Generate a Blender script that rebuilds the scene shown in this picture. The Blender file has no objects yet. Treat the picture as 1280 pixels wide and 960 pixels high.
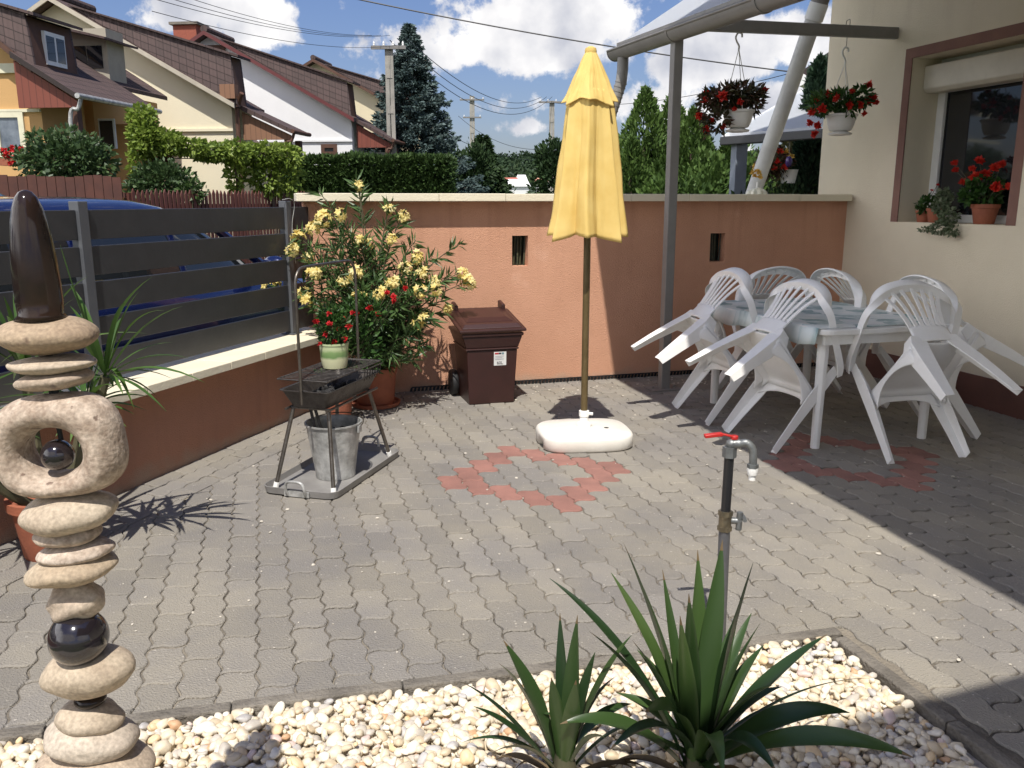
import bpy, math, random
import numpy as np
from mathutils import Vector, Matrix, noise

random.seed(7)
RNG = np.random.default_rng(11)
SC = bpy.context.scene
COL = SC.collection
R = math.radians
F_PX, PITCH, EYE = 1060.0, R(12.24), 1.45


# ------------------------------------------------------------------ survey helpers
def ray(x, y):
    u = (x - 640) / F_PX
    v = (480 - y) / F_PX
    return Vector((u, math.cos(PITCH) + v * math.sin(PITCH), -math.sin(PITCH) + v * math.cos(PITCH)))


def at(x, y, Y):
    """the point of the place seen at (x, y) of the photograph, Y metres ahead"""
    d = ray(x, y)
    t = Y / d.y
    return Vector((d.x * t, Y, EYE + d.z * t))


def gr(x, y, z=0.0):
    """the point at height z seen at (x, y)"""
    d = ray(x, y)
    t = (z - EYE) / d.z
    return Vector((d.x * t, d.y * t, z))


TH = R(16.26)
E1 = Vector((math.cos(TH), math.sin(TH), 0))     # along the back wall, to the right
E2 = Vector((-math.sin(TH), math.cos(TH), 0))    # along the house, away
K = Vector((2.9, 7.5, 0))                        # corner of back wall and house
LD = Vector((0.31, 0.951, 0)).normalized()       # along the low wall, away
LN = Vector((LD.y, -LD.x, 0))                    # towards the patio
LB = Vector((-1.973, 4.107, 0))                  # a point at the foot of the low wall
UP = Vector((0, 0, 1))


def e(a, b, z=0.0):
    """house frame: a along E1, b along E2 from the corner K"""
    return K + E1 * a + E2 * b + UP * z


def lw(s, n, z):
    """low wall frame: s along, n towards the patio"""
    return LB + LD * s + LN * n + UP * z


# ------------------------------------------------------------------ objects, parts, names
XF = {}


def thing(name, label, cat, loc=(0, 0, 0), rz=0.0, group=None, rx=0.0):
    o = bpy.data.objects.new(name, None)
    COL.objects.link(o)
    o.empty_display_size = 0.1
    o.location = loc
    o.rotation_euler = (rx, 0, rz)
    tag(o, label, cat, group)
    XF[o.name] = Matrix.Translation(Vector(loc)) @ Matrix.Rotation(rz, 4, 'Z') @ Matrix.Rotation(rx, 4, 'X')
    return o


def tag(o, label, cat, group=None, kind=None):
    if label:
        o['label'] = label
    if cat:
        o['category'] = cat
    if group:
        o['group'] = group
    if kind:
        o['kind'] = kind
    return o


def copy_tree(o, parent=None):
    c = o.copy()
    COL.objects.link(c)
    c.parent = parent
    XF[c.name] = XF.get(o.name, Matrix.Identity(4))
    for ch in list(o.children):
        copy_tree(ch, c)
    return c


class MB:
    def __init__(self):
        self.v, self.f, self.m, self.s = [], [], [], []

    def add(self, verts, faces, smooth=False, m=0):
        b = len(self.v)
        self.v.extend([tuple(p) for p in verts])
        self.f.extend([tuple(i + b for i in q) for q in faces])
        self.m.extend([m] * len(faces))
        self.s.extend([smooth] * len(faces))
        return self

    def addnp(self, V, Fq, smooth=False, m=0):
        b = len(self.v)
        self.v.extend(map(tuple, V.tolist()))
        self.f.extend(map(tuple, (Fq + b).tolist()))
        self.m.extend([m] * len(Fq))
        self.s.extend([smooth] * len(Fq))
        return self

    def obox(self, o, ax, ay, az, m=0):
        """box from corner o along three vectors"""
        o, ax, ay, az = Vector(o), Vector(ax), Vector(ay), Vector(az)
        if ax.cross(ay).dot(az) < 0:
            ax, ay = ay, ax
        p = [o, o + ax, o + ax + ay, o + ay]
        p += [q + az for q in p]
        return self.add(p, [(3, 2, 1, 0), (4, 5, 6, 7), (0, 1, 5, 4), (1, 2, 6, 5), (2, 3, 7, 6), (3, 0, 4, 7)], m=m)

    def box(self, c, s, rz=0.0, M=None, m=0):
        c = Vector(c)
        Q = Matrix.Rotation(rz, 3, 'Z') if M is None else M
        x, y, z = Q @ Vector((s[0], 0, 0)), Q @ Vector((0, s[1], 0)), Q @ Vector((0, 0, s[2]))
        return self.obox(c - (x + y + z) / 2, x, y, z, m)

    def bar(self, a, b, w, h, up=(0, 0, 1), m=0):
        """rectangular bar from a to b, centred"""
        a, b = Vector(a), Vector(b)
        d = b - a
        up = Vector(up)
        sx = d.cross(up)
        if sx.length < 1e-6:
            sx = d.cross(Vector((1, 0, 0)))
        sx.normalize()
        uy = sx.cross(d).normalized()
        return self.obox(a - sx * w / 2 - uy * h / 2, d, sx * w, uy * h, m)

    def tube(self, pts, r, n=10, cap=True, m=0, smooth=True):
        pts = [Vector(p) for p in pts]
        k = len(pts)
        rs = list(r) if hasattr(r, '__len__') else [r] * k
        T = []
        for i in range(k):
            a, b = pts[max(i - 1, 0)], pts[min(i + 1, k - 1)]
            t = (b - a)
            T.append(t.normalized() if t.length > 1e-9 else Vector((0, 0, 1)))
        nrm = T[0].orthogonal().normalized()
        V, Fc = [], []
        for i in range(k):
            nrm = (nrm - T[i] * nrm.dot(T[i]))
            nrm = nrm.normalized() if nrm.length > 1e-6 else T[i].orthogonal().normalized()
            bi = T[i].cross(nrm)
            for j in range(n):
                a = 2 * math.pi * j / n
                V.append(pts[i] + (nrm * math.cos(a) + bi * math.sin(a)) * rs[i])
        for i in range(k - 1):
            for j in range(n):
                j2 = (j + 1) % n
                Fc.append((i * n + j, i * n + j2, (i + 1) * n + j2, (i + 1) * n + j))
        self.add(V, Fc, smooth, m)
        if cap:
            b = len(self.v) - k * n
            self.f.append(tuple(b + j for j in reversed(range(n))))
            self.f.append(tuple(b + (k - 1) * n + j for j in range(n)))
            self.m += [m, m]
            self.s += [False, False]
        return self

    def lathe(self, prof, c=(0, 0, 0), n=24, m=0, smooth=True, M=None, capb=True, capt=True):
        c = Vector(c)
        V, Fc = [], []
        for (r, z) in prof:
            for j in range(n):
                a = 2 * math.pi * j / n
                p = Vector((r * math.cos(a), r * math.sin(a), z))
                V.append(c + (M @ p if M is not None else p))
        k = len(prof)
        for i in range(k - 1):
            for j in range(n):
                j2 = (j + 1) % n
                Fc.append((i * n + j, i * n + j2, (i + 1) * n + j2, (i + 1) * n + j))
        self.add(V, Fc, smooth, m)
        b = len(self.v) - k * n
        if capb and prof[0][0] > 1e-4:
            self.f.append(tuple(b + j for j in reversed(range(n)))); self.m.append(m); self.s.append(False)
        if capt and prof[-1][0] > 1e-4:
            self.f.append(tuple(b + (k - 1) * n + j for j in range(n))); self.m.append(m); self.s.append(False)
        return self

    def prism(self, poly, ext, m=0):
        """planar polygon (3-D points, counter-clockwise seen against ext) extruded along ext"""
        poly = [Vector(p) for p in poly]
        ext = Vector(ext)
        n = len(poly)
        nn = Vector((0, 0, 0))
        for i in range(n):
            nn += poly[i].cross(poly[(i + 1) % n])
        if nn.dot(ext) > 0:
            poly = poly[::-1]
        V = poly + [p + ext for p in poly]
        Fc = [tuple(range(n)), tuple(range(2 * n - 1, n - 1, -1))]
        for i in range(n):
            j = (i + 1) % n
            Fc.append((j, i, n + i, n + j))
        return self.add(V, Fc, m=m)

    def sweep(self, pts, us, vs, sec, closed=True, smooth=True, m=0, cap=True):
        """section (u, v) pairs carried along pts with per-point frame vectors us, vs"""
        k, n = len(pts), len(sec)
        V, Fc = [], []
        for p, u, v in zip(pts, us, vs):
            p, u, v = Vector(p), Vector(u), Vector(v)
            for (a, b) in sec:
                V.append(p + u * a + v * b)
        for i in range(k - 1):
            for j in range(n if closed else n - 1):
                j2 = (j + 1) % n
                Fc.append((i * n + j, i * n + j2, (i + 1) * n + j2, (i + 1) * n + j))
        if cap and closed:
            Fc.append(tuple(reversed(range(n))))
            Fc.append(tuple((k - 1) * n + j for j in range(n)))
        return self.add(V, Fc, smooth, m)

    def grid(self, fn, nu, nv, smooth=True, m=0, wrap=False):
        V = [fn(i / nu, j / nv) for j in range(nv + 1) for i in range(nu + (0 if wrap else 1))]
        w = nu if wrap else nu + 1
        Fc = []
        for j in range(nv):
            for i in range(nu):
                i2 = (i + 1) % w
                Fc.append((j * w + i, j * w + i2, (j + 1) * w + i2, (j + 1) * w + i))
        return self.add(V, Fc, smooth, m)

    def ball(self, c, r, nu=20, nv=12, M=None, amp=0.0, freq=1.0, seed=0.0, m=0, power=1.0):
        c = Vector(c)
        r = Vector(r) if hasattr(r, '__len__') else Vector((r, r, r))

        def fn(u, v):
            a, b = 2 * math.pi * u, math.pi * (v - .5)
            d = Vector((math.cos(a) * math.cos(b), math.sin(a) * math.cos(b), math.sin(b)))
            if power != 1.0:
                d.z = math.copysign(abs(d.z) ** power, d.z)
            k = 1 + amp * noise.noise(d * freq + Vector((seed, seed * 1.7, -seed))) if amp else 1
            p = Vector((d.x * r.x, d.y * r.y, d.z * r.z)) * k
            return c + (M @ p if M is not None else p)
        return self.grid(fn, nu, nv, True, m, wrap=True)

    def build(self, name, mats, parent=None, world=True, bevel=0.0, solid=0.0, sharp=35, sub=0):
        me = bpy.data.meshes.new(name)
        V = self.v
        if parent is not None and world:
            W = XF.get(parent.name, Matrix.Identity(4)).inverted()
            V = [tuple(W @ Vector(p)) for p in V]
        me.from_pydata(V, [], self.f)
        mats = mats if isinstance(mats, (list, tuple)) else [mats]
        for q in mats:
            me.materials.append(q)
        me.polygons.foreach_set('material_index', self.m)
        me.polygons.foreach_set('use_smooth', self.s)
        me.update()
        if any(self.s) and sharp:
            me.set_sharp_from_angle(angle=R(sharp))
        o = bpy.data.objects.new(name, me)
        COL.objects.link(o)
        if parent is not None:
            o.parent = parent
            XF[o.name] = XF.get(parent.name, Matrix.Identity(4))
        if solid:
            md = o.modifiers.new('solid', 'SOLIDIFY')
            md.thickness = solid
            md.offset = 0
        if bevel:
            md = o.modifiers.new('bevel', 'BEVEL')
            md.width = bevel
            md.segments = 2
            md.limit_method = 'ANGLE'
            md.angle_limit = R(40)
        if sub:
            md = o.modifiers.new('sub', 'SUBSURF')
            md.levels = md.render_levels = sub
        return o


def at_base(mb, c):
    mb.v = [(p[0] - c[0], p[1] - c[1], p[2] - c[2]) for p in mb.v]
    return mb


def bez(p0, p1, p2, n):
    p0, p1, p2 = Vector(p0), Vector(p1), Vector(p2)
    return [p0 * (1 - t) ** 2 + p1 * 2 * t * (1 - t) + p2 * t * t for t in [i / n for i in range(n + 1)]]


def catmull(P, n=6):
    P = [Vector(p) for p in P]
    Q = [P[0] * 2 - P[1]] + P + [P[-1] * 2 - P[-2]]
    out = []
    for i in range(1, len(Q) - 2):
        for j in range(n):
            t = j / n
            a, b, c, d = Q[i - 1], Q[i], Q[i + 1], Q[i + 2]
            out.append(0.5 * ((2 * b) + (c - a) * t + (2 * a - 5 * b + 4 * c - d) * t * t + (3 * b - a - 3 * c + d) * t ** 3))
    out.append(P[-1])
    return out


# ------------------------------------------------------------------ materials
def rgb(c):
    return (c[0], c[1], c[2], 1)


def newmat(name):
    m = bpy.data.materials.new(name)
    m.use_nodes = True
    nt = m.node_tree
    return m, nt, nt.nodes, nt.links, nt.nodes['Principled BSDF']


def pmat(name, col, col2=None, scale=4.0, rough=.6, bump=0.0, bscale=60.0, metal=0.0, spec=.5, coat=0.0,
         detail=5, lo=.35, hi=.65, spots=None, rvar=0.0):
    """principled material: two colours mixed by noise, optional bump and a third colour in scattered spots
    spots = (colour, scale, threshold)"""
    m, nt, N, L, B = newmat(name)
    tc = N.new('ShaderNodeTexCoord')
    B.inputs['Roughness'].default_value = rough
    B.inputs['Metallic'].default_value = metal
    B.inputs['Specular IOR Level'].default_value = spec
    if coat:
        B.inputs['Coat Weight'].default_value = coat
        B.inputs['Coat Roughness'].default_value = .05
    col2 = col2 or tuple(c * .85 for c in col)
    nz = N.new('ShaderNodeTexNoise')
    nz.inputs['Scale'].default_value = scale
    nz.inputs['Detail'].default_value = detail
    nz.inputs['Roughness'].default_value = .62
    L.new(tc.outputs['Object'], nz.inputs['Vector'])
    cr = N.new('ShaderNodeValToRGB')
    cr.color_ramp.elements[0].position = lo
    cr.color_ramp.elements[1].position = hi
    cr.color_ramp.elements[0].color = rgb(col2)
    cr.color_ramp.elements[1].color = rgb(col)
    L.new(nz.outputs['Fac'], cr.inputs['Fac'])
    out = cr.outputs['Color']
    if spots:
        n2 = N.new('ShaderNodeTexNoise')
        n2.inputs['Scale'].default_value = spots[1]
        n2.inputs['Detail'].default_value = 3
        L.new(tc.outputs['Object'], n2.inputs['Vector'])
        mr = N.new('ShaderNodeMapRange')
        mr.inputs['From Min'].default_value = spots[2]
        mr.inputs['From Max'].default_value = spots[2] + .06
        L.new(n2.outputs['Fac'], mr.inputs['Value'])
        mx = N.new('ShaderNodeMix')
        mx.data_type = 'RGBA'
        L.new(mr.outputs['Result'], mx.inputs['Factor'])
        L.new(out, mx.inputs['A'])
        mx.inputs['B'].default_value = rgb(spots[0])
        out = mx.outputs['Result']
    L.new(out, B.inputs['Base Color'])
    if rvar:
        mr2 = N.new('ShaderNodeMapRange')
        mr2.inputs['To Min'].default_value = max(rough - rvar, .02)
        mr2.inputs['To Max'].default_value = rough + rvar
        L.new(nz.outputs['Fac'], mr2.inputs['Value'])
        L.new(mr2.outputs['Result'], B.inputs['Roughness'])
    if bump:
        n3 = N.new('ShaderNodeTexNoise')
        n3.inputs['Scale'].default_value = bscale
        n3.inputs['Detail'].default_value = 4
        L.new(tc.outputs['Object'], n3.inputs['Vector'])
        bp = N.new('ShaderNodeBump')
        bp.inputs['Strength'].default_value = bump
        bp.inputs['Distance'].default_value = .02
        L.new(n3.outputs['Fac'], bp.inputs['Height'])
        L.new(bp.outputs['Normal'], B.inputs['Normal'])
    return m


def leafmat(name, cols, rough=.5, trans=.3, scale=1.5, spec=.4):
    """each leaf its own shade (random per leaf) with slow drifts through the plant, light coming through"""
    m, nt, N, L, B = newmat(name)
    g = N.new('ShaderNodeNewGeometry')
    cr = N.new('ShaderNodeValToRGB')
    els = cr.color_ramp.elements
    while len(els) < len(cols):
        els.new(.5)
    for i, c in enumerate(cols):
        els[i].position = i / (len(cols) - 1)
        els[i].color = rgb(c)
    tc = N.new('ShaderNodeTexCoord')
    nz = N.new('ShaderNodeTexNoise')
    nz.inputs['Scale'].default_value = scale
    nz.inputs['Detail'].default_value = 2
    L.new(tc.outputs['Object'], nz.inputs['Vector'])
    mt = N.new('ShaderNodeMath')
    mt.operation = 'MULTIPLY_ADD'
    L.new(g.outputs['Random Per Island'], mt.inputs[0])
    mt.inputs[1].default_value = .6
    m2 = N.new('ShaderNodeMath')
    m2.operation = 'MULTIPLY_ADD'
    L.new(nz.outputs['Fac'], m2.inputs[0])
    m2.inputs[1].default_value = 1.1
    m2.inputs[2].default_value = -.38
    L.new(m2.outputs[0], mt.inputs[2])
    L.new(mt.outputs[0], cr.inputs['Fac'])
    L.new(cr.outputs['Color'], B.inputs['Base Color'])
    B.inputs['Roughness'].default_value = rough
    B.inputs['Specular IOR Level'].default_value = spec
    if trans:
        tr = N.new('ShaderNodeBsdfTranslucent')
        L.new(cr.outputs['Color'], tr.inputs['Color'])
        mx = N.new('ShaderNodeMixShader')
        mx.inputs['Fac'].default_value = trans
        L.new(B.outputs['BSDF'], mx.inputs[1])
        L.new(tr.outputs['BSDF'], mx.inputs[2])
        L.new(mx.outputs['Shader'], N['Material Output'].inputs['Surface'])
    return m


def weather(m, z_top, z_foot, col_streak, col_foot, k=.5):
    """rain streaks hanging from z_top and a ragged dirty splash zone up to z_foot, mixed over the wall colour"""
    nt = m.node_tree
    N, L = nt.nodes, nt.links
    B = N['Principled BSDF']
    src = B.inputs['Base Color'].links[0].from_socket
    tc = N.new('ShaderNodeTexCoord')
    mp = N.new('ShaderNodeMapping')
    mp.inputs['Scale'].default_value = (5, 5, .35)
    L.new(tc.outputs['Object'], mp.inputs['Vector'])
    nz = N.new('ShaderNodeTexNoise'); nz.inputs['Scale'].default_value = 2.6; nz.inputs['Detail'].default_value = 5
    L.new(mp.outputs[0], nz.inputs['Vector'])
    sp = N.new('ShaderNodeSeparateXYZ'); L.new(tc.outputs['Object'], sp.inputs[0])
    a = N.new('ShaderNodeMapRange'); a.inputs['From Min'].default_value = .52; a.inputs['From Max'].default_value = .74
    L.new(nz.outputs['Fac'], a.inputs['Value'])
    b = N.new('ShaderNodeMapRange'); b.inputs['From Min'].default_value = z_top - .9; b.inputs['From Max'].default_value = z_top
    L.new(sp.outputs['Z'], b.inputs['Value'])
    ml = N.new('ShaderNodeMath'); ml.operation = 'MULTIPLY'; L.new(a.outputs[0], ml.inputs[0]); L.new(b.outputs[0], ml.inputs[1])
    m2 = N.new('ShaderNodeMath'); m2.operation = 'MULTIPLY'; L.new(ml.outputs[0], m2.inputs[0]); m2.inputs[1].default_value = k
    x1 = N.new('ShaderNodeMix'); x1.data_type = 'RGBA'
    L.new(m2.outputs[0], x1.inputs['Factor']); L.new(src, x1.inputs['A']); x1.inputs['B'].default_value = rgb(col_streak)
    n2 = N.new('ShaderNodeTexNoise'); n2.inputs['Scale'].default_value = 7; n2.inputs['Detail'].default_value = 6
    L.new(tc.outputs['Object'], n2.inputs['Vector'])
    ad = N.new('ShaderNodeMath'); ad.operation = 'MULTIPLY_ADD'; L.new(n2.outputs['Fac'], ad.inputs[0]); ad.inputs[1].default_value = -z_foot * 2.2; L.new(sp.outputs['Z'], ad.inputs[2])
    c = N.new('ShaderNodeMapRange'); c.inputs['From Min'].default_value = -z_foot * .2; c.inputs['From Max'].default_value = -z_foot * 1.1
    L.new(ad.outputs[0], c.inputs['Value'])
    m3 = N.new('ShaderNodeMath'); m3.operation = 'MULTIPLY'; L.new(c.outputs[0], m3.inputs[0]); m3.inputs[1].default_value = .6
    x2 = N.new('ShaderNodeMix'); x2.data_type = 'RGBA'
    L.new(m3.outputs[0], x2.inputs['Factor']); L.new(x1.outputs['Result'], x2.inputs['A']); x2.inputs['B'].default_value = rgb(col_foot)
    L.new(x2.outputs['Result'], B.inputs['Base Color'])
    return m


# ------------------------------------------------------------------ leaves
def unit(a):
    return a / np.maximum(np.linalg.norm(a, axis=1, keepdims=True), 1e-9)


def leaves_np(P, D, L, W, roll=None, bend=0.0):
    """lens-shaped leaves (two quads along the midrib) at P along D"""
    n = len(P)
    D = unit(D)
    ref = RNG.normal(size=(n, 3)) if roll is None else roll
    S = unit(np.cross(D, ref))
    Nn = unit(np.cross(S, D))
    L = np.broadcast_to(np.asarray(L, float).reshape(-1, 1), (n, 1))
    W = np.broadcast_to(np.asarray(W, float).reshape(-1, 1), (n, 1))
    a = P
    m = P + D * L * .45 + Nn * L * .05
    t = P + D * L - Nn * L * bend
    l = P + D * L * .42 + S * W * .5 - Nn * W * .12
    r = P + D * L * .42 - S * W * .5 - Nn * W * .12
    V = np.stack([a, l, m, r, t], axis=1).reshape(-1, 3)
    b = np.arange(n)[:, None] * 5
    Fq = np.concatenate([b + np.array([q]) for q in ([0, 2, 1], [2, 4, 1], [0, 3, 2], [2, 3, 4])], axis=0)
    return V, Fq


def quads_np(P, D, L, W):
    n = len(P)
    D = unit(D)
    S = unit(np.cross(D, RNG.normal(size=(n, 3))))
    L = np.broadcast_to(np.asarray(L, float).reshape(-1, 1), (n, 1))
    W = np.broadcast_to(np.asarray(W, float).reshape(-1, 1), (n, 1))
    V = np.stack([P, P + D * L * .5 + S * W * .5, P + D * L, P + D * L * .5 - S * W * .5], axis=1).reshape(-1, 3)
    Fq = np.arange(n)[:, None] * 4 + np.array([[0, 1, 2, 3]])
    return V, Fq


def rdirs(n):
    return unit(RNG.normal(size=(n, 3)))


def nz3(p, f, s=0.0):
    return noise.noise(Vector((p[0] * f + s, p[1] * f - s, p[2] * f + 2 * s)))


def strap(mb, root, ctrl, tip, w, fold=.25, n=12, side=None, m=0, base=.55, twist=0.0, tipm=None):
    """long strap leaf, V-folded, tapering to a point"""
    pts = bez(root, ctrl, tip, n)
    V, Fc = [], []
    for i, p in enumerate(pts):
        t = i / n
        d = (pts[min(i + 1, n)] - pts[max(i - 1, 0)]).normalized()
        sv = d.cross(UP) if side is None else Vector(side)
        sv = sv - d * sv.dot(d)
        sv = sv.normalized() if sv.length > 1e-4 else Vector((1, 0, 0))
        if twist:
            sv = Matrix.Rotation(twist * t, 3, d) @ sv
        nn = sv.cross(d).normalized()
        k = (base + (1 - base) * min(t / .42, 1) ** .9) * (1 - max(0, (t - .48) / .52) ** 1.6)
        h = max(w * .5 * k, .0006)
        V += [p - sv * h + nn * h * fold * 2, p, p + sv * h + nn * h * fold * 2]
    for i in range(n):
        a = i * 3
        Fc += [(a, a + 1, a + 4, a + 3), (a + 1, a + 2, a + 5, a + 4)]
    mb.add(V, Fc, True, m)
    if tipm is not None:
        mb.m[-2:] = [tipm, tipm]


# ================================================================== camera, sky, sun
cam = bpy.data.cameras.new('camera')
cam.sensor_width = 36
cam.lens = 36 * F_PX / 1280
cam.clip_start, cam.clip_end = .05, 5000
co = bpy.data.objects.new('camera', cam)
COL.objects.link(co)
co.location = (0, 0, EYE)
co.rotation_euler = (R(90) - PITCH, 0, 0)
SC.camera = co

SHADOW = Vector((.03, .56, -1))                   # where a metre of height throws its shadow
sun = bpy.data.lights.new('sun', 'SUN')
sun.energy = 5.0
sun.angle = R(.53)
sun.color = (1, .955, .88)
so = bpy.data.objects.new('sun', sun)
COL.objects.link(so)
so.rotation_euler = SHADOW.to_track_quat('-Z', 'Y').to_euler()
so.location = (0, -5, 12)

w = bpy.data.worlds.new('World')
SC.world = w
w.use_nodes = True
N, L = w.node_tree.nodes, w.node_tree.links
bg = N['Background']
bg.inputs['Strength'].default_value = .088
sky = N.new('ShaderNodeTexSky')
sky.sky_type = 'NISHITA'
sky.sun_disc = False
sky.sun_elevation = math.atan2(1, SHADOW.xy.length)
sky.sun_rotation = math.atan2(-SHADOW.x, -SHADOW.y)
sky.air_density = 1.35
sky.dust_density = .9
sky.ozone_density = 2.2
tc = N.new('ShaderNodeTexCoord')
nz = N.new('ShaderNodeTexNoise')
nz.inputs['Scale'].default_value = 13
nz.inputs['Detail'].default_value = 11
nz.inputs['Roughness'].default_value = .62
L.new(tc.outputs['Generated'], nz.inputs['Vector'])
# sky colour pulled to the deep blue of the day
tint = N.new('ShaderNodeMix'); tint.data_type = 'RGBA'; tint.blend_type = 'MULTIPLY'
tint.inputs['Factor'].default_value = 1
L.new(sky.outputs['Color'], tint.inputs['A'])
tint.inputs['B'].default_value = (.70, .76, 1.08, 1)
# cumulus: lumps of sky directions whose outlines are broken up by noise
LUMPS = [(640, 38, 95, 44, 1.0), (585, 62, 70, 24, .95), (690, 60, 70, 26, .85), (740, 20, 60, 40, .75), (318, 30, 44, 26, 1.0), (232, 14, 42, 30, .95),
         (262, 48, 50, 16, .5), (920, 60, 70, 36, .95), (985, 40, 70, 34, 1.0), (860, 75, 50, 26, .8), (1000, 120, 60, 28, .75), (940, 140, 80, 30, .6),
         (880, 150, 40, 26, .5), (455, 95, 60, 12, .38), (660, 160, 60, 11, .5), (350, -60, 150, 40, .7), (900, -70, 180, 50, .8),
         (1200, 60, 90, 40, .7), (590, 130, 90, 16, .3), (800, 130, 60, 24, .45)]
# cloud banks added out of view as fill light: left and behind
FILL_BANKS = [((-1, .05, .40), .55, .22, 1.6), ((-.9, -.6, .38), .5, .22, 1.6), ((-.82, .6, .44), .36, .18, 1.4), ((-.2, -1, .45), .4, .22, 1.2), ((.8, -.8, .4), .4, .2, .9)]
LUMPS = [(ray(px, py).normalized(), rx / F_PX, ry / F_PX, amp) for px, py, rx, ry, amp in LUMPS] + [(Vector(d).normalized(), a, b, c) for d, a, b, c in FILL_BANKS]
acc = None
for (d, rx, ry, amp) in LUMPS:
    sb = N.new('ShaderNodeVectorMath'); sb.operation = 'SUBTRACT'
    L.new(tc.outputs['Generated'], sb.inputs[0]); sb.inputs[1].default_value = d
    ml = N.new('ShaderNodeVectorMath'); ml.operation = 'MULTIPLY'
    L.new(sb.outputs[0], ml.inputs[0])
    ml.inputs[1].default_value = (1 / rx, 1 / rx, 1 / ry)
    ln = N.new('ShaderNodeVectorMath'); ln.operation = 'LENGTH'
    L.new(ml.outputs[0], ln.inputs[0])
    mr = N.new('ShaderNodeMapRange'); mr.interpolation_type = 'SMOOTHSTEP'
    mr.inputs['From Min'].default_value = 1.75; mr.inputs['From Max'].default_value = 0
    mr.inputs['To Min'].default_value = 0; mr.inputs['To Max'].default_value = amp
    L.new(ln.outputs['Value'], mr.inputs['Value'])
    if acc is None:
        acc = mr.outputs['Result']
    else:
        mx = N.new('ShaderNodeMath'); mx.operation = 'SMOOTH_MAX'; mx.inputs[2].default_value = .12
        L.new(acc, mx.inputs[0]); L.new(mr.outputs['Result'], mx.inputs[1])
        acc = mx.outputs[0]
ad = N.new('ShaderNodeMath'); ad.operation = 'MULTIPLY_ADD'       # noise breaks the outline
L.new(nz.outputs['Fac'], ad.inputs[0]); ad.inputs[1].default_value = 2.6
sbm = N.new('ShaderNodeMath'); sbm.operation = 'SUBTRACT'
L.new(acc, sbm.inputs[0]); sbm.inputs[1].default_value = 1.5
L.new(sbm.outputs[0], ad.inputs[2])
al = N.new('ShaderNodeMapRange'); al.interpolation_type = 'SMOOTHSTEP'
al.inputs['From Min'].default_value = .06; al.inputs['From Max'].default_value = .34
L.new(ad.outputs[0], al.inputs['Value'])
n2 = N.new('ShaderNodeTexNoise'); n2.inputs['Scale'].default_value = 13; n2.inputs['Detail'].default_value = 6
mp = N.new('ShaderNodeMapping'); mp.inputs['Location'].default_value = (.3, .1, -.035)
L.new(tc.outputs['Generated'], mp.inputs['Vector']); L.new(mp.outputs['Vector'], n2.inputs['Vector'])
cc = N.new('ShaderNodeValToRGB')
cc.color_ramp.elements[0].position = .34; cc.color_ramp.elements[0].color = (6.0, 6.2, 7.0, 1)
cc.color_ramp.elements[1].position = .62; cc.color_ramp.elements[1].color = (11.2, 11.0, 10.9, 1)
L.new(n2.outputs['Fac'], cc.inputs['Fac'])
mxs = N.new('ShaderNodeMix'); mxs.data_type = 'RGBA'
L.new(al.outputs['Result'], mxs.inputs['Factor'])
L.new(tint.outputs['Result'], mxs.inputs['A'])
# added banks on the left brightened further, to fill the shaded walls and chairs
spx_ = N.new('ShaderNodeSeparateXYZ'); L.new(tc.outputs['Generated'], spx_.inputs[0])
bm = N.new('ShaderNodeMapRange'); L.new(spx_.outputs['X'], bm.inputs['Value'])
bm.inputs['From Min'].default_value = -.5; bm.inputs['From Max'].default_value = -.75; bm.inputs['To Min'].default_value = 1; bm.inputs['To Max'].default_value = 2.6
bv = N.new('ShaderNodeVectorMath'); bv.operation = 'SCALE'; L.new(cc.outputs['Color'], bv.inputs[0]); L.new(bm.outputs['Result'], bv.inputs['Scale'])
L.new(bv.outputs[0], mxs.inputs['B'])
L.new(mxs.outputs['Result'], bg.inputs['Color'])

SC.view_settings.view_transform = 'Standard'
SC.view_settings.look = 'None'
SC.view_settings.exposure = 0.15
SC.view_settings.gamma = 1
SC.view_settings.use_curve_mapping = False
SC.cycles.max_bounces = 8
SC.cycles.transparent_max_bounces = 12
SC.cycles.use_denoising = True
SC.cycles.sample_clamp_indirect = 8

# ================================================================== materials of the place
M = {}
M['paver'] = pmat('concrete_paver', (.290, .262, .215), (.235, .217, .195), 1.3, .88, .6, 150, lo=.4, hi=.6, spots=((.47, .43, .37), 75, .665))
M['paver_red'] = pmat('red_paver', (.34, .165, .13), (.25, .125, .10), 5, .88, .5, 130, spots=((.5, .34, .28), 14, .70))
for nm in ('paver', 'paver_red'):       # each block its own tone
    nt = M[nm].node_tree
    B = nt.nodes['Principled BSDF']
    src = B.inputs['Base Color'].links[0].from_socket
    g = nt.nodes.new('ShaderNodeNewGeometry')
    hs = nt.nodes.new('ShaderNodeHueSaturation')
    mr = nt.nodes.new('ShaderNodeMapRange')
    mr.inputs['To Min'].default_value, mr.inputs['To Max'].default_value = .88, 1.09
    nt.links.new(g.outputs['Random Per Island'], mr.inputs['Value'])
    nt.links.new(mr.outputs['Result'], hs.inputs['Value'])
    nt.links.new(src, hs.inputs['Color'])
    nt.links.new(hs.outputs['Color'], B.inputs['Base Color'])
M['joint'] = pmat('joint_sand', (.30, .26, .20), (.10, .085, .068), 1.6, .95, .6, 90)
M['kerb'] = pmat('concrete_kerb', (.23, .205, .17), (.13, .115, .095), 7, .9, .6, 80)
M['render'] = pmat('salmon_render', (.67, .36, .232), (.60, .315, .198), 1.7, .9, .55, 190, spots=((.70, .39, .26), 3.1, .66))
weather(M['render'], 1.44, .09, (.50, .25, .155), (.42, .33, .25), .55)
M['render_dark'] = pmat('brown_render', (.25, .105, .07), (.2, .085, .06), 2.5, .9, .5, 190)
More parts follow.
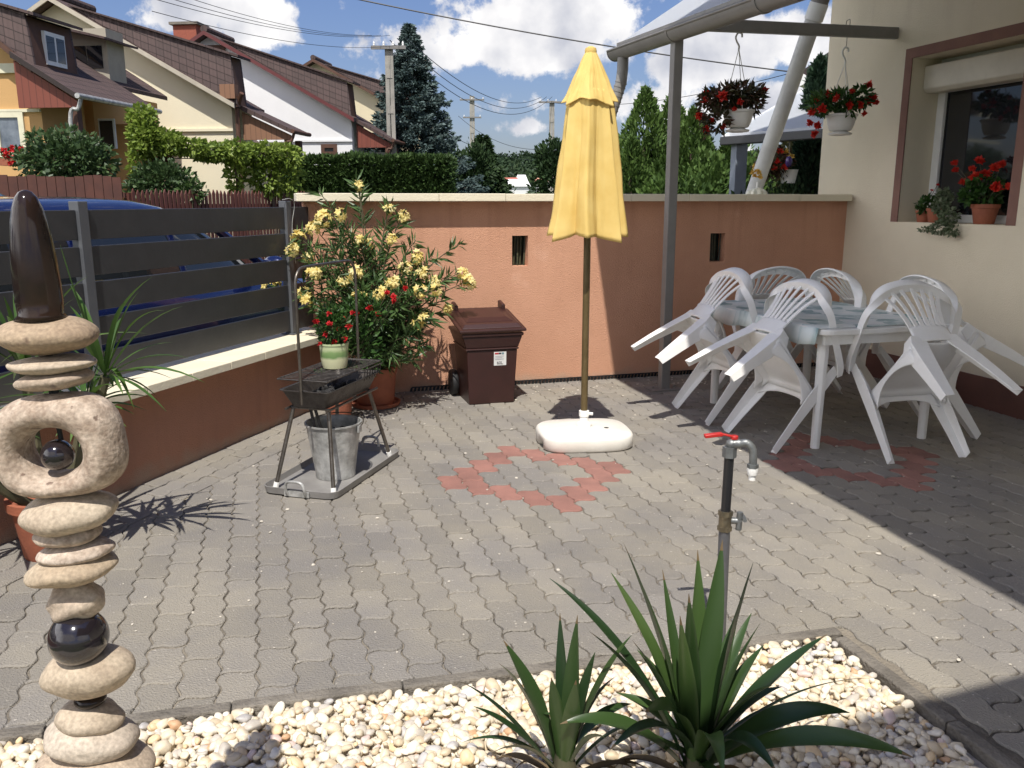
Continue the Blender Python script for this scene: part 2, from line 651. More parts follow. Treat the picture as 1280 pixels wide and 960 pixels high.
M['coping'] = pmat('cream_coping', (.80, .73, .56), (.74, .67, .51), 5, .6, .12, 60)
M['beige'] = pmat('beige_render', (.74, .66, .51), (.69, .615, .47), 1.6, .92, .4, 210)
weather(M['beige'], 3.3, .02, (.56, .48, .36), (.5, .44, .34), .6)
M['plinth'] = pmat('brown_plinth', (.17, .075, .055), (.13, .06, .045), 3, .85, .3, 150)
M['band'] = pmat('brown_band', (.24, .13, .10), (.2, .105, .085), 4, .9, .3, 150)
M['anth'] = pmat('anthracite_board', (.042, .043, .046), (.034, .035, .038), 8, .45, .05, 40)
M['anth2'] = pmat('anthracite_post', (.10, .105, .115), (.085, .09, .10), 8, .4, .05, 40)
M['steel_grey'] = pmat('grey_paint', (.22, .21, .195), (.185, .177, .165), 6, .42, .06, 40)
M['asphalt'] = pmat('asphalt', (.06, .06, .062), (.045, .045, .047), 3, .9, .4, 120)
M['ground'] = pmat('lawn_earth', (.075, .11, .035), (.06, .075, .03), .6, .95, .6, 20)
M['white_pl'] = pmat('white_plastic', (.86, .85, .82), (.80, .79, .75), 7, .38, .03, 90)
M['terra'] = pmat('terracotta', (.36, .115, .06), (.28, .09, .05), 9, .75, .15, 90)
M['black_gloss'] = pmat('black_glaze', (.012, .011, .014), (.02, .014, .016), 5, .12, 0, coat=.6)
M['dark_hole'] = pmat('dark_glass_brick', (.02, .03, .02), (.012, .012, .01), 20, .3)
M['wood_red'] = pmat('red_wood', (.10, .034, .020), (.07, .025, .016), 6, .6)
M['white_paint'] = pmat('white_paint', (.78, .78, .76), (.72, .72, .70), 5, .5)
M['glass_dark'] = pmat('window_glass', (.02, .022, .025), (.015, .016, .02), 2, .04, spec=.8)
M['galv'] = pmat('galvanised', (.56, .56, .54), (.27, .27, .26), 13, .45, .15, 60, metal=.35)
M['rust_steel'] = pmat('grill_steel', (.11, .10, .09), (.06, .05, .045), 14, .5, .2, 70, metal=.6)
M['rod'] = pmat('tube_steel', (.19, .17, .145), (.12, .105, .09), 20, .38, .05, 60, metal=.8)
M['black_pl'] = pmat('black_rubber', (.015, .015, .016), None, 8, .55)
M['stem'] = pmat('plant_stem', (.10, .085, .045), (.06, .06, .03), 12, .8)
M['bark'] = pmat('bark', (.12, .085, .06), (.07, .05, .035), 9, .95, .8, 30)
M['soil'] = pmat('potting_soil', (.03, .022, .015), None, 30, .95, .8, 90)

# ================================================================== ground, street
mb = MB()
mb.add([(-1500, -300, -.055), (1500, -300, -.055), (1500, 90, -.055), (-1500, 90, -.055)], [(0, 1, 2, 3)])
mb.add([(-1500, 90, -.055), (1500, 90, -.055), (1500, 1600, -.3), (-1500, 1600, -.3)], [(0, 1, 2, 3)])
tag(mb.build('ground', M['ground']), None, None, kind='structure')

mb = MB()
a0, a1 = lw(-14, -.95, -.03), lw(60, -.95, -.03)
b0, b1 = lw(-14, -7.2, -.03), lw(60, -7.2, -.03)
mb.add([a0, b0, b1, a1], [(3, 2, 1, 0)])
tag(mb.build('street', M['asphalt']), None, None, kind='structure')

# ================================================================== patio of wavy interlocking pavers
PWD, PLN, WA, WB = .1150, .230, .0075, .0085      # width along E1, length along E2, wave of long and short joints
C0 = Vector((.125, 4.38, 0))                      # middle of the red rosette
Q = Vector((1.12, 2.70, 0))                       # outer corner of the kerb round the gravel
GE = (E1 * math.cos(R(-3.4)) + E2 * math.sin(R(-3.4))).normalized()   # the bed is a little out of square
GN = Vector((-GE.y, GE.x, 0))
GR = -E2


def clip(poly, p, n):
    """keep the side of the line through p where n points"""
    out = []
    k = len(poly)
    for i in range(k):
        a, b = poly[i], poly[(i + 1) % k]
        da, db = (a - p).dot(n), (b - p).dot(n)
        if da >= 0:
            out.append(a)
        if (da < 0) != (db < 0):
            out.append(a + (b - a) * (da / (da - db)))
    return out


def paver_outline(i, j, o, ex, ey, gap=.0024):
    """column i, half-length steps j; long sides and ends follow shared wavy lines"""
    def sx(y):
        return WA * math.sin(2 * math.pi * y / (PLN / 2))

    def sy(x):
        return WB * math.sin(2 * math.pi * x / PWD)
    x0, x1 = (i - .5) * PWD, (i + .5) * PWD
    y0, y1 = (j - 1) * PLN / 2, (j + 1) * PLN / 2
    pts = []
    n = 20
    for k in range(n):
        y = y0 + (y1 - y0) * k / n
        pts.append((x1 + sx(y) - gap, y))
    for k in range(6):
        x = x1 - (x1 - x0) * k / 6
        pts.append((x + sx(y1), y1 + sy(x - x0)))
    for k in range(n):
        y = y1 - (y1 - y0) * k / n
        pts.append((x0 + sx(y) + gap, y))
    for k in range(6):
        x = x0 + (x1 - x0) * k / 6
        pts.append((x + sx(y0), y0 + sy(x - x0)))
    cy = (y0 + y1) / 2
    pts = [(x, cy + (y - cy) * (1 - gap * 3.2 / PLN)) for x, y in pts]
    return [o + ex * x + ey * y for x, y in pts]


def add_paver(mb, P, m):
    if len(P) < 4:
        return
    c = sum(P, Vector()) / len(P)
    area = 0
    for i in range(len(P)):
        a, b = P[i] - c, P[(i + 1) % len(P)] - c
        area += a.x * b.y - a.y * b.x
    if abs(area) < .002:
        return
    if area < 0:
        P = P[::-1]
    n = len(P)
    dz = random.gauss(0, .0012)
    tx, ty = random.gauss(0, .006), random.gauss(0, .006)
    V = []
    for (s, z) in ((.0055, 0.0), (0, -.005), (0, -.03)):
        for p in P:
            d = p - c
            q = c + d * (1 - s / max(d.length, .02))
            V.append((q.x, q.y, z + dz + (d.x * tx + d.y * ty if z > -.02 else 0)))
    Fc = [tuple(range(n))]
    for r_ in range(2):
        for i in range(n):
            i2 = (i + 1) % n
            Fc.append((r_ * n + i, (r_ + 1) * n + i, (r_ + 1) * n + i2, r_ * n + i2))
    b = len(mb.v)
    mb.v += V
    mb.f += [tuple(q + b for q in f_) for f_ in Fc]
    mb.m += [m] * len(Fc)
    mb.s += [False] + [True] * n + [False] * n


pav = MB()
RED2 = (16, -2)
BAND = .36                                        # strip laid along the low wall
for i in range(-30, 40):
    for j in range(-50, 28):
        if (i + j) % 2:
            continue
        c = C0 + E1 * (i * PWD) + E2 * (j * PLN / 2)
        rel = c - K
        if rel.dot(E2) > .2 or rel.dot(E1) > .15 or c.y < -1.6:
            continue
        nb = (c - LB).dot(LN)
        if nb < BAND - .2:
            continue
        a = (c - Q).dot(GN)
        b = (c - Q).dot(E1)
        P = paver_outline(i, j, C0, E1, E2)
        if a < .3 and b < .3:
            if a < -.16 and b < -.1:
                continue
            if b < -.02 or a > b:
                P = clip(P, Q, GN)
            else:
                P = clip(P, Q, E1)
        if nb < BAND + .25:
            P = clip(P, LB + LN * BAND, LN)
        red = abs(i) + abs(j) == 4 or (abs(i - RED2[0]) + abs(j - RED2[1]) == 4)
        if len(P) > 3:
            add_paver(pav, P, 1 if red else 0)
for i in range(-30, 40):
    for j in range(0, 4):
        o = lw(i * PLN / 2 * 2, 0, 0) + LN * (.06 + j * PWD) + LD * (PLN / 2 * (j % 2))
        P = paver_outline(0, 0, o, LN, LD, .002)
        P = clip(P, LB + LN * (BAND - .006), -LN)
        P = clip(P, K, -E2) if P else P
        if len(P) > 3:
            add_paver(pav, P, 0)
tag(pav.build('patio_paving', [M['paver'], M['paver_red']], sharp=0), None, None, kind='structure')

mb = MB()
big = [e(-9, .2), e(-9, -10), e(.3, -10), e(.3, .2)]
for half in ((GN, None), (-GN, E1)):
    P = clip(clip(big, LB - LN * .15, LN), Q + half[0] * .001, half[0])
    if half[1] is not None:
        P = clip(P, Q, half[1])
    mb.add([(p.x, p.y, -.0075) for p in P], [tuple(range(len(P)))])
tag(mb.build('paving_joint_sand', M['joint']), None, None, kind='structure')

# pale crumbs of sand and mortar lying on the blocks
n = 420
mb = MB()
rg = random.Random(4)
for k in range(n):
    if k < 260:
        p = e(-rg.uniform(.3, 4.2), -abs(rg.gauss(0, .35)) - .03)
    else:
        p = Vector((rg.uniform(-1.6, 2.6), rg.uniform(2.4, 6.6), 0))
    if (p - LB).dot(LN) < .1 or ((p - Q).dot(GN) < .02 and (p - Q).dot(E1) < .02):
        continue
    s = rg.choice((.003, .004, .005, .006, .009))
    mb.ball(p + UP * (.002), (s * rg.uniform(.8, 1.6), s, s * .5), 6, 4, Matrix.Rotation(rg.uniform(0, 6), 3, 'Z'), .5, 2, k)
tag(mb.build('grit', pmat('pale_grit', (.62, .57, .48), (.40, .36, .30), 40, .9)), 'pale crumbs of sand and mortar scattered over the paving', 'grit', kind='stuff')

# kerb strip round the gravel bed
mb = MB()
kw = .048
LEN = 3.4
for s in range(7):
    x0, x1 = -s * .5, -(s + 1) * .5 + .003
    o = Q + GE * x1 - GN * kw
    mb.obox(o + UP * -.1, GE * (x0 - x1), GN * (kw - .003), UP * (.104 + random.uniform(-.003, .003)))
for s in range(6):
    y0, y1 = .063 + s * .5, .063 + (s + 1) * .5 - .004
    o = Q + GR * y0 - E1 * kw
    mb.obox(o + UP * -.1, GR * (y1 - y0), E1 * (kw - .003), UP * (.104 + random.uniform(-.003, .003)))
tag(mb.build('kerb', M['kerb'], bevel=.006), None, None, kind='structure')

# ================================================================== white pebbles
mpb, nt, N, L, B = newmat('river_pebble')
g = N.new('ShaderNodeNewGeometry')
cr = N.new('ShaderNodeValToRGB')
els = cr.color_ramp.elements
cols = [(0, (.68, .58, .42)), (.2, (.76, .67, .51)), (.38, (.62, .50, .33)), (.52, (.79, .72, .59)), (.68, (.55, .49, .41)), (.76, (.74, .63, .44)),
        (.86, (.50, .47, .44)), (.91, (.74, .54, .30)), (.955, (.58, .34, .17)), (.97, (.68, .52, .45))]
while len(els) < len(cols):
    els.new(.5)
for i, (p, c) in enumerate(cols):
    els[i].position = p
    els[i].color = rgb(c)
cr.color_ramp.interpolation = 'CONSTANT'
L.new(g.outputs['Random Per Island'], cr.inputs['Fac'])
tc = N.new('ShaderNodeTexCoord')
nz = N.new('ShaderNodeTexNoise'); nz.inputs['Scale'].default_value = 60; nz.inputs['Detail'].default_value = 4
L.new(tc.outputs['Object'], nz.inputs['Vector'])
hs = N.new('ShaderNodeHueSaturation')
mr = N.new('ShaderNodeMapRange'); mr.inputs['To Min'].default_value = .78; mr.inputs['To Max'].default_value = 1.12
L.new(nz.outputs['Fac'], mr.inputs['Value']); L.new(mr.outputs['Result'], hs.inputs['Value'])
hs.inputs['Saturation'].default_value = .92
L.new(cr.outputs['Color'], hs.inputs['Color']); L.new(hs.outputs['Color'], B.inputs['Base Color'])
B.inputs['Roughness'].default_value = .55
# one pebble: a cube cage blown up to a ball (26 corners, 24 quads), smoothed by its shading
cv, cf = [], []
n3 = 4
idx = {}


def cvert(p):
    key = tuple(round(q, 4) for q in p)
    if key not in idx:
        idx[key] = len(cv)
        q = Vector(p).normalized()
        cv.append(tuple(q))
    return idx[key]


for ax in range(3):
    for sgn in (-1, 1):
        for u in range(n3):
            for v in range(n3):
                q = []
                for (du, dv) in ((0, 0), (1, 0), (1, 1), (0, 1)):
                    p = [0, 0, 0]
                    p[ax] = sgn
                    p[(ax + 1) % 3] = math.tan((((u + du) / n3) * 2 - 1) * math.pi / 4)
                    p[(ax + 2) % 3] = math.tan((((v + dv) / n3) * 2 - 1) * math.pi / 4)
                    q.append(cvert(p))
                cf.append(q if sgn > 0 else q[::-1])
cv, cf = np.array(cv), np.array(cf)
shapes = []
for s in range(10):
    k = np.array([1 + .34 * noise.noise(Vector(v) * 1.1 + Vector((s * 3.1, 0, 0))) for v in cv])[:, None]
    shapes.append(cv * k)
PV, PF = [], []
off = 0
gb0 = Q - GN * kw - E1 * kw
cnt = 0
for layer, (step, zc) in enumerate(((.023, -.032), (.0215, -.012))):
    nx, ny = int(3.5 / step), int(1.9 / step)
    for ix in range(nx):
        for iy in range(ny):
            p = gb0 - GE * (ix * step + random.uniform(-.4, .4) * step + .012) - GN * (iy * step + random.uniform(-.4, .4) * step + .012)
            if (p - gb0).dot(E1) > -.016 or p.y < .55:
                continue
            if layer and random.random() < .2:
                continue
            r_ = random.choice((.007, .010, .0115, .0125, .0135, .0150, .0200))
            sc = np.array([r_ * random.uniform(.95, 1.5), r_ * random.uniform(.8, 1.1), r_ * random.uniform(.55, .85)])
            Mx = np.array((Matrix.Rotation(random.uniform(0, 6.28), 3, 'Z') @ Matrix.Rotation(random.gauss(0, .35), 3, 'X') @ Matrix.Rotation(random.gauss(0, .35), 3, 'Y')))
            zz = zc + random.uniform(-.006, .009) + .010 * noise.noise(Vector((p.x * 4, p.y * 4, 0)))
            PV.append((random.choice(shapes) * sc) @ Mx.T + np.array([p.x, p.y, zz]))
            PF.append(cf + off)
            off += len(cv)
            cnt += 1
mb = MB()
mb.addnp(np.concatenate(PV), np.concatenate(PF), True)
tag(mb.build('gravel', mpb, sharp=0), 'bed of rounded cream and white pebbles inside the kerb', 'gravel', kind='stuff')
mb = MB()
mb.add([gb0 + UP * -.034, gb0 - GE * 3.6 + UP * -.034, gb0 - GE * 3.6 + GR * 2.2 + UP * -.034, gb0 + GR * 2.2 + UP * -.034], [(0, 1, 2, 3)])
tag(mb.build('gravel_bed_floor', pmat('gravel_fines', (.6, .53, .42), (.4, .35, .28), 60, .95, .5, 80)), None, None, kind='structure')


# ================================================================== low wall, slat fence, back wall
def coping_run(mb, o, d, n0, n1, z0, z1, length, step, nrm):
    k = max(1, round(length / step))
    for i in range(k):
        s0, s1 = length * i / k, length * (i + 1) / k - .0025
        mb.obox(o + d * s0 + nrm * n0 + UP * z0, d * (s1 - s0), nrm * (n1 - n0), UP * (z1 - z0 + random.uniform(-.0012, .0012)))


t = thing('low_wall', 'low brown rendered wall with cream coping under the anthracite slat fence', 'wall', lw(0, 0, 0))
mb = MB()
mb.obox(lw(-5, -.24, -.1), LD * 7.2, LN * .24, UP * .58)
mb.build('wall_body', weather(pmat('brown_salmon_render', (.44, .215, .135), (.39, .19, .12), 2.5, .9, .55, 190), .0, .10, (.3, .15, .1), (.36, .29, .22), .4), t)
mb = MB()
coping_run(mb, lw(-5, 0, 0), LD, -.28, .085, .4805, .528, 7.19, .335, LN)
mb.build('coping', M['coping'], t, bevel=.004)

FZ0, FZ1, FN = .553, 1.432, -.165
t = thing('slat_fence', 'anthracite fence of wide horizontal boards on the low wall', 'fence', lw(0, FN, .53))
posts = [-4.3, -2.1, .06, 1.86]
for i in range(5):
    z = FZ0 + i * .1765
    mb = MB()
    for a, b in zip(posts[:-1] + [posts[-1]], posts[1:] + [2.17]):
        mb.obox(lw(a + .032, FN - .012, z), LD * (b - a - .064), LN * .024, UP * .144)
    mb.build('board', M['anth'], t, bevel=.003)
for s in posts:
    mb = MB()
    mb.obox(lw(s - .03, FN - .03, .529), LD * .06, LN * .06, UP * (FZ1 + .012 - .529))
    mb.build('post', M['anth2'], t, bevel=.003)
for s in posts[2:]:
    mb = MB()
    mb.obox(lw(s - .055, FN - .05, .5295), LD * .11, LN * .1, UP * .006)
    mb.build('base_plate', M['anth2'], t)
# scrap of wire tied at the fence head
mb = MB()
mb.tube(catmull([lw(1.80, FN + .02, 1.452), lw(1.86, FN + .045, 1.458), lw(1.90, FN + .05, 1.42), lw(1.87, FN + .045, 1.3), lw(1.84, FN + .06, 1.18), lw(1.88, FN + .05, 1.02)]), .0025, 5)
mb.build('tie_wire', M['galv'], t)

WL = 4.58                                         # back wall length from the corner
t = thing('back_wall', 'salmon rendered garden wall with cream coping and two small recesses', 'wall', e(-WL / 2, 0))
mb = MB()
holes = [(1.165, 1.305), (2.89, 3.02)]            # distance from the corner
hz0, hz1, TW = .945, 1.18, .26


def wseg(s0, s1, z0, z1):
    mb.obox(e(-s1, .0, z0), E1 * (s1 - s0), E2 * TW, UP * (z1 - z0))


wseg(-.3, WL + .0, -.1, hz0)
wseg(-.3, WL, hz1, 1.44)
edges = [-.3] + [q for h in holes for q in h] + [WL]
for a, b in zip(edges[0::2], edges[1::2]):
    wseg(a, b, hz0, hz1)
mb.build('wall_body', M['render'], t)
mb = MB()
coping_run(mb, e(-WL - .05, 0), E1, -.105, TW + .07, 1.4405, 1.497, WL + .02, .5, E2)
mb.build('coping', M['coping'], t, bevel=.004)
for a, b in holes:
    mb = MB()
    mb.obox(e(-b, .11, hz0), E1 * (b - a), E2 * .05, UP * (hz1 - hz0))
    mb.build('recess_back', M['dark_hole'], t)
    mb = MB()
    for k in range(5):
        x = a + (b - a) * (k + .5) / 5
        mb.tube([e(-x, .075 + .02 * (k % 2), hz0 + .001), e(-x + random.uniform(-.02, .02), .08, hz1 - .002)], .007, 6)
    mb.build('reed', pmat('dark_reed', (.03, .05, .03), (.10, .09, .05), 30, .5), t)
# toothed edge of the dimpled membrane along the foot of the wall
mb = MB()
s = .02
while s < WL - .75:
    p = e(-s, -.014, -.002)
    mb.prism([p, p + E1 * -.02, p + E1 * -.008 + UP * .03, p + E1 * .004 + UP * .03], E2 * .012)
    s += .03
mb.obox(e(-WL + .75, -.013, .026), E1 * (WL - .77), E2 * .011, UP * .008)
mb.build('membrane_edge', M['black_pl'], t)

# ================================================================== house on the right
T0, T1 = .63, 1.68                                # window opening, distance from the corner
WZ0, WZ1 = 1.28, 2.515


def h(tt, d, z):
    """house frame: tt along the wall towards the camera, d into the house"""
    return K - E2 * tt + E1 * d + UP * z


t = thing('beige_house', 'beige rendered house with brown framed window beside the table', 'house', h(3, 2.5, 0))
mb = MB()


def hseg(t0, t1, z0, z1, d0=0, d1=.36):
    mb.obox(h(t0, d0, z0), E2 * -(t1 - t0), E1 * (d1 - d0), UP * (z1 - z0))


HT, HE = 3.76, -.42
hseg(HE, T0, -.1, HT)
hseg(T1, 9, -.1, HT)
hseg(T0, T1, -.1, WZ0)
hseg(T0, T1, WZ1, HT)
hseg(HE, HE + .3, -.1, HT, .36, 5)
hseg(8.7, 9, -.1, HT, .36, 5)
hseg(HE, 9, -.1, HT, 5, 5.3)
mb.build('wall', M['beige'], t)
mb = MB()
mb.obox(h(0, -.02, -.05), E2 * -9, E1 * .02, UP * .27)
mb.build('plinth', M['plinth'], t, bevel=.004)
mb = MB()
PR = .003
mb.obox(h(T0 - .075, -PR, WZ0), E2 * -.075, E1 * .01, UP * (WZ1 - WZ0))
mb.obox(h(T1, -PR, WZ0), E2 * -.08, E1 * .01, UP * (WZ1 - WZ0))
mb.obox(h(T0 - .075, -PR, WZ1), E2 * -(T1 - T0 + .155), E1 * .01, UP * .075)
mb.build('window_band', M['band'], t)
# window: frame, pane, roller shutter box
DW = .27
wf = MB()
for (t0, t1, z0, z1) in ((T0, T0 + .075, WZ0, WZ1), (T1 - .075, T1, WZ0, WZ1), (T0 + .075, T1 - .075, WZ0, WZ0 + .06), (T0 + .075, T1 - .075, WZ1 - .25, WZ1)):
    wf.obox(h(t0, DW, z0), E2 * -(t1 - t0), E1 * .07, UP * (z1 - z0))
win = wf.build('window', M['white_paint'], t, bevel=.006)
mb = MB()
mb.obox(h(T0 + .075, DW + .03, WZ0 + .06), E2 * -(T1 - T0 - .15), E1 * .006, UP * (WZ1 - WZ0 - .31))
mb.build('pane', M['glass_dark'], win)
mb = MB()
mb.obox(h(T0 + .078, DW + .024, WZ0 + .062), E2 * -.012, E1 * .005, UP * (WZ1 - WZ0 - .314))
mb.build('gasket', M['black_pl'], win)
sec = [(0, 0), (.03, -.03), (.13, -.03), (.15, 0), (.15, .17), (0, .17)]
mb = MB()
mb.prism([h(T0 + .002, DW - .15 + a, WZ1 - .225 + b) for a, b in sec], E2 * -(T1 - T0 - .004))
mb.build('shutter_box', pmat('shutter_cream', (.66, .62, .52), None, 4, .5), win, bevel=.008)
# unseen slab added over this side, outlined to shade the seating corner
mb = MB()
x1 = [(.95, -.52), (-1.70, -.52), (-1.70 + .02, -1.0)]


def shadow_edge(x, y, z):
    """ground point moved back up the sun's ray to height z"""
    return Vector((x - SHADOW.x * z, y - SHADOW.y * z, z))


RZ = 3.765
S1, S2 = shadow_edge(.842, 6.936, RZ), shadow_edge(1.868, 2.841, RZ)
d1 = (S2 - S1).normalized()
N1, N2 = shadow_edge(0.927, 2.063, RZ), shadow_edge(1.537, 2.290, RZ)
d2 = (N2 - N1).normalized()
# where the two edges of the added slab meet
den = d1.x * d2.y - d1.y * d2.x
kk = ((N1 - S1).x * d2.y - (N1 - S1).y * d2.x) / den
CR = S1 + d1 * kk
FAR = S1 - d1 * 2.05
W1 = shadow_edge(*e(-2.20, 0, 1.53)[:2], RZ - 1.53)     # the shade ends on the garden wall at the coping
W2 = shadow_edge(*e(0, 0, 1.53)[:2], RZ - 1.53)
kf = (W1 - S1).dot(d1)
W1 = S1 + d1 * kf
sw = W2 + (W2 - W1).normalized() * -.25
poly = [W1, CR, N1 - d2 * .75, N1 - d2 * .75 - E2 * 3.5, h(9.4, 5.6, RZ), h(HE - .5, 5.6, RZ), h(HE - .5, -.62, RZ), h((K - sw).dot(E2), -.62, RZ)]
pf = FAR.copy()
mb.prism([Vector((p.x, p.y, RZ)) for p in poly], UP * .16)
mb.build('roof', pmat('added_shade_roof', (.13, .07, .055), None, 6, .8, .4, 40), t)  # added sun blocker, out of view

# ================================================================== lean-to canopy
PB = Vector((1.19, 6.5, 0))
t = thing('lean_to_canopy', 'grey steel lean-to canopy with gutter and translucent sheet beside the beige house', 'canopy', PB)
mb = MB()
mb.box(PB + UP * 1.30, (.072, .072, 2.59), TH)
mb.build('post', M['steel_grey'], t, bevel=.006)
mb = MB()
mb.box(PB + UP * .005, (.26, .16, .008), TH)
for a in (-.09, .09):
    mb.lathe([(.011, 0), (.011, .014), (.006, .018)], PB + E1 * a + UP * .008, 8)
mb.build('base_plate', M['steel_grey'], t)


def g(s, n, z):
    return PB + E2 * s + E1 * n + UP * (z + .024 * (s - .9) * (z > 2.4))


# half-round gutter
sec = []
RG = .074
for k in range(13):
    a = math.pi + math.pi * k / 12
    sec.append((RG * math.cos(a), RG * math.sin(a)))
inner = [(x * .93, y * .93) for x, y in reversed(sec)]
sec = sec + inner
mb = MB()
gs = [-4.6, -2.2, 1.06]
mb.sweep([g(s, -.03, 2.655) for s in gs], [E1] * 3, [UP] * 3, sec, True, True)
mb.tube([g(-4.6, -.03 - RG, 2.657), g(1.06, -.03 - RG, 2.657)], .010, 8)
gut = mb.build('gutter', M['steel_grey'], t, sharp=50)
mb = MB()
for s in (1.06,):
    mb.prism([g(s, -.03 + x * 1.06, 2.655 + y * 1.06) for x, y in sec[:13]], E2 * .006)
mb.build('end_cap', M['steel_grey'], gut)
for s in (-.02, -1.17, -2.4):
    mb = MB()
    mb.sweep([g(s - .016, -.03, 2.655), g(s + .016, -.03, 2.655)], [E1] * 2, [UP] * 2, [(x * 1.08, y * 1.08) for x, y in sec[:13]] + [(x * 1.0, y * 1.0) for x, y in reversed(sec[:13])], True, True)
    mb.build('gutter_bracket', M['steel_grey'], gut)
mb = MB()
dp = [g(.90, -.03, 2.59), g(.90, -.03, 2.50), g(.90, -.04, 2.40), g(.92, -.09, 2.22), g(.94, -.13, 2.08), g(.95, -.14, 1.95), g(.95, -.14, -.05)]
mb.tube(dp, .046, 14)
for k in range(9):
    c = dp[2].lerp(dp[4], k / 9)
    mb.tube([c, c + (dp[4] - dp[2]).normalized() * .010], .0505, 14)
mb.build('downpipe', M['steel_grey'], t)
mb = MB()
mb.bar(g(-.0, .02, 2.71), g(-.0, 0, 2.71) + E1 * 1.905 + E2 * .03 + UP * .035, .05, .085)
mb.build('cross_beam', M['steel_grey'], t, bevel=.006)
# sheet rising to the house
msh, nt, N_, L_, B_ = newmat('opal_sheet')
B_.inputs['Base Color'].default_value = (.78, .80, .82, 1)
B_.inputs['Roughness'].default_value = .35
tr = N_.new('ShaderNodeBsdfTranslucent'); tr.inputs['Color'].default_value = (.85, .87, .9, 1)
mx = N_.new('ShaderNodeMixShader'); mx.inputs['Fac'].default_value = .6
L_.new(B_.outputs[0], mx.inputs[1]); L_.new(tr.outputs[0], mx.inputs[2]); L_.new(mx.outputs[0], N_['Material Output'].inputs['Surface'])
mb = MB()
sl = math.tan(R(33))
mb.obox(g(-4.6, -.075, 2.68), g(.9, 0, 2.68) - g(-4.6, 0, 2.68), (E1 + UP * sl) * 1.58, UP * .012)
mb.build('roof_sheet', msh, t)
mb = MB()
mb.obox(g(-4.6, -.085, 2.676), g(.91, 0, 2.68) - g(-4.6, 0, 2.68), E1 * .010, UP * .024)
mb.build('drip_edge', M['steel_grey'], t)
for s in (-2.3, -1.17, .03):
    mb = MB()
    mb.bar(g(s, .0, 2.655), g(s, 1.55, 2.655 + 1.55 * sl), .045, .04)
    mb.build('rafter', M['steel_grey'], t)
for k in range(6):
    mb = MB()
    mb.lathe([(.010, 0), (.010, -.006), (.004, -.009)], g(.3 - k * .55, .10, 2.68 + .175 * sl - .001), 8)
    mb.build('sheet_screw', M['black_pl'], t)

# ================================================================== white plastic pipe leaning behind the wall
mb = MB()
p0, p1 = at(936, 258, 7.75), at(1036, -30, 7.2)
p0.z = p0.z
low = p0 + (p0 - p1).normalized() * 1.35
ax = (p1 - low)
mb.tube([low, p1], .066, 18)
t = thing('leaning_pipe', 'thick white plastic pipe leaning up from behind the back wall', 'pipe', (low.x, low.y, low.z))
mpipe = pmat('weathered_white_pvc', (.66, .66, .64), (.52, .52, .51), 5, .45, .05, 60)
mb.build('pipe', mpipe, t)
cpt = at(1021, 14, 7.28)
axd = ax.normalized()
kq = (cpt - low).dot(axd)
c = low + axd * kq
mb = MB()
mb.tube([c - axd * .07, c + axd * .06], .074, 18)
mb.build('coupling', M['white_paint'], t, bevel=.004)
mb = MB()
mb.tube([c + axd * .061, c + axd * 1.2], .069, 18)
mb.build('sleeve', M['steel_grey'], t)


# ================================================================== tower of stones
TY = 1.32
M['stone'] = pmat('sand_stone', (.47, .365, .255), (.34, .25, .17), 11, .85, .16, 90, spots=((.22, .155, .11), 22, .68))
M['stone2'] = pmat('pale_stone', (.50, .41, .30), (.39, .30, .21), 9, .85, .14, 90, spots=((.26, .19, .14), 20, .7))
M['stone_speck'] = pmat('speckled_stone', (.52, .41, .31), (.30, .215, .15), 42, .9, .18, 130, lo=.36, hi=.62, spots=((.18, .12, .085), 48, .66))
M['brown_glaze'] = pmat('brown_black_glaze', (.012, .009, .009), (.035, .02, .014), 6, .10, .0, spec=.3, coat=.1)
for nm in ('stone', 'stone2', 'stone_speck'):       # every stone its own tone and warmth, fine grain
    nt = M[nm].node_tree
    B = nt.nodes['Principled BSDF']
    src = B.inputs['Base Color'].links[0].from_socket
    oi = nt.nodes.new('ShaderNodeObjectInfo')
    hs = nt.nodes.new('ShaderNodeHueSaturation')
    mr = nt.nodes.new('ShaderNodeMapRange'); mr.inputs['To Min'].default_value, mr.inputs['To Max'].default_value = .9, 1.12
    m2 = nt.nodes.new('ShaderNodeMapRange'); m2.inputs['To Min'].default_value, m2.inputs['To Max'].default_value = 1.1, .75
    nt.links.new(oi.outputs['Random'], mr.inputs['Value']); nt.links.new(oi.outputs['Random'], m2.inputs['Value'])
    nt.links.new(mr.outputs[0], hs.inputs['Value']); nt.links.new(m2.outputs[0], hs.inputs['Saturation'])
    n5 = nt.nodes.new('ShaderNodeTexNoise'); n5.inputs['Scale'].default_value = 150; n5.inputs['Detail'].default_value = 3
    tc5 = nt.nodes.new('ShaderNodeTexCoord'); nt.links.new(tc5.outputs['Object'], n5.inputs['Vector'])
    r5 = nt.nodes.new('ShaderNodeMapRange'); r5.inputs['From Min'].default_value, r5.inputs['From Max'].default_value = .3, .7
    r5.inputs['To Min'].default_value, r5.inputs['To Max'].default_value = .72, 1.12
    nt.links.new(n5.outputs['Fac'], r5.inputs['Value'])
    h5 = nt.nodes.new('ShaderNodeHueSaturation'); nt.links.new(r5.outputs[0], h5.inputs['Value'])
    nt.links.new(src, h5.inputs['Color']); nt.links.new(h5.outputs[0], hs.inputs['Color'])
    nt.links.new(hs.outputs[0], B.inputs['Base Color'])
base = Vector((-.735, TY, 0))
tower = thing('stone_tower', 'tall tower of stacked beige stones with a stone ring and glossy black balls', 'garden sculpture', base)


def spx(px, py, hw, hh):
    """centre, half width and half height in metres of something on the tower"""
    c = at(px, py, TY)
    dep = TY * math.cos(PITCH) - (c.z - EYE) * math.sin(PITCH)
    k = dep / F_PX
    return c, hw * k, hh * k / math.cos(PITCH) * 1.0


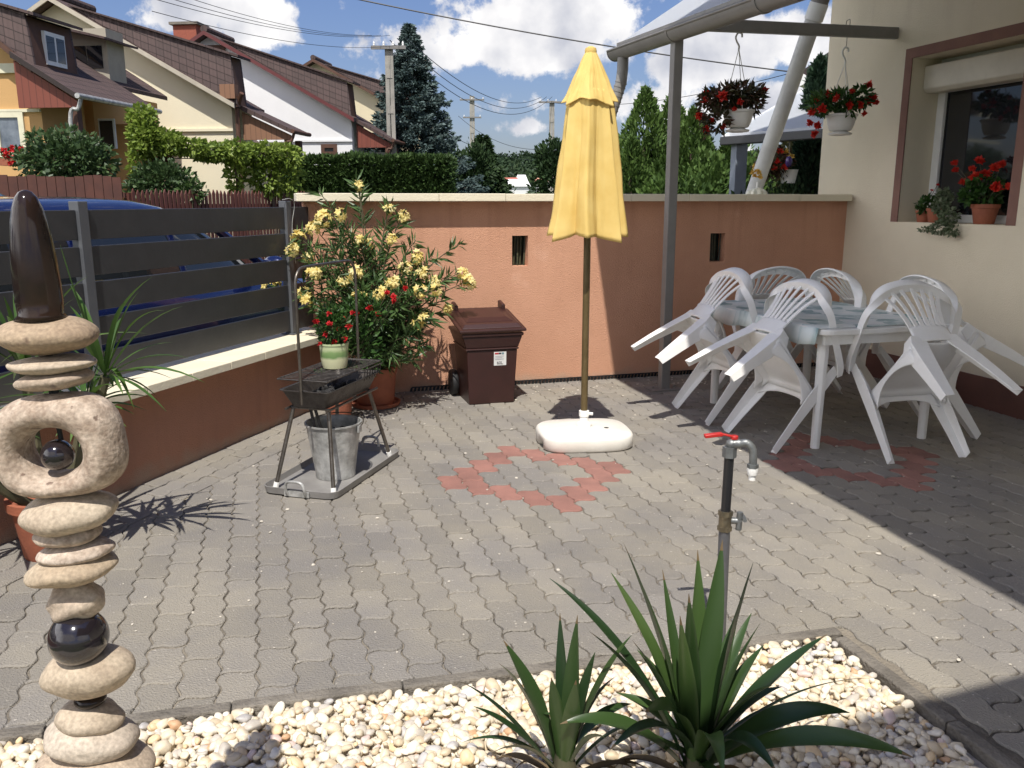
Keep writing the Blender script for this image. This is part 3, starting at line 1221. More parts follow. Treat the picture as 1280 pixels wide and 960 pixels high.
stones = [  # px, py, half width, half height, tilt, seed, material
    (59, 419, 61, 23, 2, 1.0, 'stone'), (66, 455, 53, 11, 2, 2.0, 'stone2'), (69, 474, 47, 13, 6, 3.0, 'stone'),
    (86, 640, 59, 27, 7, 4.0, 'stone2'), (86, 667, 41, 14, 5, 5.0, 'stone_speck'), (95, 688, 47, 14, 7, 6.0, 'stone_speck'), (91, 709, 55, 18, 8, 7.0, 'stone2'),
    (110, 839, 55, 31, 4, 9.0, 'stone2'), (112, 896, 41, 19, -6, 10.0, 'stone2'), (115, 921, 56, 24, -7, 11.0, 'stone2'), (119, 956, 70, 27, -3, 12.0, 'stone')]
for (px, py, hw, hh, tl, sd, mt) in stones:
    c, a, b = spx(px, py, hw, hh)
    mb = MB()
    mb.ball(c, (a, a * random.uniform(.72, .85), b), 40, 24, Matrix.Rotation(R(-tl), 3, 'Y'), .12, 1.25, sd, power=1.0)
    mb.build('stone', M[mt], tower, sharp=0)
# hidden courses down to the bed
z = .425
while z > .05:
    hh = random.uniform(.035, .055)
    mb = MB()
    mb.ball((base.x - .005, TY, z - hh), (random.uniform(.09, .12), random.uniform(.08, .1), hh), 32, 18, None, .08, 1.2, z * 9)
    mb.build('stone', M['stone2'], tower, sharp=0)
    z -= hh * 1.9
c, a, b = spx(95, 752, 36, 27)
mb = MB()
mb.ball(c, (a, a * .8, b), 40, 26, Matrix.Rotation(R(-18), 3, 'Y'), .24, 1.5, 8.4)
mb.build('stone', M['stone'], tower, sharp=0)
# ring stone with a hole
rc, ra, rb = spx(76, 555, 79, 64)
hc, ha, hb = spx(72, 561, 37, 29)
mb = MB()


def ring_fn(u, v):
    a = 2 * math.pi * u
    b = 2 * math.pi * v
    ca, sa = math.cos(a), math.sin(a)
    sq = (abs(ca) ** 3.0 + abs(sa) ** 3.0) ** (-1 / 3.0)
    outx, outz = ca * sq * ra, sa * sq * rb
    inx, inz = hc.x - rc.x + ca * ha, hc.z - rc.z + sa * hb
    cx, cz = (outx + inx) / 2, (outz + inz) / 2
    hx, hz = (outx - inx) / 2, (outz - inz) / 2
    k = math.cos(b)
    th = .046 * math.sin(b)
    d = Vector((ca, math.cos(b) * .4, sa))
    nn = 1 + .018 * noise.noise(d * 1.3)
    p = Vector((cx + hx * k, th, cz + hz * k)) * nn
    return rc + Matrix.Rotation(R(-6), 3, 'Y') @ p


mb.grid(ring_fn, 64, 28, True, 0, wrap=True)
mb.build('ring_stone', M['stone_speck'], tower, sharp=0)
for nm, px, py, r_ in (('black_ball', 77, 566, 19.5), ('black_ball', 103, 792, 35)):
    c, a, b = spx(px, py, r_, r_)
    c.y -= .012
    mb = MB()
    mb.ball(c, a, 40, 28)
    mb.build(nm, M['black_gloss'], tower, sharp=0)
c, a, b = spx(113, 873, 19, 10)
mb = MB()
mb.ball(c, (a, a, b), 28, 18)
mb.build('dark_bead', M['brown_glaze'], tower, sharp=0)
mb = MB()
mb.tube([at(63, 482, TY), at(77, 552, TY)], .004, 8)
pts = [at(px, py, TY) for px, py in ((55, 400), (66, 470), (72, 500))]
mb.tube(pts, .005, 8)
pts = [at(px, py, TY) for px, py in ((82, 612), (90, 690), (97, 750), (104, 800), (113, 870), (116, 930))] + [Vector((base.x, TY, -.02))]
mb.tube(pts, .005, 8)
mb.build('steel_rod', M['black_pl'], tower)
# tapering glazed point on top
prof = [(31, 398), (26, 392), (27.5, 375), (27, 350), (26, 325), (24, 300), (21, 278), (17.5, 260), (13, 247), (8, 240), (3, 237.6), (.2, 237.2)]
zs = []
cb = at(52, 397, TY)
for (r_, py) in prof:
    c, a, b = spx(50, py, r_, 1)
    zs.append((a, c.z - cb.z))
mb = MB()
mb.lathe(zs, cb, 36, M=Matrix.Rotation(R(-.8), 3, 'Y'))
mb.build('glazed_point', M['brown_glaze'], tower, sharp=0)

# ================================================================== spiky plant in a pot behind the tower
M['strap_leaf'] = leafmat('strap_leaf', [(.035, .075, .018), (.075, .15, .03), (.14, .22, .05)], .42, .25, 2.0)
pp = Vector((-1.93, 3.34, 0))
t = thing('potted_dracaena', 'spiky green strap-leaved plant in a terracotta pot behind the stone tower', 'potted plant', pp)
mb = MB()
mb.lathe([(.105, 0), (.11, .01), (.135, .215), (.152, .216), (.155, .255), (.138, .257), (.132, .23), (.001, .225)], pp, 36)
mb.build('pot', M['terra'], t, sharp=40)
heads = [((-1.63, 3.33, .76), 22, .50), ((-1.97, 3.36, .78), 22, .55), ((-2.12, 3.05, .62), 16, .5), ((-1.74, 3.36, .62), 34, .36)]
mb = MB()
for hd, n, ln in heads:
    mb.tube(bez(pp + UP * .2, (pp + Vector(hd)) / 2 + Vector((0, 0, -.05)), hd, 8), [.02] * 9, 8)
mb.build('stem', M['stem'], t)
mb = MB()
rs = random.Random(5)
for hd, n, ln in heads:
    hd = Vector(hd)
    for k in range(n):
        az = k * 2.399 + rs.uniform(-.3, .3)
        el = rs.uniform(-.55, 1.25)
        d = Vector((math.cos(az) * math.cos(el), math.sin(az) * math.cos(el), math.sin(el)))
        l_ = ln * rs.uniform(.6, 1.0) * (1.0 if el > 0 else .7)
        root = hd + d * .02
        tip = hd + d * l_ + Vector((0, 0, -.10 * l_))
        ct = hd + d * l_ * .5 + Vector((0, 0, .16 * l_))
        strap(mb, root, ct, tip, rs.uniform(.018, .034), .18, 8)
# the broad upright blades that stand clear of the rest
for (tp, ct, wd) in (((75, 306), (92, 372), .03), ((190, 346), (135, 385), .034), ((205, 388), (160, 385), .022), ((10, 398), (24, 440), .026), ((0, 455), (40, 420), .05), ((168, 512), (140, 440), .028)):
    strap(mb, Vector((-1.63, 3.33, .76)) if tp[0] > 60 else Vector((-1.97, 3.36, .74)), at(ct[0], ct[1], 3.33), at(tp[0], tp[1], 3.3), wd, .2, 10)
mb.build('strap_leaves', M['strap_leaf'], t, sharp=0)

# ================================================================== yuccas in the gravel bed
M['dry_leaf'] = leafmat('dry_leaf', [(.10, .07, .035), (.2, .14, .07)], .7, .2)
M['yucca'] = leafmat('yucca_leaf', [(.010, .024, .009), (.020, .046, .014), (.050, .092, .024), (.125, .19, .05)], .34, .2, 1.0, .55)


def yucca(name, label, root_px, tips, extra, zr=.10):
    rt = gr(*root_px)
    t = thing(name, label, 'plant', rt)
    mb = MB()
    mb.tube([rt + UP * -.03, rt + UP * zr, rt + UP * (zr + .07)], [.03, .034, .018], 12)
    mb.build('stem', M['stem'], t)
    mb = MB()
    rs = random.Random(len(tips))
    for (px, py, dy, wd, lift, sag) in tips:
        tip = at(px, py, rt.y + dy)
        d = tip - rt
        hr = Vector((d.x, d.y, 0))
        root = rt + UP * (zr + rs.uniform(-.02, .06)) + hr.normalized() * .022
        mid = root.lerp(tip, .5)
        ctrl = mid + UP * lift - hr * sag
        strap(mb, root, ctrl, tip, wd * rs.uniform(.85, 1.15), .2, 18, base=.55, twist=rs.uniform(-.9, .9), tipm=1 if rs.random() < .7 else None)
    for k in range(extra):
        az = k * 2.399
        el = rs.uniform(.1, 1.2)
        l_ = rs.uniform(.24, .40)
        d = Vector((math.cos(az) * math.cos(el), abs(math.sin(az)) * math.cos(el) if rs.random() < .6 else math.sin(az) * math.cos(el), math.sin(el)))
        root = rt + UP * (zr + .02) + d * .02
        strap(mb, root, root + d * l_ * .55 + UP * .05, root + d * l_, rs.uniform(.03, .045), .22, 12, base=.75)
    mb.build('sword_leaves', [M['yucca'], M['dry_leaf']], t, sharp=0)
    mb = MB()
    for k in range(7):
        az = k * 2.1 + .4
        d = Vector((math.cos(az), math.sin(az), -.1))
        l_ = rs.uniform(.14, .26)
        root = rt + UP * (zr * .5) + d * .02
        strap(mb, root, root + d * l_ * .6 + UP * .05, rt + d * l_ + UP * .012, rs.uniform(.018, .028), .3, 10, base=.8)
    mb.build('dry_leaves', M['dry_leaf'], t, sharp=0)
    return t


yucca('yucca', 'large dark green yucca with sword leaves growing in the pebbles before the standpipe', (868, 1000), [
    (779, 678, .10, .050, .03, .1), (764, 716, .05, .036, .03, .1), (828, 712, .12, .036, .0, 0), (872, 687, .16, .050, .02, .05), (903, 675, .12, .050, .02, .0),
    (942, 702, .02, .062, .02, .05), (861, 742, -.06, .050, .01, 0), (850, 770, -.10, .055, .0, 0), (687, 723, .14, .026, .10, .0), (736, 789, -.02, .050, .06, .1), (790, 800, -.08, .05, .03, .1),
    (951, 778, .10, .036, .03, .1), (955, 806, .16, .050, .05, .1), (1034, 793, .10, .046, .05, .0), (1087, 848, .28, .016, .10, .0), (1062, 891, .0, .056, .12, .0),
    (1142, 947, -.12, .060, .13, .0), (972, 968, -.22, .05, .16, .1), (905, 972, -.3, .05, .16, .1), (770, 866, .1, .04, .05, .1), (1000, 880, .3, .03, .08, 0),
    (762, 938, -.2, .05, .12, .1), (700, 905, -.05, .045, .12, 0), (806, 890, -.2, .05, .1, .1), (925, 760, .18, .045, .02, .1)], 7)
yucca('yucca', 'smaller yucca to the left of the large yucca, thin leaves spread over the pebbles', (705, 990), [
    (629, 800, .06, .060, .02, .1), (700, 766, .10, .030, .02, .1), (722, 769, .06, .052, .01, .0), (744, 815, .02, .042, .02, .1), (623, 829, .02, .036, .09, .0),
    (578, 853, .02, .028, .06, .0), (592, 883, -.06, .028, .05, .0), (578, 928, -.02, .026, .08, .0), (614, 942, -.12, .032, .08, .0), (769, 846, .04, .034, .05, .1),
    (842, 917, .02, .026, .13, .0), (689, 847, -.05, .046, .02, .1), (790, 880, .15, .03, .06, 0), (760, 925, -.08, .034, .07, 0), (660, 880, .18, .03, .05, 0), (720, 850, -.1, .045, .0, 0)], 1, .06)

# ================================================================== standpipe
tb = Vector((.705, 2.60, 0))
t = thing('standpipe', 'grey water standpipe with red lever tap at the edge of the pebbles', 'tap', tb)
top = at(912, 563, 2.60)
mid = at(906, 655, 2.60)
mb = MB()
foot = Vector((at(900, 800, 2.6).x, 2.60, -.05))
mb.tube([foot, mid], .0185, 18)
mb.build('lower_pipe', pmat('grey_pipe', (.10, .10, .105), (.075, .075, .08), 14, .45, .1, 60), t)
mb = MB()
mb.tube([mid, top], .0155, 18)
mb.build('upper_pipe', pmat('black_pipe', (.02, .02, .022), None, 14, .28), t)
mbr = pmat('dull_brass', (.32, .27, .18), (.2, .17, .12), 30, .4, .2, 90, metal=.85)
gm = pmat('grey_cast_metal', (.22, .23, .23), (.15, .155, .155), 25, .42, .15, 90, metal=.5)
mb = MB()
up = (top - mid).normalized()
mb.tube([mid - up * .022, mid - up * .006], .0235, 6, smooth=False)
mb.tube([mid - up * .006, mid + up * .03], .0205, 18)
mb.tube([mid + up * .03, mid + up * .046], .0235, 6, smooth=False)
mb.build('brass_union', mbr, t)
mb = MB()
c = mid + up * .012
mb.tube([c + Vector((.018, 0, 0)), c + Vector((.052, -.004, .0))], .011, 12)
mb.tube([c + Vector((.044, -.004, -.03)), c + Vector((.046, -.004, .03))], .010, 12)
mb.tube([c + Vector((.056, -.03, .012)), c + Vector((.060, .02, .012))], .007, 10)
mb.build('side_valve', gm, t)
mb = MB()
c = top
mb.tube([c - up * .022, c + up * .012], .0225, 6, smooth=False)
mb.ball(c + up * .022 + Vector((.004, 0, 0)), .018, 16, 12)
mb.tube([c + up * .022, c + up * .022 + Vector((.03, -.006, .002))], .016, 14)
pts = catmull([c + up * .022 + Vector((.028, -.006, .002)), c + up * .026 + Vector((.05, -.012, .002)), c + up * .014 + Vector((.068, -.016, -.006)), c + Vector((.072, -.017, -.03)), c + Vector((.072, -.017, -.05))], 5)
mb.tube(pts, .0125, 16)
mb.tube([c + Vector((.072, -.017, -.040)), c + Vector((.072, -.017, -.052))], .0185, 6, smooth=False)
mb.build('spout', gm, t)
mb = MB()
mb.lathe([(.017, 0), (.0175, -.008), (.015, -.022), (.011, -.023), (.011, -.040), (.004, -.041)][::-1], c + Vector((.072, -.017, -.053)), 18)
mb.build('hose_connector', M['white_pl'], t)
mb = MB()
lv = c + up * .043
mb.tube([lv + Vector((.012, 0, -.006)), lv + Vector((.012, 0, .006))], .013, 14)
mb.bar(lv + Vector((.012, 0, .002)), lv + Vector((-.028, -.004, .012)), .016, .006)
mb.bar(lv + Vector((-.028, -.004, .012)), lv + Vector((-.085, -.010, .007)), .020, .011)
mb.build('red_lever', pmat('red_lever_plastic', (.5, .025, .02), None, 20, .4), t, bevel=.002)

# ================================================================== parasol
PX = Vector((.438, 5.0, 0))
t = thing('parasol', 'closed yellow parasol on a white plastic base', 'parasol', PX)
mb = MB()


def sq(a, n=3.6):
    return (abs(math.cos(a)) ** n + abs(math.sin(a)) ** n) ** (-1 / n)


prof = [(.955, 0), (1.0, .012), (1.0, .070), (.985, .082), (.94, .092), (.5, .098), (.001, .1)]
V, Fc = [], []
nseg = 72
for (k, z) in prof:
    for j in range(nseg):
        a = 2 * math.pi * j / nseg
        q = sq(a)
        x, y = .283 * k * q * math.cos(a), .235 * k * q * math.sin(a)
        if z < .06 and x < -.24 and abs(y + .06) < .05:
            x += .03
        V.append(PX + Matrix.Rotation(R(8), 3, 'Z') @ Vector((x, y, z)))
for i in range(len(prof) - 1):
    for j in range(nseg):
        j2 = (j + 1) % nseg
        Fc.append((i * nseg + j, i * nseg + j2, (i + 1) * nseg + j2, (i + 1) * nseg + j))
Fc.append(tuple(reversed(range(nseg))))
mb.add(V, Fc, True)
pb = mb.build('base', pmat('white_base_plastic', (.80, .77, .70), (.73, .69, .61), 6, .42, .05, 60), t, sharp=50)
mb = MB()
mb.lathe([(.046, .097), (.043, .12), (.028, .135), (.026, .165), (.031, .168), (.031, .20), (.024, .203)], PX, 24)
mb.tube([PX + Vector((.025, -.012, .185)), PX + Vector((.052, -.02, .185))], .009, 10)
mb.build('socket', M['white_pl'], pb)
mb = MB()
mb.lathe([(.016, 0), (.016, .004), (.010, .006)], PX + Vector((.135, -.02, .094)), 14)
mb.build('filler_cap', M['black_pl'], pb)
mb = MB()
mb.tube([PX + UP * .17, PX + UP * 2.24], .0205, 20)
mb.build('pole', pmat('bronze_pole', (.165, .12, .055), (.12, .085, .035), 12, .38, .02, 40, metal=.35), t)
mcan, nt, N_, L_, B_ = newmat('yellow_cloth')
B_.inputs['Base Color'].default_value = (.84, .57, .13, 1)
B_.inputs['Roughness'].default_value = .85
tcx = N_.new('ShaderNodeTexCoord')
nzx = N_.new('ShaderNodeTexNoise'); nzx.inputs['Scale'].default_value = 9; nzx.inputs['Detail'].default_value = 5
L_.new(tcx.outputs['Object'], nzx.inputs['Vector'])
crx = N_.new('ShaderNodeValToRGB')
crx.color_ramp.elements[0].color = (.80, .57, .17, 1); crx.color_ramp.elements[0].position = .3
crx.color_ramp.elements[1].color = (.88, .67, .24, 1); crx.color_ramp.elements[1].position = .7
L_.new(nzx.outputs['Fac'], crx.inputs['Fac']); L_.new(crx.outputs['Color'], B_.inputs['Base Color'])
bpx = N_.new('ShaderNodeBump'); bpx.inputs['Strength'].default_value = .45
nb2 = N_.new('ShaderNodeTexNoise'); nb2.inputs['Scale'].default_value = 22; nb2.inputs['Detail'].default_value = 3
mpx = N_.new('ShaderNodeMapping'); mpx.inputs['Scale'].default_value = (1, 1, .25)
L_.new(tcx.outputs['Object'], mpx.inputs['Vector']); L_.new(mpx.outputs['Vector'], nb2.inputs['Vector'])
L_.new(nb2.outputs['Fac'], bpx.inputs['Height']); L_.new(bpx.outputs['Normal'], B_.inputs['Normal'])
tr = N_.new('ShaderNodeBsdfTranslucent'); L_.new(crx.outputs['Color'], tr.inputs['Color'])
mx = N_.new('ShaderNodeMixShader'); mx.inputs['Fac'].default_value = .22
L_.new(B_.outputs[0], mx.inputs[1]); L_.new(tr.outputs[0], mx.inputs[2]); L_.new(mx.outputs[0], N_['Material Output'].inputs['Surface'])


def canopy(z0, z1, r0, r1, folds, fold0, fold1, hem, ph, rnd=0.0):
    """hanging folded cloth: z0 top, z1 hem; ribs (eight) hold the cloth out, the panels fall in between"""
    nu, nv = 192, 36

    def fn(u, v):
        a = 2 * math.pi * u
        t_ = v
        fd = fold0 + (fold1 - fold0) * t_
        aw = a + .16 * math.sin(2 * a + 1.0) + .10 * math.sin(3 * a + ph)
        c_ = 1 - 2 * abs(math.sin(folds / 2 * aw + ph)) ** .8
        c_ += .22 * math.sin(2 * a + .8) + .2 * math.sin(3 * a + 2.0 + 1.5 * t_)
        rr = (r0 + (r1 - r0) * t_ ** .92)
        rr *= 1 + fd * .52 * c_
        aa = a + .16 * fd * math.sin(folds * a + ph + .8) + .05 * math.sin(5 * t_ + 3 * a) * t_
        rr *= 1 + .03 * noise.noise(Vector((math.cos(a) * 3, math.sin(a) * 3, t_ * 5))) + .035 * noise.noise(Vector((math.cos(a) * 9, math.sin(a) * 9, t_ * 3)))
        zz = z0 + (z1 - z0) * t_ + hem * t_ ** 5 * (.45 - .45 * c_) + .018 * t_ ** 4 * math.sin(3 * a + .7) - 1.0 * hem * t_ ** 4 * max(0, -math.sin(a))
        return PX + Vector((rr * math.cos(aa), rr * math.sin(aa) * .95, zz))
    mb = MB()
    mb.grid(fn, nu, nv, True, 0, wrap=True)
    return mb


canopy(2.05, 1.245, .114, .190, 8, .16, .50, .026, .5).build('canopy', mcan, t, sharp=0, solid=.0025)
canopy(2.262, 1.985, .024, .144, 8, .04, .26, .02, .5).build('top_flounce', mcan, t, sharp=0, solid=.0025)
mb = MB()
mb.lathe([(.030, 2.240), (.034, 2.258), (.030, 2.274), (.012, 2.284), (.001, 2.285)], PX, 18)
mb.build('finial', mcan, t)
mb = MB()
for k in range(8):
    a = 2 * math.pi * k / 8 - 1.2 / 8
    mb.tube([PX + Vector((math.cos(a) * .05, math.sin(a) * .05, 2.05)), PX + Vector((math.cos(a) * .12, math.sin(a) * .12, 1.29))], .006, 6)
mb.build('ribs', M['white_paint'], t)

# ================================================================== wheelie bin
BC = (gr(587, 507) + gr(643, 503)) / 2
BB = BC + E2 * .19
t = thing('wheelie_bin', 'small brown wheelie bin with closed lid standing at the salmon wall', 'bin', BB, TH)
mbin = pmat('brown_bin_plastic', (.042, .014, .012), (.034, .012, .010), 9, .42, .06, 120)


def bloc(x, y, z):
    return BB + E1 * x + E2 * y + UP * z


def frustum(mb, z0, z1, w0, d0, w1, d1, y0=0.0, y1=0.0):
    P = [bloc(x * w0 / 2, y * d0 / 2 + y0, z0) for x, y in ((-1, -1), (1, -1), (1, 1), (-1, 1))]
    P += [bloc(x * w1 / 2, y * d1 / 2 + y1, z1) for x, y in ((-1, -1), (1, -1), (1, 1), (-1, 1))]
    mb.add(P, [(3, 2, 1, 0), (4, 5, 6, 7), (0, 1, 5, 4), (1, 2, 6, 5), (2, 3, 7, 6), (3, 0, 4, 7)])


mb = MB()
frustum(mb, .0, .40, .335, .36, .375, .405)
frustum(mb, .4005, .415, .395, .425, .395, .425)
frustum(mb, .4155, .50, .385, .415, .44, .45)
frustum(mb, .5005, .525, .455, .465, .455, .465)
mb.build('body', mbin, t, bevel=.012)
mb = MB()


def lid_pt(u, v, dz=0):
    y = -.245 + .50 * v
    return bloc((u - .5) * .49, y, .532 + .085 * v + dz)


P = [lid_pt(u, v, d_) for d_ in (0, .022) for u, v in ((0, 0), (1, 0), (1, 1), (0, 1))]
box6 = [(3, 2, 1, 0), (4, 5, 6, 7), (0, 1, 5, 4), (1, 2, 6, 5), (2, 3, 7, 6), (3, 0, 4, 7)]
mb.add(P, box6)
P = [lid_pt(u, v, .0223) for u, v in ((.04, .05), (.96, .05), (.96, .95), (.04, .95))] + [lid_pt(u, v, .045) for u, v in ((.09, .12), (.91, .12), (.91, .9), (.09, .9))]
mb.add(P, box6)
P = [lid_pt(u, v, .0453) for u, v in ((.14, .2), (.86, .2), (.86, .82), (.14, .82))] + [lid_pt(u, v, .060) for u, v in ((.22, .34), (.78, .34), (.78, .74), (.22, .74))]
mb.add(P, box6)
for u in (.10, .84):
    P = [lid_pt(u_, v_, d_) for d_ in (.03, .085) for u_, v_ in ((u, .78), (u + .06, .78), (u + .06, 1.02), (u, 1.02))]
    mb.add(P, box6)
lid = mb.build('lid', mbin, t, bevel=.008)
mb = MB()
mb.tube([bloc(-.18, .27, .635), bloc(.18, .27, .635)], .013, 12)
mb.build('handle', mbin, t)
for sx in (-1, 1):
    x = sx * .205
    M3 = Matrix.Rotation(TH, 3, 'Z') @ Matrix.Rotation(R(90), 3, 'Y')
    mb = MB()
    mb.lathe([(.06, -.022), (.094, -.022), (.1, -.014), (.1, .014), (.094, .022), (.06, .022)], bloc(x, .18, .1), 32, M=M3)
    wh = mb.build('wheel', M['black_pl'], t, sharp=40)
    mb = MB()
    mb.lathe([(.0605, -.016), (.0605, .016)], bloc(x, .18, .1), 24, M=M3)
    mb.lathe([(.016, -.026), (.016, .026)], bloc(x, .18, .1), 16, M=M3)
    mb.build('hub', pmat('dark_hub', (.03, .03, .031), None, 9, .5), wh)
# sticker with the volume on it
sl0, sl1 = .285, .385
yf = lambda z: -(.36 + (.405 - .36) * z / .40) / 2 - .0022
mb = MB()
P = [bloc(.012, yf(sl0), sl0), bloc(.104, yf(sl0), sl0), bloc(.104, yf(sl1), sl1), bloc(.012, yf(sl1), sl1)]
mb.prism(P, E2 * .0012)
st = mb.build('sticker', pmat('white_sticker', (.78, .78, .76), None, 9, .5), t)


def strip(x0, x1, z0, z1, mat, nm, d=.0016):
    mb = MB()
    P = [bloc(x0, yf(z0) - d, z0), bloc(x1, yf(z0) - d, z0), bloc(x1, yf(z1) - d, z1), bloc(x0, yf(z1) - d, z1)]
    mb.prism(P, E2 * .001)
    mb.build(nm, mat, st)


mred = pmat('print_red', (.5, .04, .05), None, 9, .5)
mink = pmat('print_ink', (.05, .05, .06), None, 9, .5)
mgry = pmat('print_grey', (.42, .43, .46), None, 9, .5)
strip(.018, .046, .368, .379, mred, 'printed_block')
strip(.047, .066, .368, .379, mink, 'printed_block')
strip(.070, .086, .366, .380, pmat('print_teal', (.2, .32, .36), None, 9, .5), 'printed_emblem')
for k in range(3):
    strip(.020, .086 - .012 * (k % 2), .352 - k * .011, .355 - k * .011, mgry, 'printed_line')
tx = bpy.data.curves.new('lettering', 'FONT')
tx.body = '60L'
tx.size = .030
tx.extrude = .0004
tx.align_x = 'CENTER'
tx.materials.append(mink)
to = bpy.data.objects.new('lettering', tx)
COL.objects.link(to)
bpy.context.view_layer.update()
tm = bpy.data.meshes.new_from_object(to.evaluated_get(bpy.context.evaluated_depsgraph_get()))
bpy.data.objects.remove(to)
to = bpy.data.objects.new('lettering', tm)
COL.objects.link(to)
to.parent = st
pq = XF[t.name].inverted() @ bloc(.056, yf(.297) - .0022, .295)
to.location = pq
to.rotation_euler = (R(90 - 3.2), 0, 0)

# ================================================================== grill on its tray
GC = Vector((-.955, 4.40, 0))
GAX = Vector((.285, .958, 0)).normalized()
GAY = Vector((GAX.y, -GAX.x, 0))
t = thing('charcoal_grill', 'rusty charcoal grill stand on a grey metal tray beside the low wall', 'grill', GC, math.atan2(GAX.y, GAX.x) - R(90))


def q3(s, n, z):
    return GC + GAX * s + GAY * n + UP * z


mb = MB()


def rrect(hx, hy, r, k=5):
    out = []
    for cx, cy, a0 in ((hx - r, hy - r, 0), (-hx + r, hy - r, 90), (-hx + r, -hy + r, 180), (hx - r, -hy + r, 270)):
        for i in range(k + 1):
            a = R(a0 + 90 * i / k)
            out.append((cx + r * math.cos(a), cy + r * math.sin(a)))
    return out


rings = [(rrect(.375, .185, .05), .002), (rrect(.40, .205, .055), .006), (rrect(.405, .21, .055), .040), (rrect(.40, .205, .05), .041), (rrect(.392, .197, .05), .012), (rrect(.37, .18, .045), .010)]
V, Fc = [], []
for rg, z in rings:
    V += [q3(x, -y, z) for x, y in rg]
n = len(rings[0][0])
for i in range(len(rings) - 1):
    for j in range(n):
        j2 = (j + 1) % n
        Fc.append((i * n + j2, i * n + j, (i + 1) * n + j, (i + 1) * n + j2))
Fc.append(tuple(range(n)))
Fc.append(tuple(reversed(range(5 * n, 6 * n))))
mb.add(V, Fc, True)
mtray = pmat('grey_tray_enamel', (.30, .29, .275), (.22, .21, .20), 5, .5, .1, 40, metal=.15)
tray = mb.build('tray', mtray, t, sharp=35)
for sgn in (-1, 1):
    mb = MB()
    pts = catmull([q3(sgn * .408, -.05, .012), q3(sgn * .425, -.052, .05), q3(sgn * .428, -.035, .085), q3(sgn * .428, .035, .085), q3(sgn * .425, .052, .05), q3(sgn * .408, .05, .012)], 6)
    mb.tube(pts, .0075, 10)
    mb.bar(q3(sgn * .409, -.07, .02), q3(sgn * .409, .07, .02), .004, .03)
    mb.build('tray_handle', M['galv'], tray)
LT = {}
for sx in (-1, 1):
    for sy in (-1, 1):
        a, b = q3(sx * .335, sy * .165, .012), q3(sx * .23, sy * .10, .415)
        mb = MB()
        mb.tube([a, b], .0105, 10)
        lg = mb.build('leg', M['rod'], t)
        mb = MB()
        mb.tube([a + (a - b).normalized() * .0, a + (b - a).normalized() * .03], .0145, 10)
        mb.build('foot_cap', M['white_pl'], lg)
mb = MB()
for sy in (-1, 1):
    mb.tube([q3(-.28, sy * .115, .418), q3(.30, sy * .115, .418)], .007, 8)
for sx in (-1, 1):
    mb.tube([q3(sx * .235, -.115, .417), q3(sx * .235, .115, .417)], .006, 8)
mb.build('side_rail', M['rod'], t)
mb = MB()
rings = [(rrect(.25, .10, .03), .425), (rrect(.29, .135, .03), .512), (rrect(.30, .145, .03), .515), (rrect(.30, .145, .03), .519), (rrect(.284, .13, .03), .517), (rrect(.245, .096, .03), .431)]
V, Fc = [], []
for rg, z in rings:
    V += [q3(x, -y, z) for x, y in rg]
n = len(rings[0][0])
for i in range(len(rings) - 1):
    for j in range(n):
        j2 = (j + 1) % n
        Fc.append((i * n + j2, i * n + j, (i + 1) * n + j, (i + 1) * n + j2))
Fc.append(tuple(range(n)))
Fc.append(tuple(reversed(range(5 * n, 6 * n))))
mb.add(V, Fc, True)
pan = mb.build('fire_pan', M['rust_steel'], t, sharp=35)
mb = MB()
rs = random.Random(3)
for k in range(46):
    mb.ball(q3(rs.uniform(-.22, .22), rs.uniform(-.08, .08), .442 + rs.uniform(0, .03)), (rs.uniform(.015, .03), rs.uniform(.012, .025), rs.uniform(.01, .02)), 8, 6, Matrix.Rotation(rs.uniform(0, 6), 3, 'Z'), .5, 2, k)
mb.build('ash_and_charcoal', pmat('charcoal', (.05, .047, .045), (.015, .015, .015), 30, .95, .6, 60), pan)
for sy in (-1, 1):
    mb = MB()
    for k in range(7):
        mb.bar(q3(.10 + k * .032, sy * .138, .50), q3(.10 + k * .032, sy * .146, .56), .004, .004)
    mb.tube([q3(.08, sy * .146, .56), q3(.31, sy * .146, .56)], .0035, 6)
    mb.build('wind_guard', M['rust_steel'], pan)
# grate hung between the two uprights
ZG = .575
mb = MB()
for sy in (-1, 1):
    mb.tube([q3(-.30, sy * .14, ZG), q3(.30, sy * .14, ZG)], .0045, 8)
for sx in (-1, 1):
    mb.tube([q3(sx * .30, -.14, ZG), q3(sx * .30, .14, ZG)], .0045, 8)
for k in range(1, 20):
    s = -.30 + .6 * k / 20
    mb.tube([q3(s, -.14, ZG + .003), q3(s, .14, ZG + .003)], .0022, 6)
mb.tube([q3(-.1, -.14, ZG - .004), q3(-.1, .14, ZG - .004)], .004, 6)
mb.build('grate', M['rust_steel'], t)
mb = MB()
zt = 1.13
mb.tube([q3(-.315, 0, .455)] + catmull([q3(-.315, 0, .90), q3(-.313, 0, 1.06), q3(-.27, 0, zt - .01), q3(-.2, 0, zt)], 5) + catmull([q3(.2, 0, zt), q3(.27, 0, zt - .01), q3(.313, 0, 1.06), q3(.315, 0, .9)], 5) + [q3(.315, 0, .455)], .0072, 12)
mb.build('hoop', M['rod'], t)

# flower pot on the grate
M['small_leaf'] = leafmat('small_leaf', [(.02, .05, .012), (.04, .10, .02), (.09, .17, .04)], .45, .25, 6)
M['red_petal'] = leafmat('red_petal', [(.42, .012, .02), (.58, .02, .025), (.70, .05, .045)], .5, .3, 6)


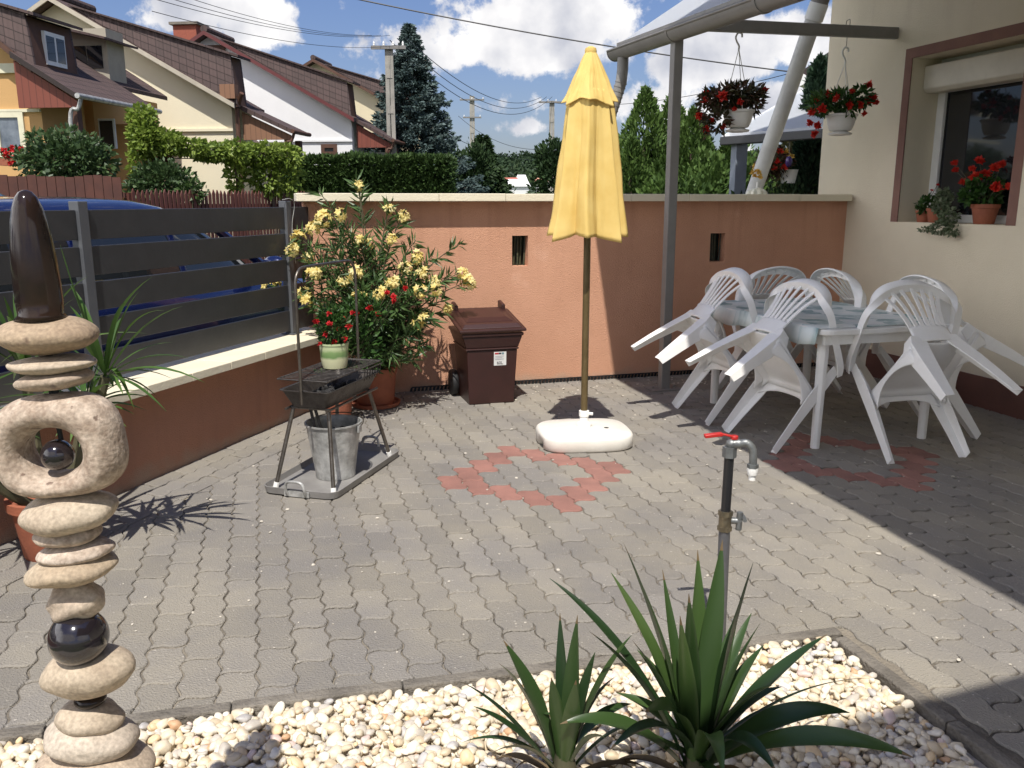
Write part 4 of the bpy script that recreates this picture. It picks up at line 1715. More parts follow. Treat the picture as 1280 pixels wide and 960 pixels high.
def blob_leaves(c, r, n, L_, W_, up=.3, seed=0, squash=1.0):
    """leaves in a loose ball, pointing out"""
    d = rdirs(n)
    rad = RNG.uniform(.25, 1.0, (n, 1)) ** .6
    P = np.array(c)[None] + d * rad * np.array(r)[None]
    D = d + np.array([0, 0, up])[None] + RNG.normal(size=(n, 3)) * .5
    return leaves_np(P, D, RNG.uniform(.7, 1.2, n) * L_, RNG.uniform(.7, 1.2, n) * W_)


def bloom(mb, c, r, petals=14, axis=None):
    """double flower: a rosette of petals"""
    c = np.array(c)
    d = rdirs(petals * 2)
    ax = np.array(axis if axis is not None else (0, -.5, .8))
    ax = ax / np.linalg.norm(ax)
    d = d - .5 * np.minimum(d @ ax, 0)[:, None] * ax[None]
    V, Fq = leaves_np(np.repeat(c[None], petals * 2, 0), d + ax[None] * .35, RNG.uniform(.7, 1.1, petals * 2) * r, r * .75, bend=.15)
    mb.addnp(V, Fq, False)


def potted(name, label, cat, base, prof, potmat, plants, lm, flowers, fm, group=None, stems=True, n=30, extra_pot=None):
    t = thing(name, label, cat, base, 0, group)
    mb = MB()
    mb.lathe(prof, base, n)
    p = mb.build('pot', potmat, t, sharp=40)
    mb = MB()
    for (c, r, k, l_, w_) in plants:
        V, Fq = blob_leaves(Vector(base) + Vector(c), r, k, l_, w_)
        mb.addnp(V, Fq)
    mb.build('leaves', lm, t)
    if stems:
        mb = MB()
        for (c, r_, _) in flowers:
            b = Vector(base) + Vector((0, 0, prof[-1][1]))
            f = Vector(base) + Vector(c)
            mb.tube(bez(b, b.lerp(f, .5) + UP * .03, f, 5), .0022, 5, cap=False)
        if flowers:
            mb.build('stems', M['stem'], t)
    for (c, r_, k) in flowers:
        mb = MB()
        bloom(mb, Vector(base) + Vector(c), r_, k)
        mb.build('flower', fm, t)
    return t


fpb = q3(.02, .01, ZG + .0055)
mgp, nt, N_, L_, B_ = newmat('green_glazed_pot')
tcx = N_.new('ShaderNodeTexCoord'); sx = N_.new('ShaderNodeSeparateXYZ'); L_.new(tcx.outputs['Object'], sx.inputs[0])
nzx = N_.new('ShaderNodeTexNoise'); nzx.inputs['Scale'].default_value = 25; L_.new(tcx.outputs['Object'], nzx.inputs['Vector'])
ma = N_.new('ShaderNodeMath'); ma.operation = 'MULTIPLY_ADD'; L_.new(nzx.outputs['Fac'], ma.inputs[0]); ma.inputs[1].default_value = .02; L_.new(sx.outputs['Z'], ma.inputs[2])
mr = N_.new('ShaderNodeMapRange'); mr.inputs['From Max'].default_value = .15; L_.new(ma.outputs[0], mr.inputs['Value'])
crx = N_.new('ShaderNodeValToRGB')
while len(crx.color_ramp.elements) < 6:
    crx.color_ramp.elements.new(.5)
for i, (p, c) in enumerate(((0, (.58, .58, .36)), (.42, (.60, .60, .38)), (.52, (.16, .27, .10)), (.66, (.22, .33, .13)), (.78, (.50, .56, .33)), (1, (.42, .50, .28)))):
    crx.color_ramp.elements[i].position = p; crx.color_ramp.elements[i].color = rgb(c)
L_.new(mr.outputs[0], crx.inputs['Fac']); L_.new(crx.outputs[0], B_.inputs['Base Color']); B_.inputs['Roughness'].default_value = .3
fl = []
rs = random.Random(9)
for (px, py) in ((411, 392), (395, 402), (412, 405), (429, 398), (431, 424), (407, 418), (424, 412), (440, 391), (400, 430), (418, 428), (436, 408)):
    p = at(px, py, fpb.y - .03 + rs.uniform(-.06, .03)) - fpb
    fl.append((p, rs.uniform(.016, .024), 10))
potted('flower_pot', 'pale green glazed pot of small red flowers standing on the grill grate', 'flower pot', fpb,
       [(.055, 0), (.062, .004), (.072, .05), (.074, .1), (.076, .125), (.079, .127), (.079, .136), (.070, .136), (.066, .118), (.001, .112)], mgp,
       [((0, 0, .21), (.085, .085, .085), 420, .035, .02), ((0, 0, .28), (.07, .07, .05), 160, .03, .018)], M['small_leaf'], fl, M['red_petal'])

# bucket and coal tongs on the tray
bk = q3(-.06, .03, .0115)
t = thing('metal_bucket', 'dented galvanised bucket under the grill', 'bucket', bk)
mb = MB()
mb.lathe([(.098, .008), (.1, 0), (.103, 0), (.105, .008), (.104, .02), (.143, .285), (.150, .289), (.150, .297), (.141, .297), (.098, .02), (.001, .018)], bk, 40)
mb.build('bucket_body', M['galv'], t, sharp=40)
for sx in (-1, 1):
    mb = MB()
    mb.box(bk + GAY * (sx * .150) + UP * .268, (.012, .03, .035), math.atan2(GAY.y, GAY.x))
    mb.build('lug', M['galv'], t)
mb = MB()
pts = []
for k in range(17):
    a = math.pi * k / 16
    pts.append(bk + GAY * (.157 * math.cos(a)) + (GAX * .62 + UP * .10).normalized() * (.157 * math.sin(a)) + UP * .283)
mb.tube(pts, .003, 6)
mb.build('bail_handle', M['rod'], t)
mb = MB()
mb.lathe([(.128, .19), (.001, .21)], bk, 24)
for k in range(26):
    a, r_ = rs.uniform(0, 6.28), rs.uniform(0, .1)
    mb.ball(bk + Vector((math.cos(a) * r_, math.sin(a) * r_, .205 + rs.uniform(0, .03))), (.026, .02, .016), 8, 6, Matrix.Rotation(a, 3, 'Z'), .5, 2, k)
mb.build('charcoal', bpy.data.materials['charcoal'], t)
t = thing('coal_tongs', 'dark iron tongs leaning in the galvanised bucket', 'tongs', bk + UP * .2)
mb = MB()
for dx in (-.018, .022):
    mb.bar(bk + GAY * (-.055 + dx) - GAX * .05 + UP * .22, bk + GAY * (-.13 + dx * .6) + GAX * .0 + UP * .40, .016, .005, up=(0, 1, 0))
mb.build('tongs_arm', M['rust_steel'], t)


# ================================================================== oleander
OB = Vector((-.985, 5.97, 0))
t = thing('oleander', 'tall yellow flowering oleander in a terracotta pot at the back wall corner', 'potted shrub', OB)
mb = MB()
mb.lathe([(.122, 0), (.126, .004), (.130, .03), (.133, .034), (.152, .24), (.160, .242), (.166, .285), (.152, .287), (.146, .262), (.001, .258)], OB, 40)
mb.lathe([(.15, .0), (.17, .004), (.178, .03), (.168, .03), (.16, .012), (.128, .010)], OB, 36, capb=False, capt=False)
mb.build('pot', M['terra'], t, sharp=40)
M['oleander_leaf'] = leafmat('oleander_leaf', [(.04, .078, .025), (.08, .145, .045), (.14, .22, .075)], .42, .22, 3)
M['yellow_petal'] = leafmat('yellow_petal', [(.80, .62, .17), (.87, .74, .30), (.90, .82, .50)], .55, .35, 6)
clusters = [(405, 272, -.12, 34), (392, 285, -.06, 26), (425, 268, -.2, 18), (338, 357, .0, 46), (372, 296, -.1, 26), (365, 312, -.15, 22), (385, 322, -.05, 16), (486, 262, .05, 16), (503, 270, .08, 20), (490, 300, -.1, 12),
            (521, 322, .05, 30), (527, 342, .0, 26), (508, 335, -.12, 24), (445, 342, -.30, 30), (430, 352, -.25, 20), (392, 342, -.2, 26), (380, 366, -.2, 22), (448, 372, -.35, 26), (474, 368, -.35, 30),
            (492, 352, -.32, 26), (526, 364, -.3, 22), (545, 362, -.1, 18), (585, 352, .05, 38), (577, 340, .05, 20), (522, 405, -.2, 18), (530, 398, -.25, 14), (560, 386, .0, 12), (448, 232, .05, 10), (450, 300, -.1, 10), (462, 305, 0, 10), (383, 375, -.25, 14), (544, 352, 0, 12)]
bare = [(446, 226, .05), (398, 238, .05), (575, 305, .1), (540, 322, .1), (488, 252, .08), (520, 300, .1), (470, 320, -.05), (415, 310, -.2), (350, 340, 0), (360, 300, 0), (560, 345, .05), (500, 380, -.3), (430, 395, -.35),
        (470, 405, -.4), (510, 420, -.35), (450, 430, -.4), (490, 440, -.35), (540, 400, -.15), (415, 420, -.3), (400, 390, -.25), (520, 450, -.25), (460, 455, -.35), (535, 430, -.2), (440, 290, -.1), (420, 285, 0), (470, 350, -.2), (400, 330, -.1), (485, 400, -.3), (505, 360, -.2), (430, 330, -.1), (555, 375, 0)]
stems, lv_P, lv_D, lv_L, lv_W = MB(), [], [], [], []
rs = random.Random(21)
root = OB + UP * .26


def branch(tip, dense, r0=.008):
    dirh = Vector((tip.x - root.x, tip.y - root.y, 0))
    ctrl = root + dirh * .25 + UP * (tip.z - root.z) * .72
    b0 = root + Vector((rs.uniform(-.07, .07), rs.uniform(-.07, .07), 0))
    pts = bez(b0, ctrl, tip, 14)
    stems.tube(pts, [r0 * (1 - .65 * i / 14) for i in range(15)], 6, cap=False)
    n = len(pts) - 1
    k = int(dense)
    for i in range(k):
        tt = rs.uniform(.18, 1.0) ** .75
        f = tt * n
        a = min(int(f), n - 1)
        p = pts[a].lerp(pts[a + 1], f - a)
        d = (pts[a + 1] - pts[a]).normalized()
        side = Vector((rs.gauss(0, 1), rs.gauss(0, 1), rs.gauss(0, 1)))
        side = (side - d * side.dot(d)).normalized()
        dd = (d * rs.uniform(.25, .95) + side * rs.uniform(.6, 1.0) + UP * rs.uniform(-.25, .2)).normalized()
        lv_P.append(p); lv_D.append(dd)
        l_ = rs.uniform(.075, .135)
        lv_L.append(l_); lv_W.append(l_ * rs.uniform(.14, .2))


CL = []
for (px, py, dy, k) in clusters:
    tip = at(px, py, OB.y + dy)
    branch(tip, 44)
    CL.append((tip, k))
for (px, py, dy) in bare:
    branch(at(px, py, OB.y + dy), 50)
for k in range(18):
    a = rs.uniform(0, 6.28)
    branch(root + Vector((math.cos(a) * rs.uniform(.1, .42), math.sin(a) * rs.uniform(.1, .32) - .05, rs.uniform(.25, .7))), 60)
stems.build('stems', M['stem'], t)
mb = MB()
V, Fq = leaves_np(np.array(lv_P), np.array(lv_D), np.array(lv_L), np.array(lv_W), bend=.12)
mb.addnp(V, Fq)
mb.build('leaves', M['oleander_leaf'], t)
for tip, k in CL:
    mb = MB()
    rad = .024 + .0011 * k
    for i in range(max(5, int(k * .62))):
        d = Vector((rs.gauss(0, 1), rs.gauss(0, 1), rs.gauss(.15, 1))).normalized()
        c = tip + d * rad * rs.uniform(.45, .95)
        ax = (d + Vector((0, -.3, .2))).normalized()
        u = ax.orthogonal().normalized()
        v = ax.cross(u)
        P, D = [], []
        a0 = rs.uniform(0, 6)
        for q in range(5):
            a = a0 + q * 2 * math.pi / 5
            P.append(c); D.append(u * math.cos(a) + v * math.sin(a) + ax * .35)
        V, Fq = leaves_np(np.array(P), np.array(D), .030, .021, roll=np.array([tuple(ax)] * 5), bend=.1)
        mb.addnp(V, Fq)
    mb.build('flower_cluster', M['yellow_petal'], t)

# red roses beside it
rbp = Vector((-1.16, 5.52, 0))
fl = []
for (px, py) in ((491, 371), (492, 377), (506, 361), (473, 393), (445, 392), (484, 366), (430, 398), (462, 385)):
    fl.append((at(px, py, 5.45 + rs.uniform(-.02, .05)) - rbp, rs.uniform(.022, .030), 10))
potted('red_rose', 'dark leaved plant with crimson blooms in front of the oleander, behind the grill', 'potted plant', rbp,
       [(.07, 0), (.075, .01), (.095, .17), (.105, .172), (.107, .2), (.095, .2), (.09, .185), (.001, .18)], M['terra'],
       [((.12, -.02, .50), (.20, .14, .22), 500, .06, .028), ((.2, -.02, .72), (.16, .1, .12), 260, .055, .026), ((0, 0, .3), (.12, .12, .12), 160, .05, .025)], M['small_leaf'], fl, M['red_petal'])

# ================================================================== table with cloth
TN = (Vector((1.809, 4.878, 0)) + Vector((2.550, 5.087, 0))) / 2       # between the near legs
t = thing('garden_table', 'white plastic garden table under a teal and white cloth', 'table', TN + E2 * .6, TH)
TBX = .47
LEG = .385


def tb_(x, y, z):
    return TN + E1 * x + E2 * y + UP * z


mb = MB()
poly = [tb_(x, y + .60, .695) for x, y in rrect(TBX, .72, .09, 6)]
mb.prism(poly, UP * .035)
mb.build('tabletop', M['white_pl'], t, bevel=.008)
mb = MB()
for a, b in ((tb_(-.42, -.06, .665), tb_(.42, -.06, .665)), (tb_(-.42, 1.26, .665), tb_(.42, 1.26, .665)), (tb_(-.42, -.06, .665), tb_(-.42, 1.26, .665)), (tb_(.42, -.06, .665), tb_(.42, 1.26, .665))):
    mb.bar(a, b, .018, .06)
mb.build('apron', M['white_pl'], t)
for y in (0, 1.2):
    for sx in (-1, 1):
        mb = MB()
        mb.tube([tb_(sx * LEG, y, 0), tb_(sx * LEG * .985, y, .694)], [.028, .037], 8, smooth=False)
        mb.build('leg', M['white_pl'], t, bevel=.004)
# cloth
mc, nt, N_, L_, B_ = newmat('teal_white_cloth')
tcx = N_.new('ShaderNodeTexCoord')
mp = N_.new('ShaderNodeMapping'); mp.inputs['Scale'].default_value = (4.4, 4.4, 0)
L_.new(tcx.outputs['Object'], mp.inputs['Vector'])
nzx = N_.new('ShaderNodeTexNoise'); nzx.inputs['Scale'].default_value = 2.2; nzx.inputs['Detail'].default_value = 3
L_.new(mp.outputs[0], nzx.inputs['Vector'])
ad_ = N_.new('ShaderNodeVectorMath'); ad_.operation = 'MULTIPLY_ADD'; L_.new(nzx.outputs['Color'], ad_.inputs[0]); ad_.inputs[1].default_value = (.5, .5, 0); L_.new(mp.outputs[0], ad_.inputs[2])
ck = N_.new('ShaderNodeTexChecker'); ck.inputs['Scale'].default_value = 1.0
L_.new(ad_.outputs[0], ck.inputs['Vector'])
ck.inputs['Color1'].default_value = (.76, .77, .74, 1); ck.inputs['Color2'].default_value = (.24, .36, .36, 1)
n3_ = N_.new('ShaderNodeTexNoise'); n3_.inputs['Scale'].default_value = 1.7; n3_.inputs['Detail'].default_value = 4; L_.new(mp.outputs[0], n3_.inputs['Vector'])
mr = N_.new('ShaderNodeMapRange'); mr.inputs['From Min'].default_value = .42; mr.inputs['From Max'].default_value = .58; L_.new(n3_.outputs['Fac'], mr.inputs['Value'])
mx = N_.new('ShaderNodeMix'); mx.data_type = 'RGBA'; L_.new(mr.outputs[0], mx.inputs['Factor']); L_.new(ck.outputs['Color'], mx.inputs['A']); mx.inputs['B'].default_value = (.66, .71, .69, 1)
L_.new(mx.outputs['Result'], B_.inputs['Base Color']); B_.inputs['Roughness'].default_value = .5
mb = MB()
nx, ny = 40, 60


def cloth(u, v):
    x = -.525 + .985 * u
    y = -.075 + 1.46 * v
    z = .7345 + .0025 * noise.noise(Vector((x * 6, y * 6, 0))) + .002 * abs(noise.noise(Vector((x * 2, y * 2, 4))))
    px = max(-.485 - x, 0, x - .485)
    if x < -.472:
        z -= (-.472 - x) * 1.9 + .010 * math.sin(y * 16)
        x = -.475 - (-.472 - x) * .35
    if y > 1.33:
        z -= (y - 1.33) * 1.5
    return tb_(x, y, z)


mb.grid(cloth, nx, ny)
o = mb.build('tablecloth', mc, None, sharp=0, solid=.003)
tag(o, 'teal and white patchwork cloth lying on the garden table', 'tablecloth')

# ================================================================== stacking chairs tipped against the table
mchair = pmat('white_chair_plastic', (.90, .89, .865), (.83, .815, .78), 5, .36, .03, 70, spots=((.55, .52, .46), 8, .74))


def lsec(w, th):
    """angle section: two flanges meeting at the outer corner, in (u, v)"""
    return [(0, 0), (w, 0), (w, th), (th, th), (th, w * .72), (0, w * .72)]


def make_chair(label, foot, rz, tilt, group):
    t = thing('garden_chair', label, 'chair', (0, 0, 0), 0, group)

    def sub(mb, nm, bev=.004, sharp=40):
        return mb.build(nm, mchair, t, world=False, bevel=bev, sharp=sharp)
    # seat
    mb = MB()

    def seat(u, v):
        y = -.53 + .42 * v
        hw = .185 + .040 * v ** .8
        x = (u - .5) * 2
        z = .405 + .022 * v - .018 * (1 - x * x) * math.sin(math.pi * min(v * 1.05, 1)) + .012 * (1 - v) ** 3
        if v > .9:
            z -= (v - .9) * (v - .9) * 3.2
        e_ = abs(x)
        if e_ > .93:
            z -= (e_ - .93) * .62
        return Vector((x * hw, y, z))
    mb.grid(seat, 28, 24)
    # skirts: arched sides and front below the seat
    for s in (-1, 1):
        def skirt(u, v, s=s):
            y = -.52 + .395 * u
            arch = .03 + .085 * (abs(u - .5) * 2) ** 2.2
            hw = .186 + .040 * u ** .8
            return Vector((s * (hw + .006 * v), y, .392 + .02 * u - arch * v))
        mb.grid(skirt, 24, 5)

    def front(u, v):
        x = (u - .5) * 2
        arch = .026 + .07 * abs(x) ** 3
        return Vector((x * .226, -.108 + .006 * (1 - x * x) + .02 * v, .405 - arch * v))
    mb.grid(front, 24, 4)
    o = mb.build('seat', mchair, t, world=False, sharp=50, solid=.006)
    # legs
    for s in (-1, 1):
        mb = MB()
        P = [Vector((s * .268, .006, 0)), Vector((s * .266, -.032, .15)), Vector((s * .262, -.072, .32)), Vector((s * .262, -.108, .46)), Vector((s * .268, -.150, .585))]
        W = [.050, .062, .078, .082, .062]
        us = [Vector((-s, 0, 0)) * w_ for w_ in W]
        vs = [Vector((0, -1, 0)) * w_ for w_ in W]
        sec = [(0, 0), (1, 0), (1, .1), (.1, .1), (.1, .95), (0, .95)]
        if s < 0:
            sec = sec[::-1]
        mb.sweep(P, us, vs, sec, True, False)
        sub(mb, 'front_leg', .003)
        mb = MB()
        P = [Vector((s * .245, -.585, 0)), Vector((s * .225, -.572, .15)), Vector((s * .200, -.555, .30)), Vector((s * .172, -.540, .42)), Vector((s * .150, -.543, .47))]
        W = [.058, .075, .094, .105, .08]
        us = [Vector((-s, 0, 0)) * w_ for w_ in W]
        vs = [Vector((0, 1, .06)) * w_ for w_ in W]
        sec = [(0, 0), (1, 0), (1, .09), (.09, .09), (.09, .85), (0, .85)]
        if s > 0:
            sec = sec[::-1]
        mb.sweep(P, us, vs, sec, True, False)
        sub(mb, 'rear_leg', .003)
    # back: arch flowing into the arms
    mb = MB()
    half = [(.268, -.15, .585), (.284, -.20, .610), (.292, -.28, .630), (.290, -.37, .655), (.282, -.45, .690), (.266, -.515, .722), (.225, -.572, .765), (.160, -.605, .796), (.08, -.620, .812), (0, -.625, .817)]
    full = [Vector((x, y, z)) for x, y, z in half] + [Vector((-x, y, z)) for x, y, z in reversed(half[:-1])]
    P = catmull(full, 4)
    us, vs = [], []
    cen = Vector((0, -.46, .62))
    for i, p in enumerate(P):
        tt = (P[min(i + 1, len(P) - 1)] - P[max(i - 1, 0)]).normalized()
        # face of the band: outward-up at the arms, backwards at the top
        k = min(max((p.z - .66) / .16, 0), 1)
        nf = (UP * (1 - k) + Vector((0, -.95, .30)) * k)
        nf = (nf - tt * nf.dot(tt)).normalized()
        uu = tt.cross(nf).normalized()
        wd = .058 + .012 * k
        us.append(uu * wd)
        vs.append(nf * .012)
    sec = [(-.5, -.5), (-.5, .1), (-.38, .5), (.38, .5), (.5, .1), (.5, -.5)]
    mb.sweep(P, us, vs, sec, True, True)
    # rim turned down along the outer edge
    rim = [(-.5, .1), (-.44, .1), (-.47, -3.6), (-.53, -3.6)]
    mb.sweep(P, us, vs, rim, True, True)
    sub(mb, 'arched_frame', .0, 40)
    # slats and lower panel
    mb = MB()

    def panel(u, v):
        x = (u - .5) * 2
        hw = .135 - .012 * v
        z = .425 + .105 * v + (.014 * (1 - x * x) if v > .95 else 0)
        return Vector((x * hw, -.530 - .010 * v - .012 * (1 - x * x), z))
    mb.grid(panel, 16, 8)
    o = mb.build('back_panel', mchair, t, world=False, sharp=50, solid=.008)
    mb = MB()
    ns = 7
    for k in range(ns):
        x = (k - (ns - 1) / 2) / ((ns - 1) / 2)
        b0 = Vector((x * .112, -.541 - .010 * (1 - x * x), .530))
        ang = x * .92
        tx_ = math.sin(ang) * .245
        # height of the arch at that x
        best = min((p for p in P if p.z > .70), key=lambda p: abs(p.x - tx_))
        b1 = Vector((tx_, best.y + .010, best.z - .022))
        ctrl = b0.lerp(b1, .5) + Vector((-x * .030, -.012, .02))
        pts = bez(b0 - (b1 - b0) * .04, ctrl, b1, 10)
        w_ = .026 if abs(k - 3) < 3 else .030
        us_ = [Vector((1, 0, 0)) * (w_ * (1 - .15 * i / 10)) for i in range(11)]
        vs_ = [Vector((0, -.95, .3)) * .009] * 11
        mb.sweep(pts, us_, vs_, [(-.5, -.5), (.5, -.5), (.5, .5), (-.5, .5)], True, False)
    sub(mb, 'back_slats', .0015)
    return t


def place_chair(o, foot, rz, tilt):
    o.location = foot
    o.rotation_euler = (-tilt, 0, rz)


GRP = 'white plastic chairs tipped against the garden table'
ch0 = make_chair('white slat-back chair tipped on the near end of the table, legs towards the pebbles', None, 0, 0, GRP)


def edge(x, y):
    return tb_(x, y, 0)


fs = [
    (edge(.08, -.395), R(16.3 - 1), R(54), None),
    (edge(-.69, .23), R(16.3 - 90 + 3), R(56), 'white slat-back chair tipped on the left side of the table, nearest the tap'),
    (edge(-.73, .90), R(16.3 - 90 - 3), R(52), 'white slat-back chair tipped on the left side of the table, nearest the canopy post'),
    (edge(.12, 1.60), R(16.3 + 180), R(57), 'white chair tipped on the far end of the table, facing out from the salmon wall'),
    (edge(.72, .15), R(16.3 + 90 - 4), R(54), 'white chair leaning on the house side of the table, its legs beside the plinth'),
    (edge(.72, .98), R(16.3 + 90), R(57), 'white chair leaning on the house side of the table, nearest the wall corner'),
]
for i, (ft, rz, tl, lab) in enumerate(fs):
    o = ch0 if i == 0 else copy_tree(ch0)
    if lab:
        o['label'] = lab
    place_chair(o, ft, rz, tl)

# ================================================================== hanging baskets
M['bronze_leaf'] = leafmat('bronze_leaf', [(.025, .03, .014), (.055, .055, .022), (.085, .035, .025), (.07, .10, .035)], .4, .2, 6)
M['orange_red_petal'] = leafmat('orange_red_petal', [(.45, .02, .012), (.62, .03, .02), (.72, .07, .03)], .45, .3, 6)
mbask = pmat('white_basket_plastic', (.74, .73, .71), (.68, .67, .64), 8, .4)


def basket(name, label, px, py, Y, lm, leaf_sets, flowers, hook_px, single):
    c = at(px, py, Y)                               # centre of the pot's top rim
    base = c - UP * .125
    t = thing(name, label, 'hanging basket', base)
    mb = MB()
    mb.lathe([(.075, 0), (.082, .004), (.098, .04), (.112, .105), (.122, .108), (.124, .125), (.112, .126), (.10, .10), (.001, .095)], base, 32)
    p = mb.build('pot', mbask, t, sharp=40)
    mb = MB()
    mb.lathe([(.05, -.035), (.085, -.03), (.09, -.018), (.06, -.010), (.05, 0)], base, 28)
    mb.build('drip_saucer', mbask, t, sharp=40)
    beam = PB + UP * 2.715
    hk = at(hook_px[0], hook_px[1], Y)
    mb = MB()
    for k in range(3):
        a = 2.1 * k + .5
        mb.tube([base + Vector((math.cos(a) * .118, math.sin(a) * .118, .12)), hk + UP * -.05], .0028, 6)
    mb.tube(catmull([hk + UP * -.06, hk + Vector((.0, 0, -.03)), hk + Vector((-.02, 0, .005)), hk + Vector((-.026, 0, .035)), hk + Vector((-.008, 0, .062)), hk + Vector((.016, 0, .055)), hk + Vector((.02, 0, .03))], 6), .007, 8)
    mb.build('hanger', mbask, t)
    mb = MB()
    zb = 2.715 + .018 * (hk - PB).dot(E1)
    top = Vector((hk.x, hk.y, zb + .045))
    mb.tube([hk + UP * .055, Vector((hk.x, hk.y, zb - .05))], .003, 6)
    mb.tube(catmull([Vector((hk.x, hk.y - .034, zb - .05)), Vector((hk.x, hk.y - .036, zb + .05)), Vector((hk.x, hk.y, zb + .058)), Vector((hk.x, hk.y + .036, zb + .05)), Vector((hk.x, hk.y + .034, zb - .05))], 4), .003, 6)
    mb.build('wire_hook', M['rod'], t)
    mb = MB()
    for (qx, qy, dy, r_, k, l_, w_) in leaf_sets:
        V, Fq = blob_leaves(at(qx, qy, Y + dy), r_, k, l_, w_, up=-.1)
        mb.addnp(V, Fq)
    mb.build('leaves', lm, t)
    for (qx, qy, dy, r_) in flowers:
        mb = MB()
        bloom(mb, at(qx, qy, Y + dy), r_ * 1.35, 13, axis=(rs.uniform(-.5, .3), -.8, -.2))
        mb.build('flower', M['orange_red_petal'], t)


Y1, Y2 = 6.69, 6.95
basket('hanging_basket', 'white hanging basket of bronze leaved begonia with red flowers, hung mid-beam', 923, 138, Y1, M['bronze_leaf'],
       [(905, 122, 0, (.17, .13, .08), 330, .07, .028), (925, 118, 0, (.17, .13, .07), 300, .07, .028), (885, 135, -.03, (.07, .09, .12), 130, .06, .026), (942, 125, 0, (.06, .1, .09), 120, .065, .026), (884, 158, -.04, (.03, .05, .07), 50, .05, .02), (900, 150, -.08, (.07, .06, .08), 110, .06, .024)],
       [(903, 120, -.13, .036), (925, 127, -.14, .024), (875, 144, -.05, .034), (881, 125, -.05, .026), (955, 113, 0, .03), (883, 163, -.05, .032), (904, 158, -.12, .020), (882, 115, 0, .022), (890, 150, -.1, .02), (918, 136, -.14, .018)],
       (924, 52), True)
basket('hanging_basket', 'white hanging basket of green leaves crowded with red flowers, hung next to the house wall', 1052, 143, Y2, M['small_leaf'],
       [(1050, 126, 0, (.16, .12, .07), 330, .06, .03), (1025, 130, -.03, (.08, .09, .08), 160, .06, .028), (1075, 122, 0, (.09, .1, .07), 170, .06, .03), (1060, 136, -.1, (.06, .04, .05), 60, .06, .03)],
       [(1028, 136, -.13, .034), (1015, 140, -.08, .03), (1012, 153, -.08, .030), (1022, 157, -.1, .028), (1018, 167, -.09, .028), (1035, 118, -.05, .03), (1045, 122, -.12, .03), (1062, 131, -.14, .032), (1075, 131, -.12, .028), (1088, 124, -.05, .044), (1086, 106, 0, .030), (1080, 142, -.1, .022), (1020, 126, -.05, .024), (1065, 114, -.1, .02), (1050, 116, 0, .022), (1095, 128, -.02, .025)],
       (1057, 70), True)

# ================================================================== pots on the window sill
def sill(tt, d, z=WZ0):
    return h(tt, d, z)


gb = sill(1.36, .13, WZ0 + .001)
fl = []


def sill_px(px, py, d):
    """point seen at (px, py) on the vertical plane d behind the wall face"""
    o = h(0, d, 0)
    dr = ray(px, py)
    nrm = E1
    k = (o - Vector((0, 0, EYE))).dot(nrm) / dr.dot(nrm)
    return Vector((0, 0, EYE)) + dr * k


for (px, py, r_) in ((1224, 201, .030), (1243, 210, .030), (1220, 222, .040), (1232, 218, .034), (1245, 235, .036), (1193, 204, .022), (1194, 213, .022), (1204, 228, .026), (1252, 206, .026), (1262, 234, .026), (1215, 212, .024)):
    fl.append((sill_px(px, py, .06 + rs.uniform(0, .12)) - gb, r_ * 1.45, 20))
g0 = sill_px(1228, 240, .13) - gb
potted('geranium', 'red geranium in a terracotta pot on the window sill', 'potted plant', gb,
       [(.065, 0), (.068, .004), (.088, .11), (.095, .111), (.097, .14), (.088, .14), (.083, .125), (.001, .12)], M['terra'],
       [((g0.x, g0.y, .20), (.14, .11, .07), 300, .05, .042), ((g0.x + .02, g0.y, .27), (.12, .1, .06), 120, .045, .04)], M['small_leaf'], fl, M['orange_red_petal'])
tb2 = sill(.93, .10, WZ0 + .001)
M['ivy_leaf'] = leafmat('variegated_leaf', [(.05, .085, .035), (.13, .17, .09), (.36, .38, .27)], .5, .2, 8)
t = thing('trailing_plant', 'variegated trailing plant hanging over the front of the window sill', 'potted plant', tb2)
mb = MB()
mb.lathe([(.05, 0), (.053, .004), (.068, .085), (.074, .086), (.075, .108), (.068, .108), (.001, .095)], tb2, 28)
mb.build('pot', M['terra'], t, sharp=40)
mb = MB()
for (px, py, d, r_, k, l_) in ((1180, 245, .06, (.06, .05, .05), 140, .035), (1176, 258, -.02, (.06, .04, .06), 170, .032), (1186, 270, -.05, (.07, .03, .06), 190, .03), (1176, 284, -.06, (.08, .025, .05), 190, .028), (1190, 288, -.06, (.05, .025, .04), 90, .028), (1155, 286, -.05, (.05, .02, .012), 40, .025)):
    V, Fq = blob_leaves(sill_px(px, py, d), r_, k, l_, l_ * .75, up=-.5)
    mb.addnp(V, Fq)
mb.build('leaves', M['ivy_leaf'], t)
tb3 = sill(.78, .12, WZ0 + .001)
fl = [(sill_px(px, py, .10) - tb3, .016, 8) for px, py in ((1172, 231), (1165, 238))]
g1 = sill_px(1162, 242, .10) - tb3
potted('small_begonia', 'little dark leaved plant at the left end of the window sill', 'potted plant', tb3,
       [(.045, 0), (.048, .004), (.058, .07), (.064, .071), (.065, .09), (.058, .09), (.001, .08)], M['terra'],
       [((g1.x, g1.y, .13), (.08, .06, .06), 170, .045, .032)], M['small_leaf'], fl, M['red_petal'])


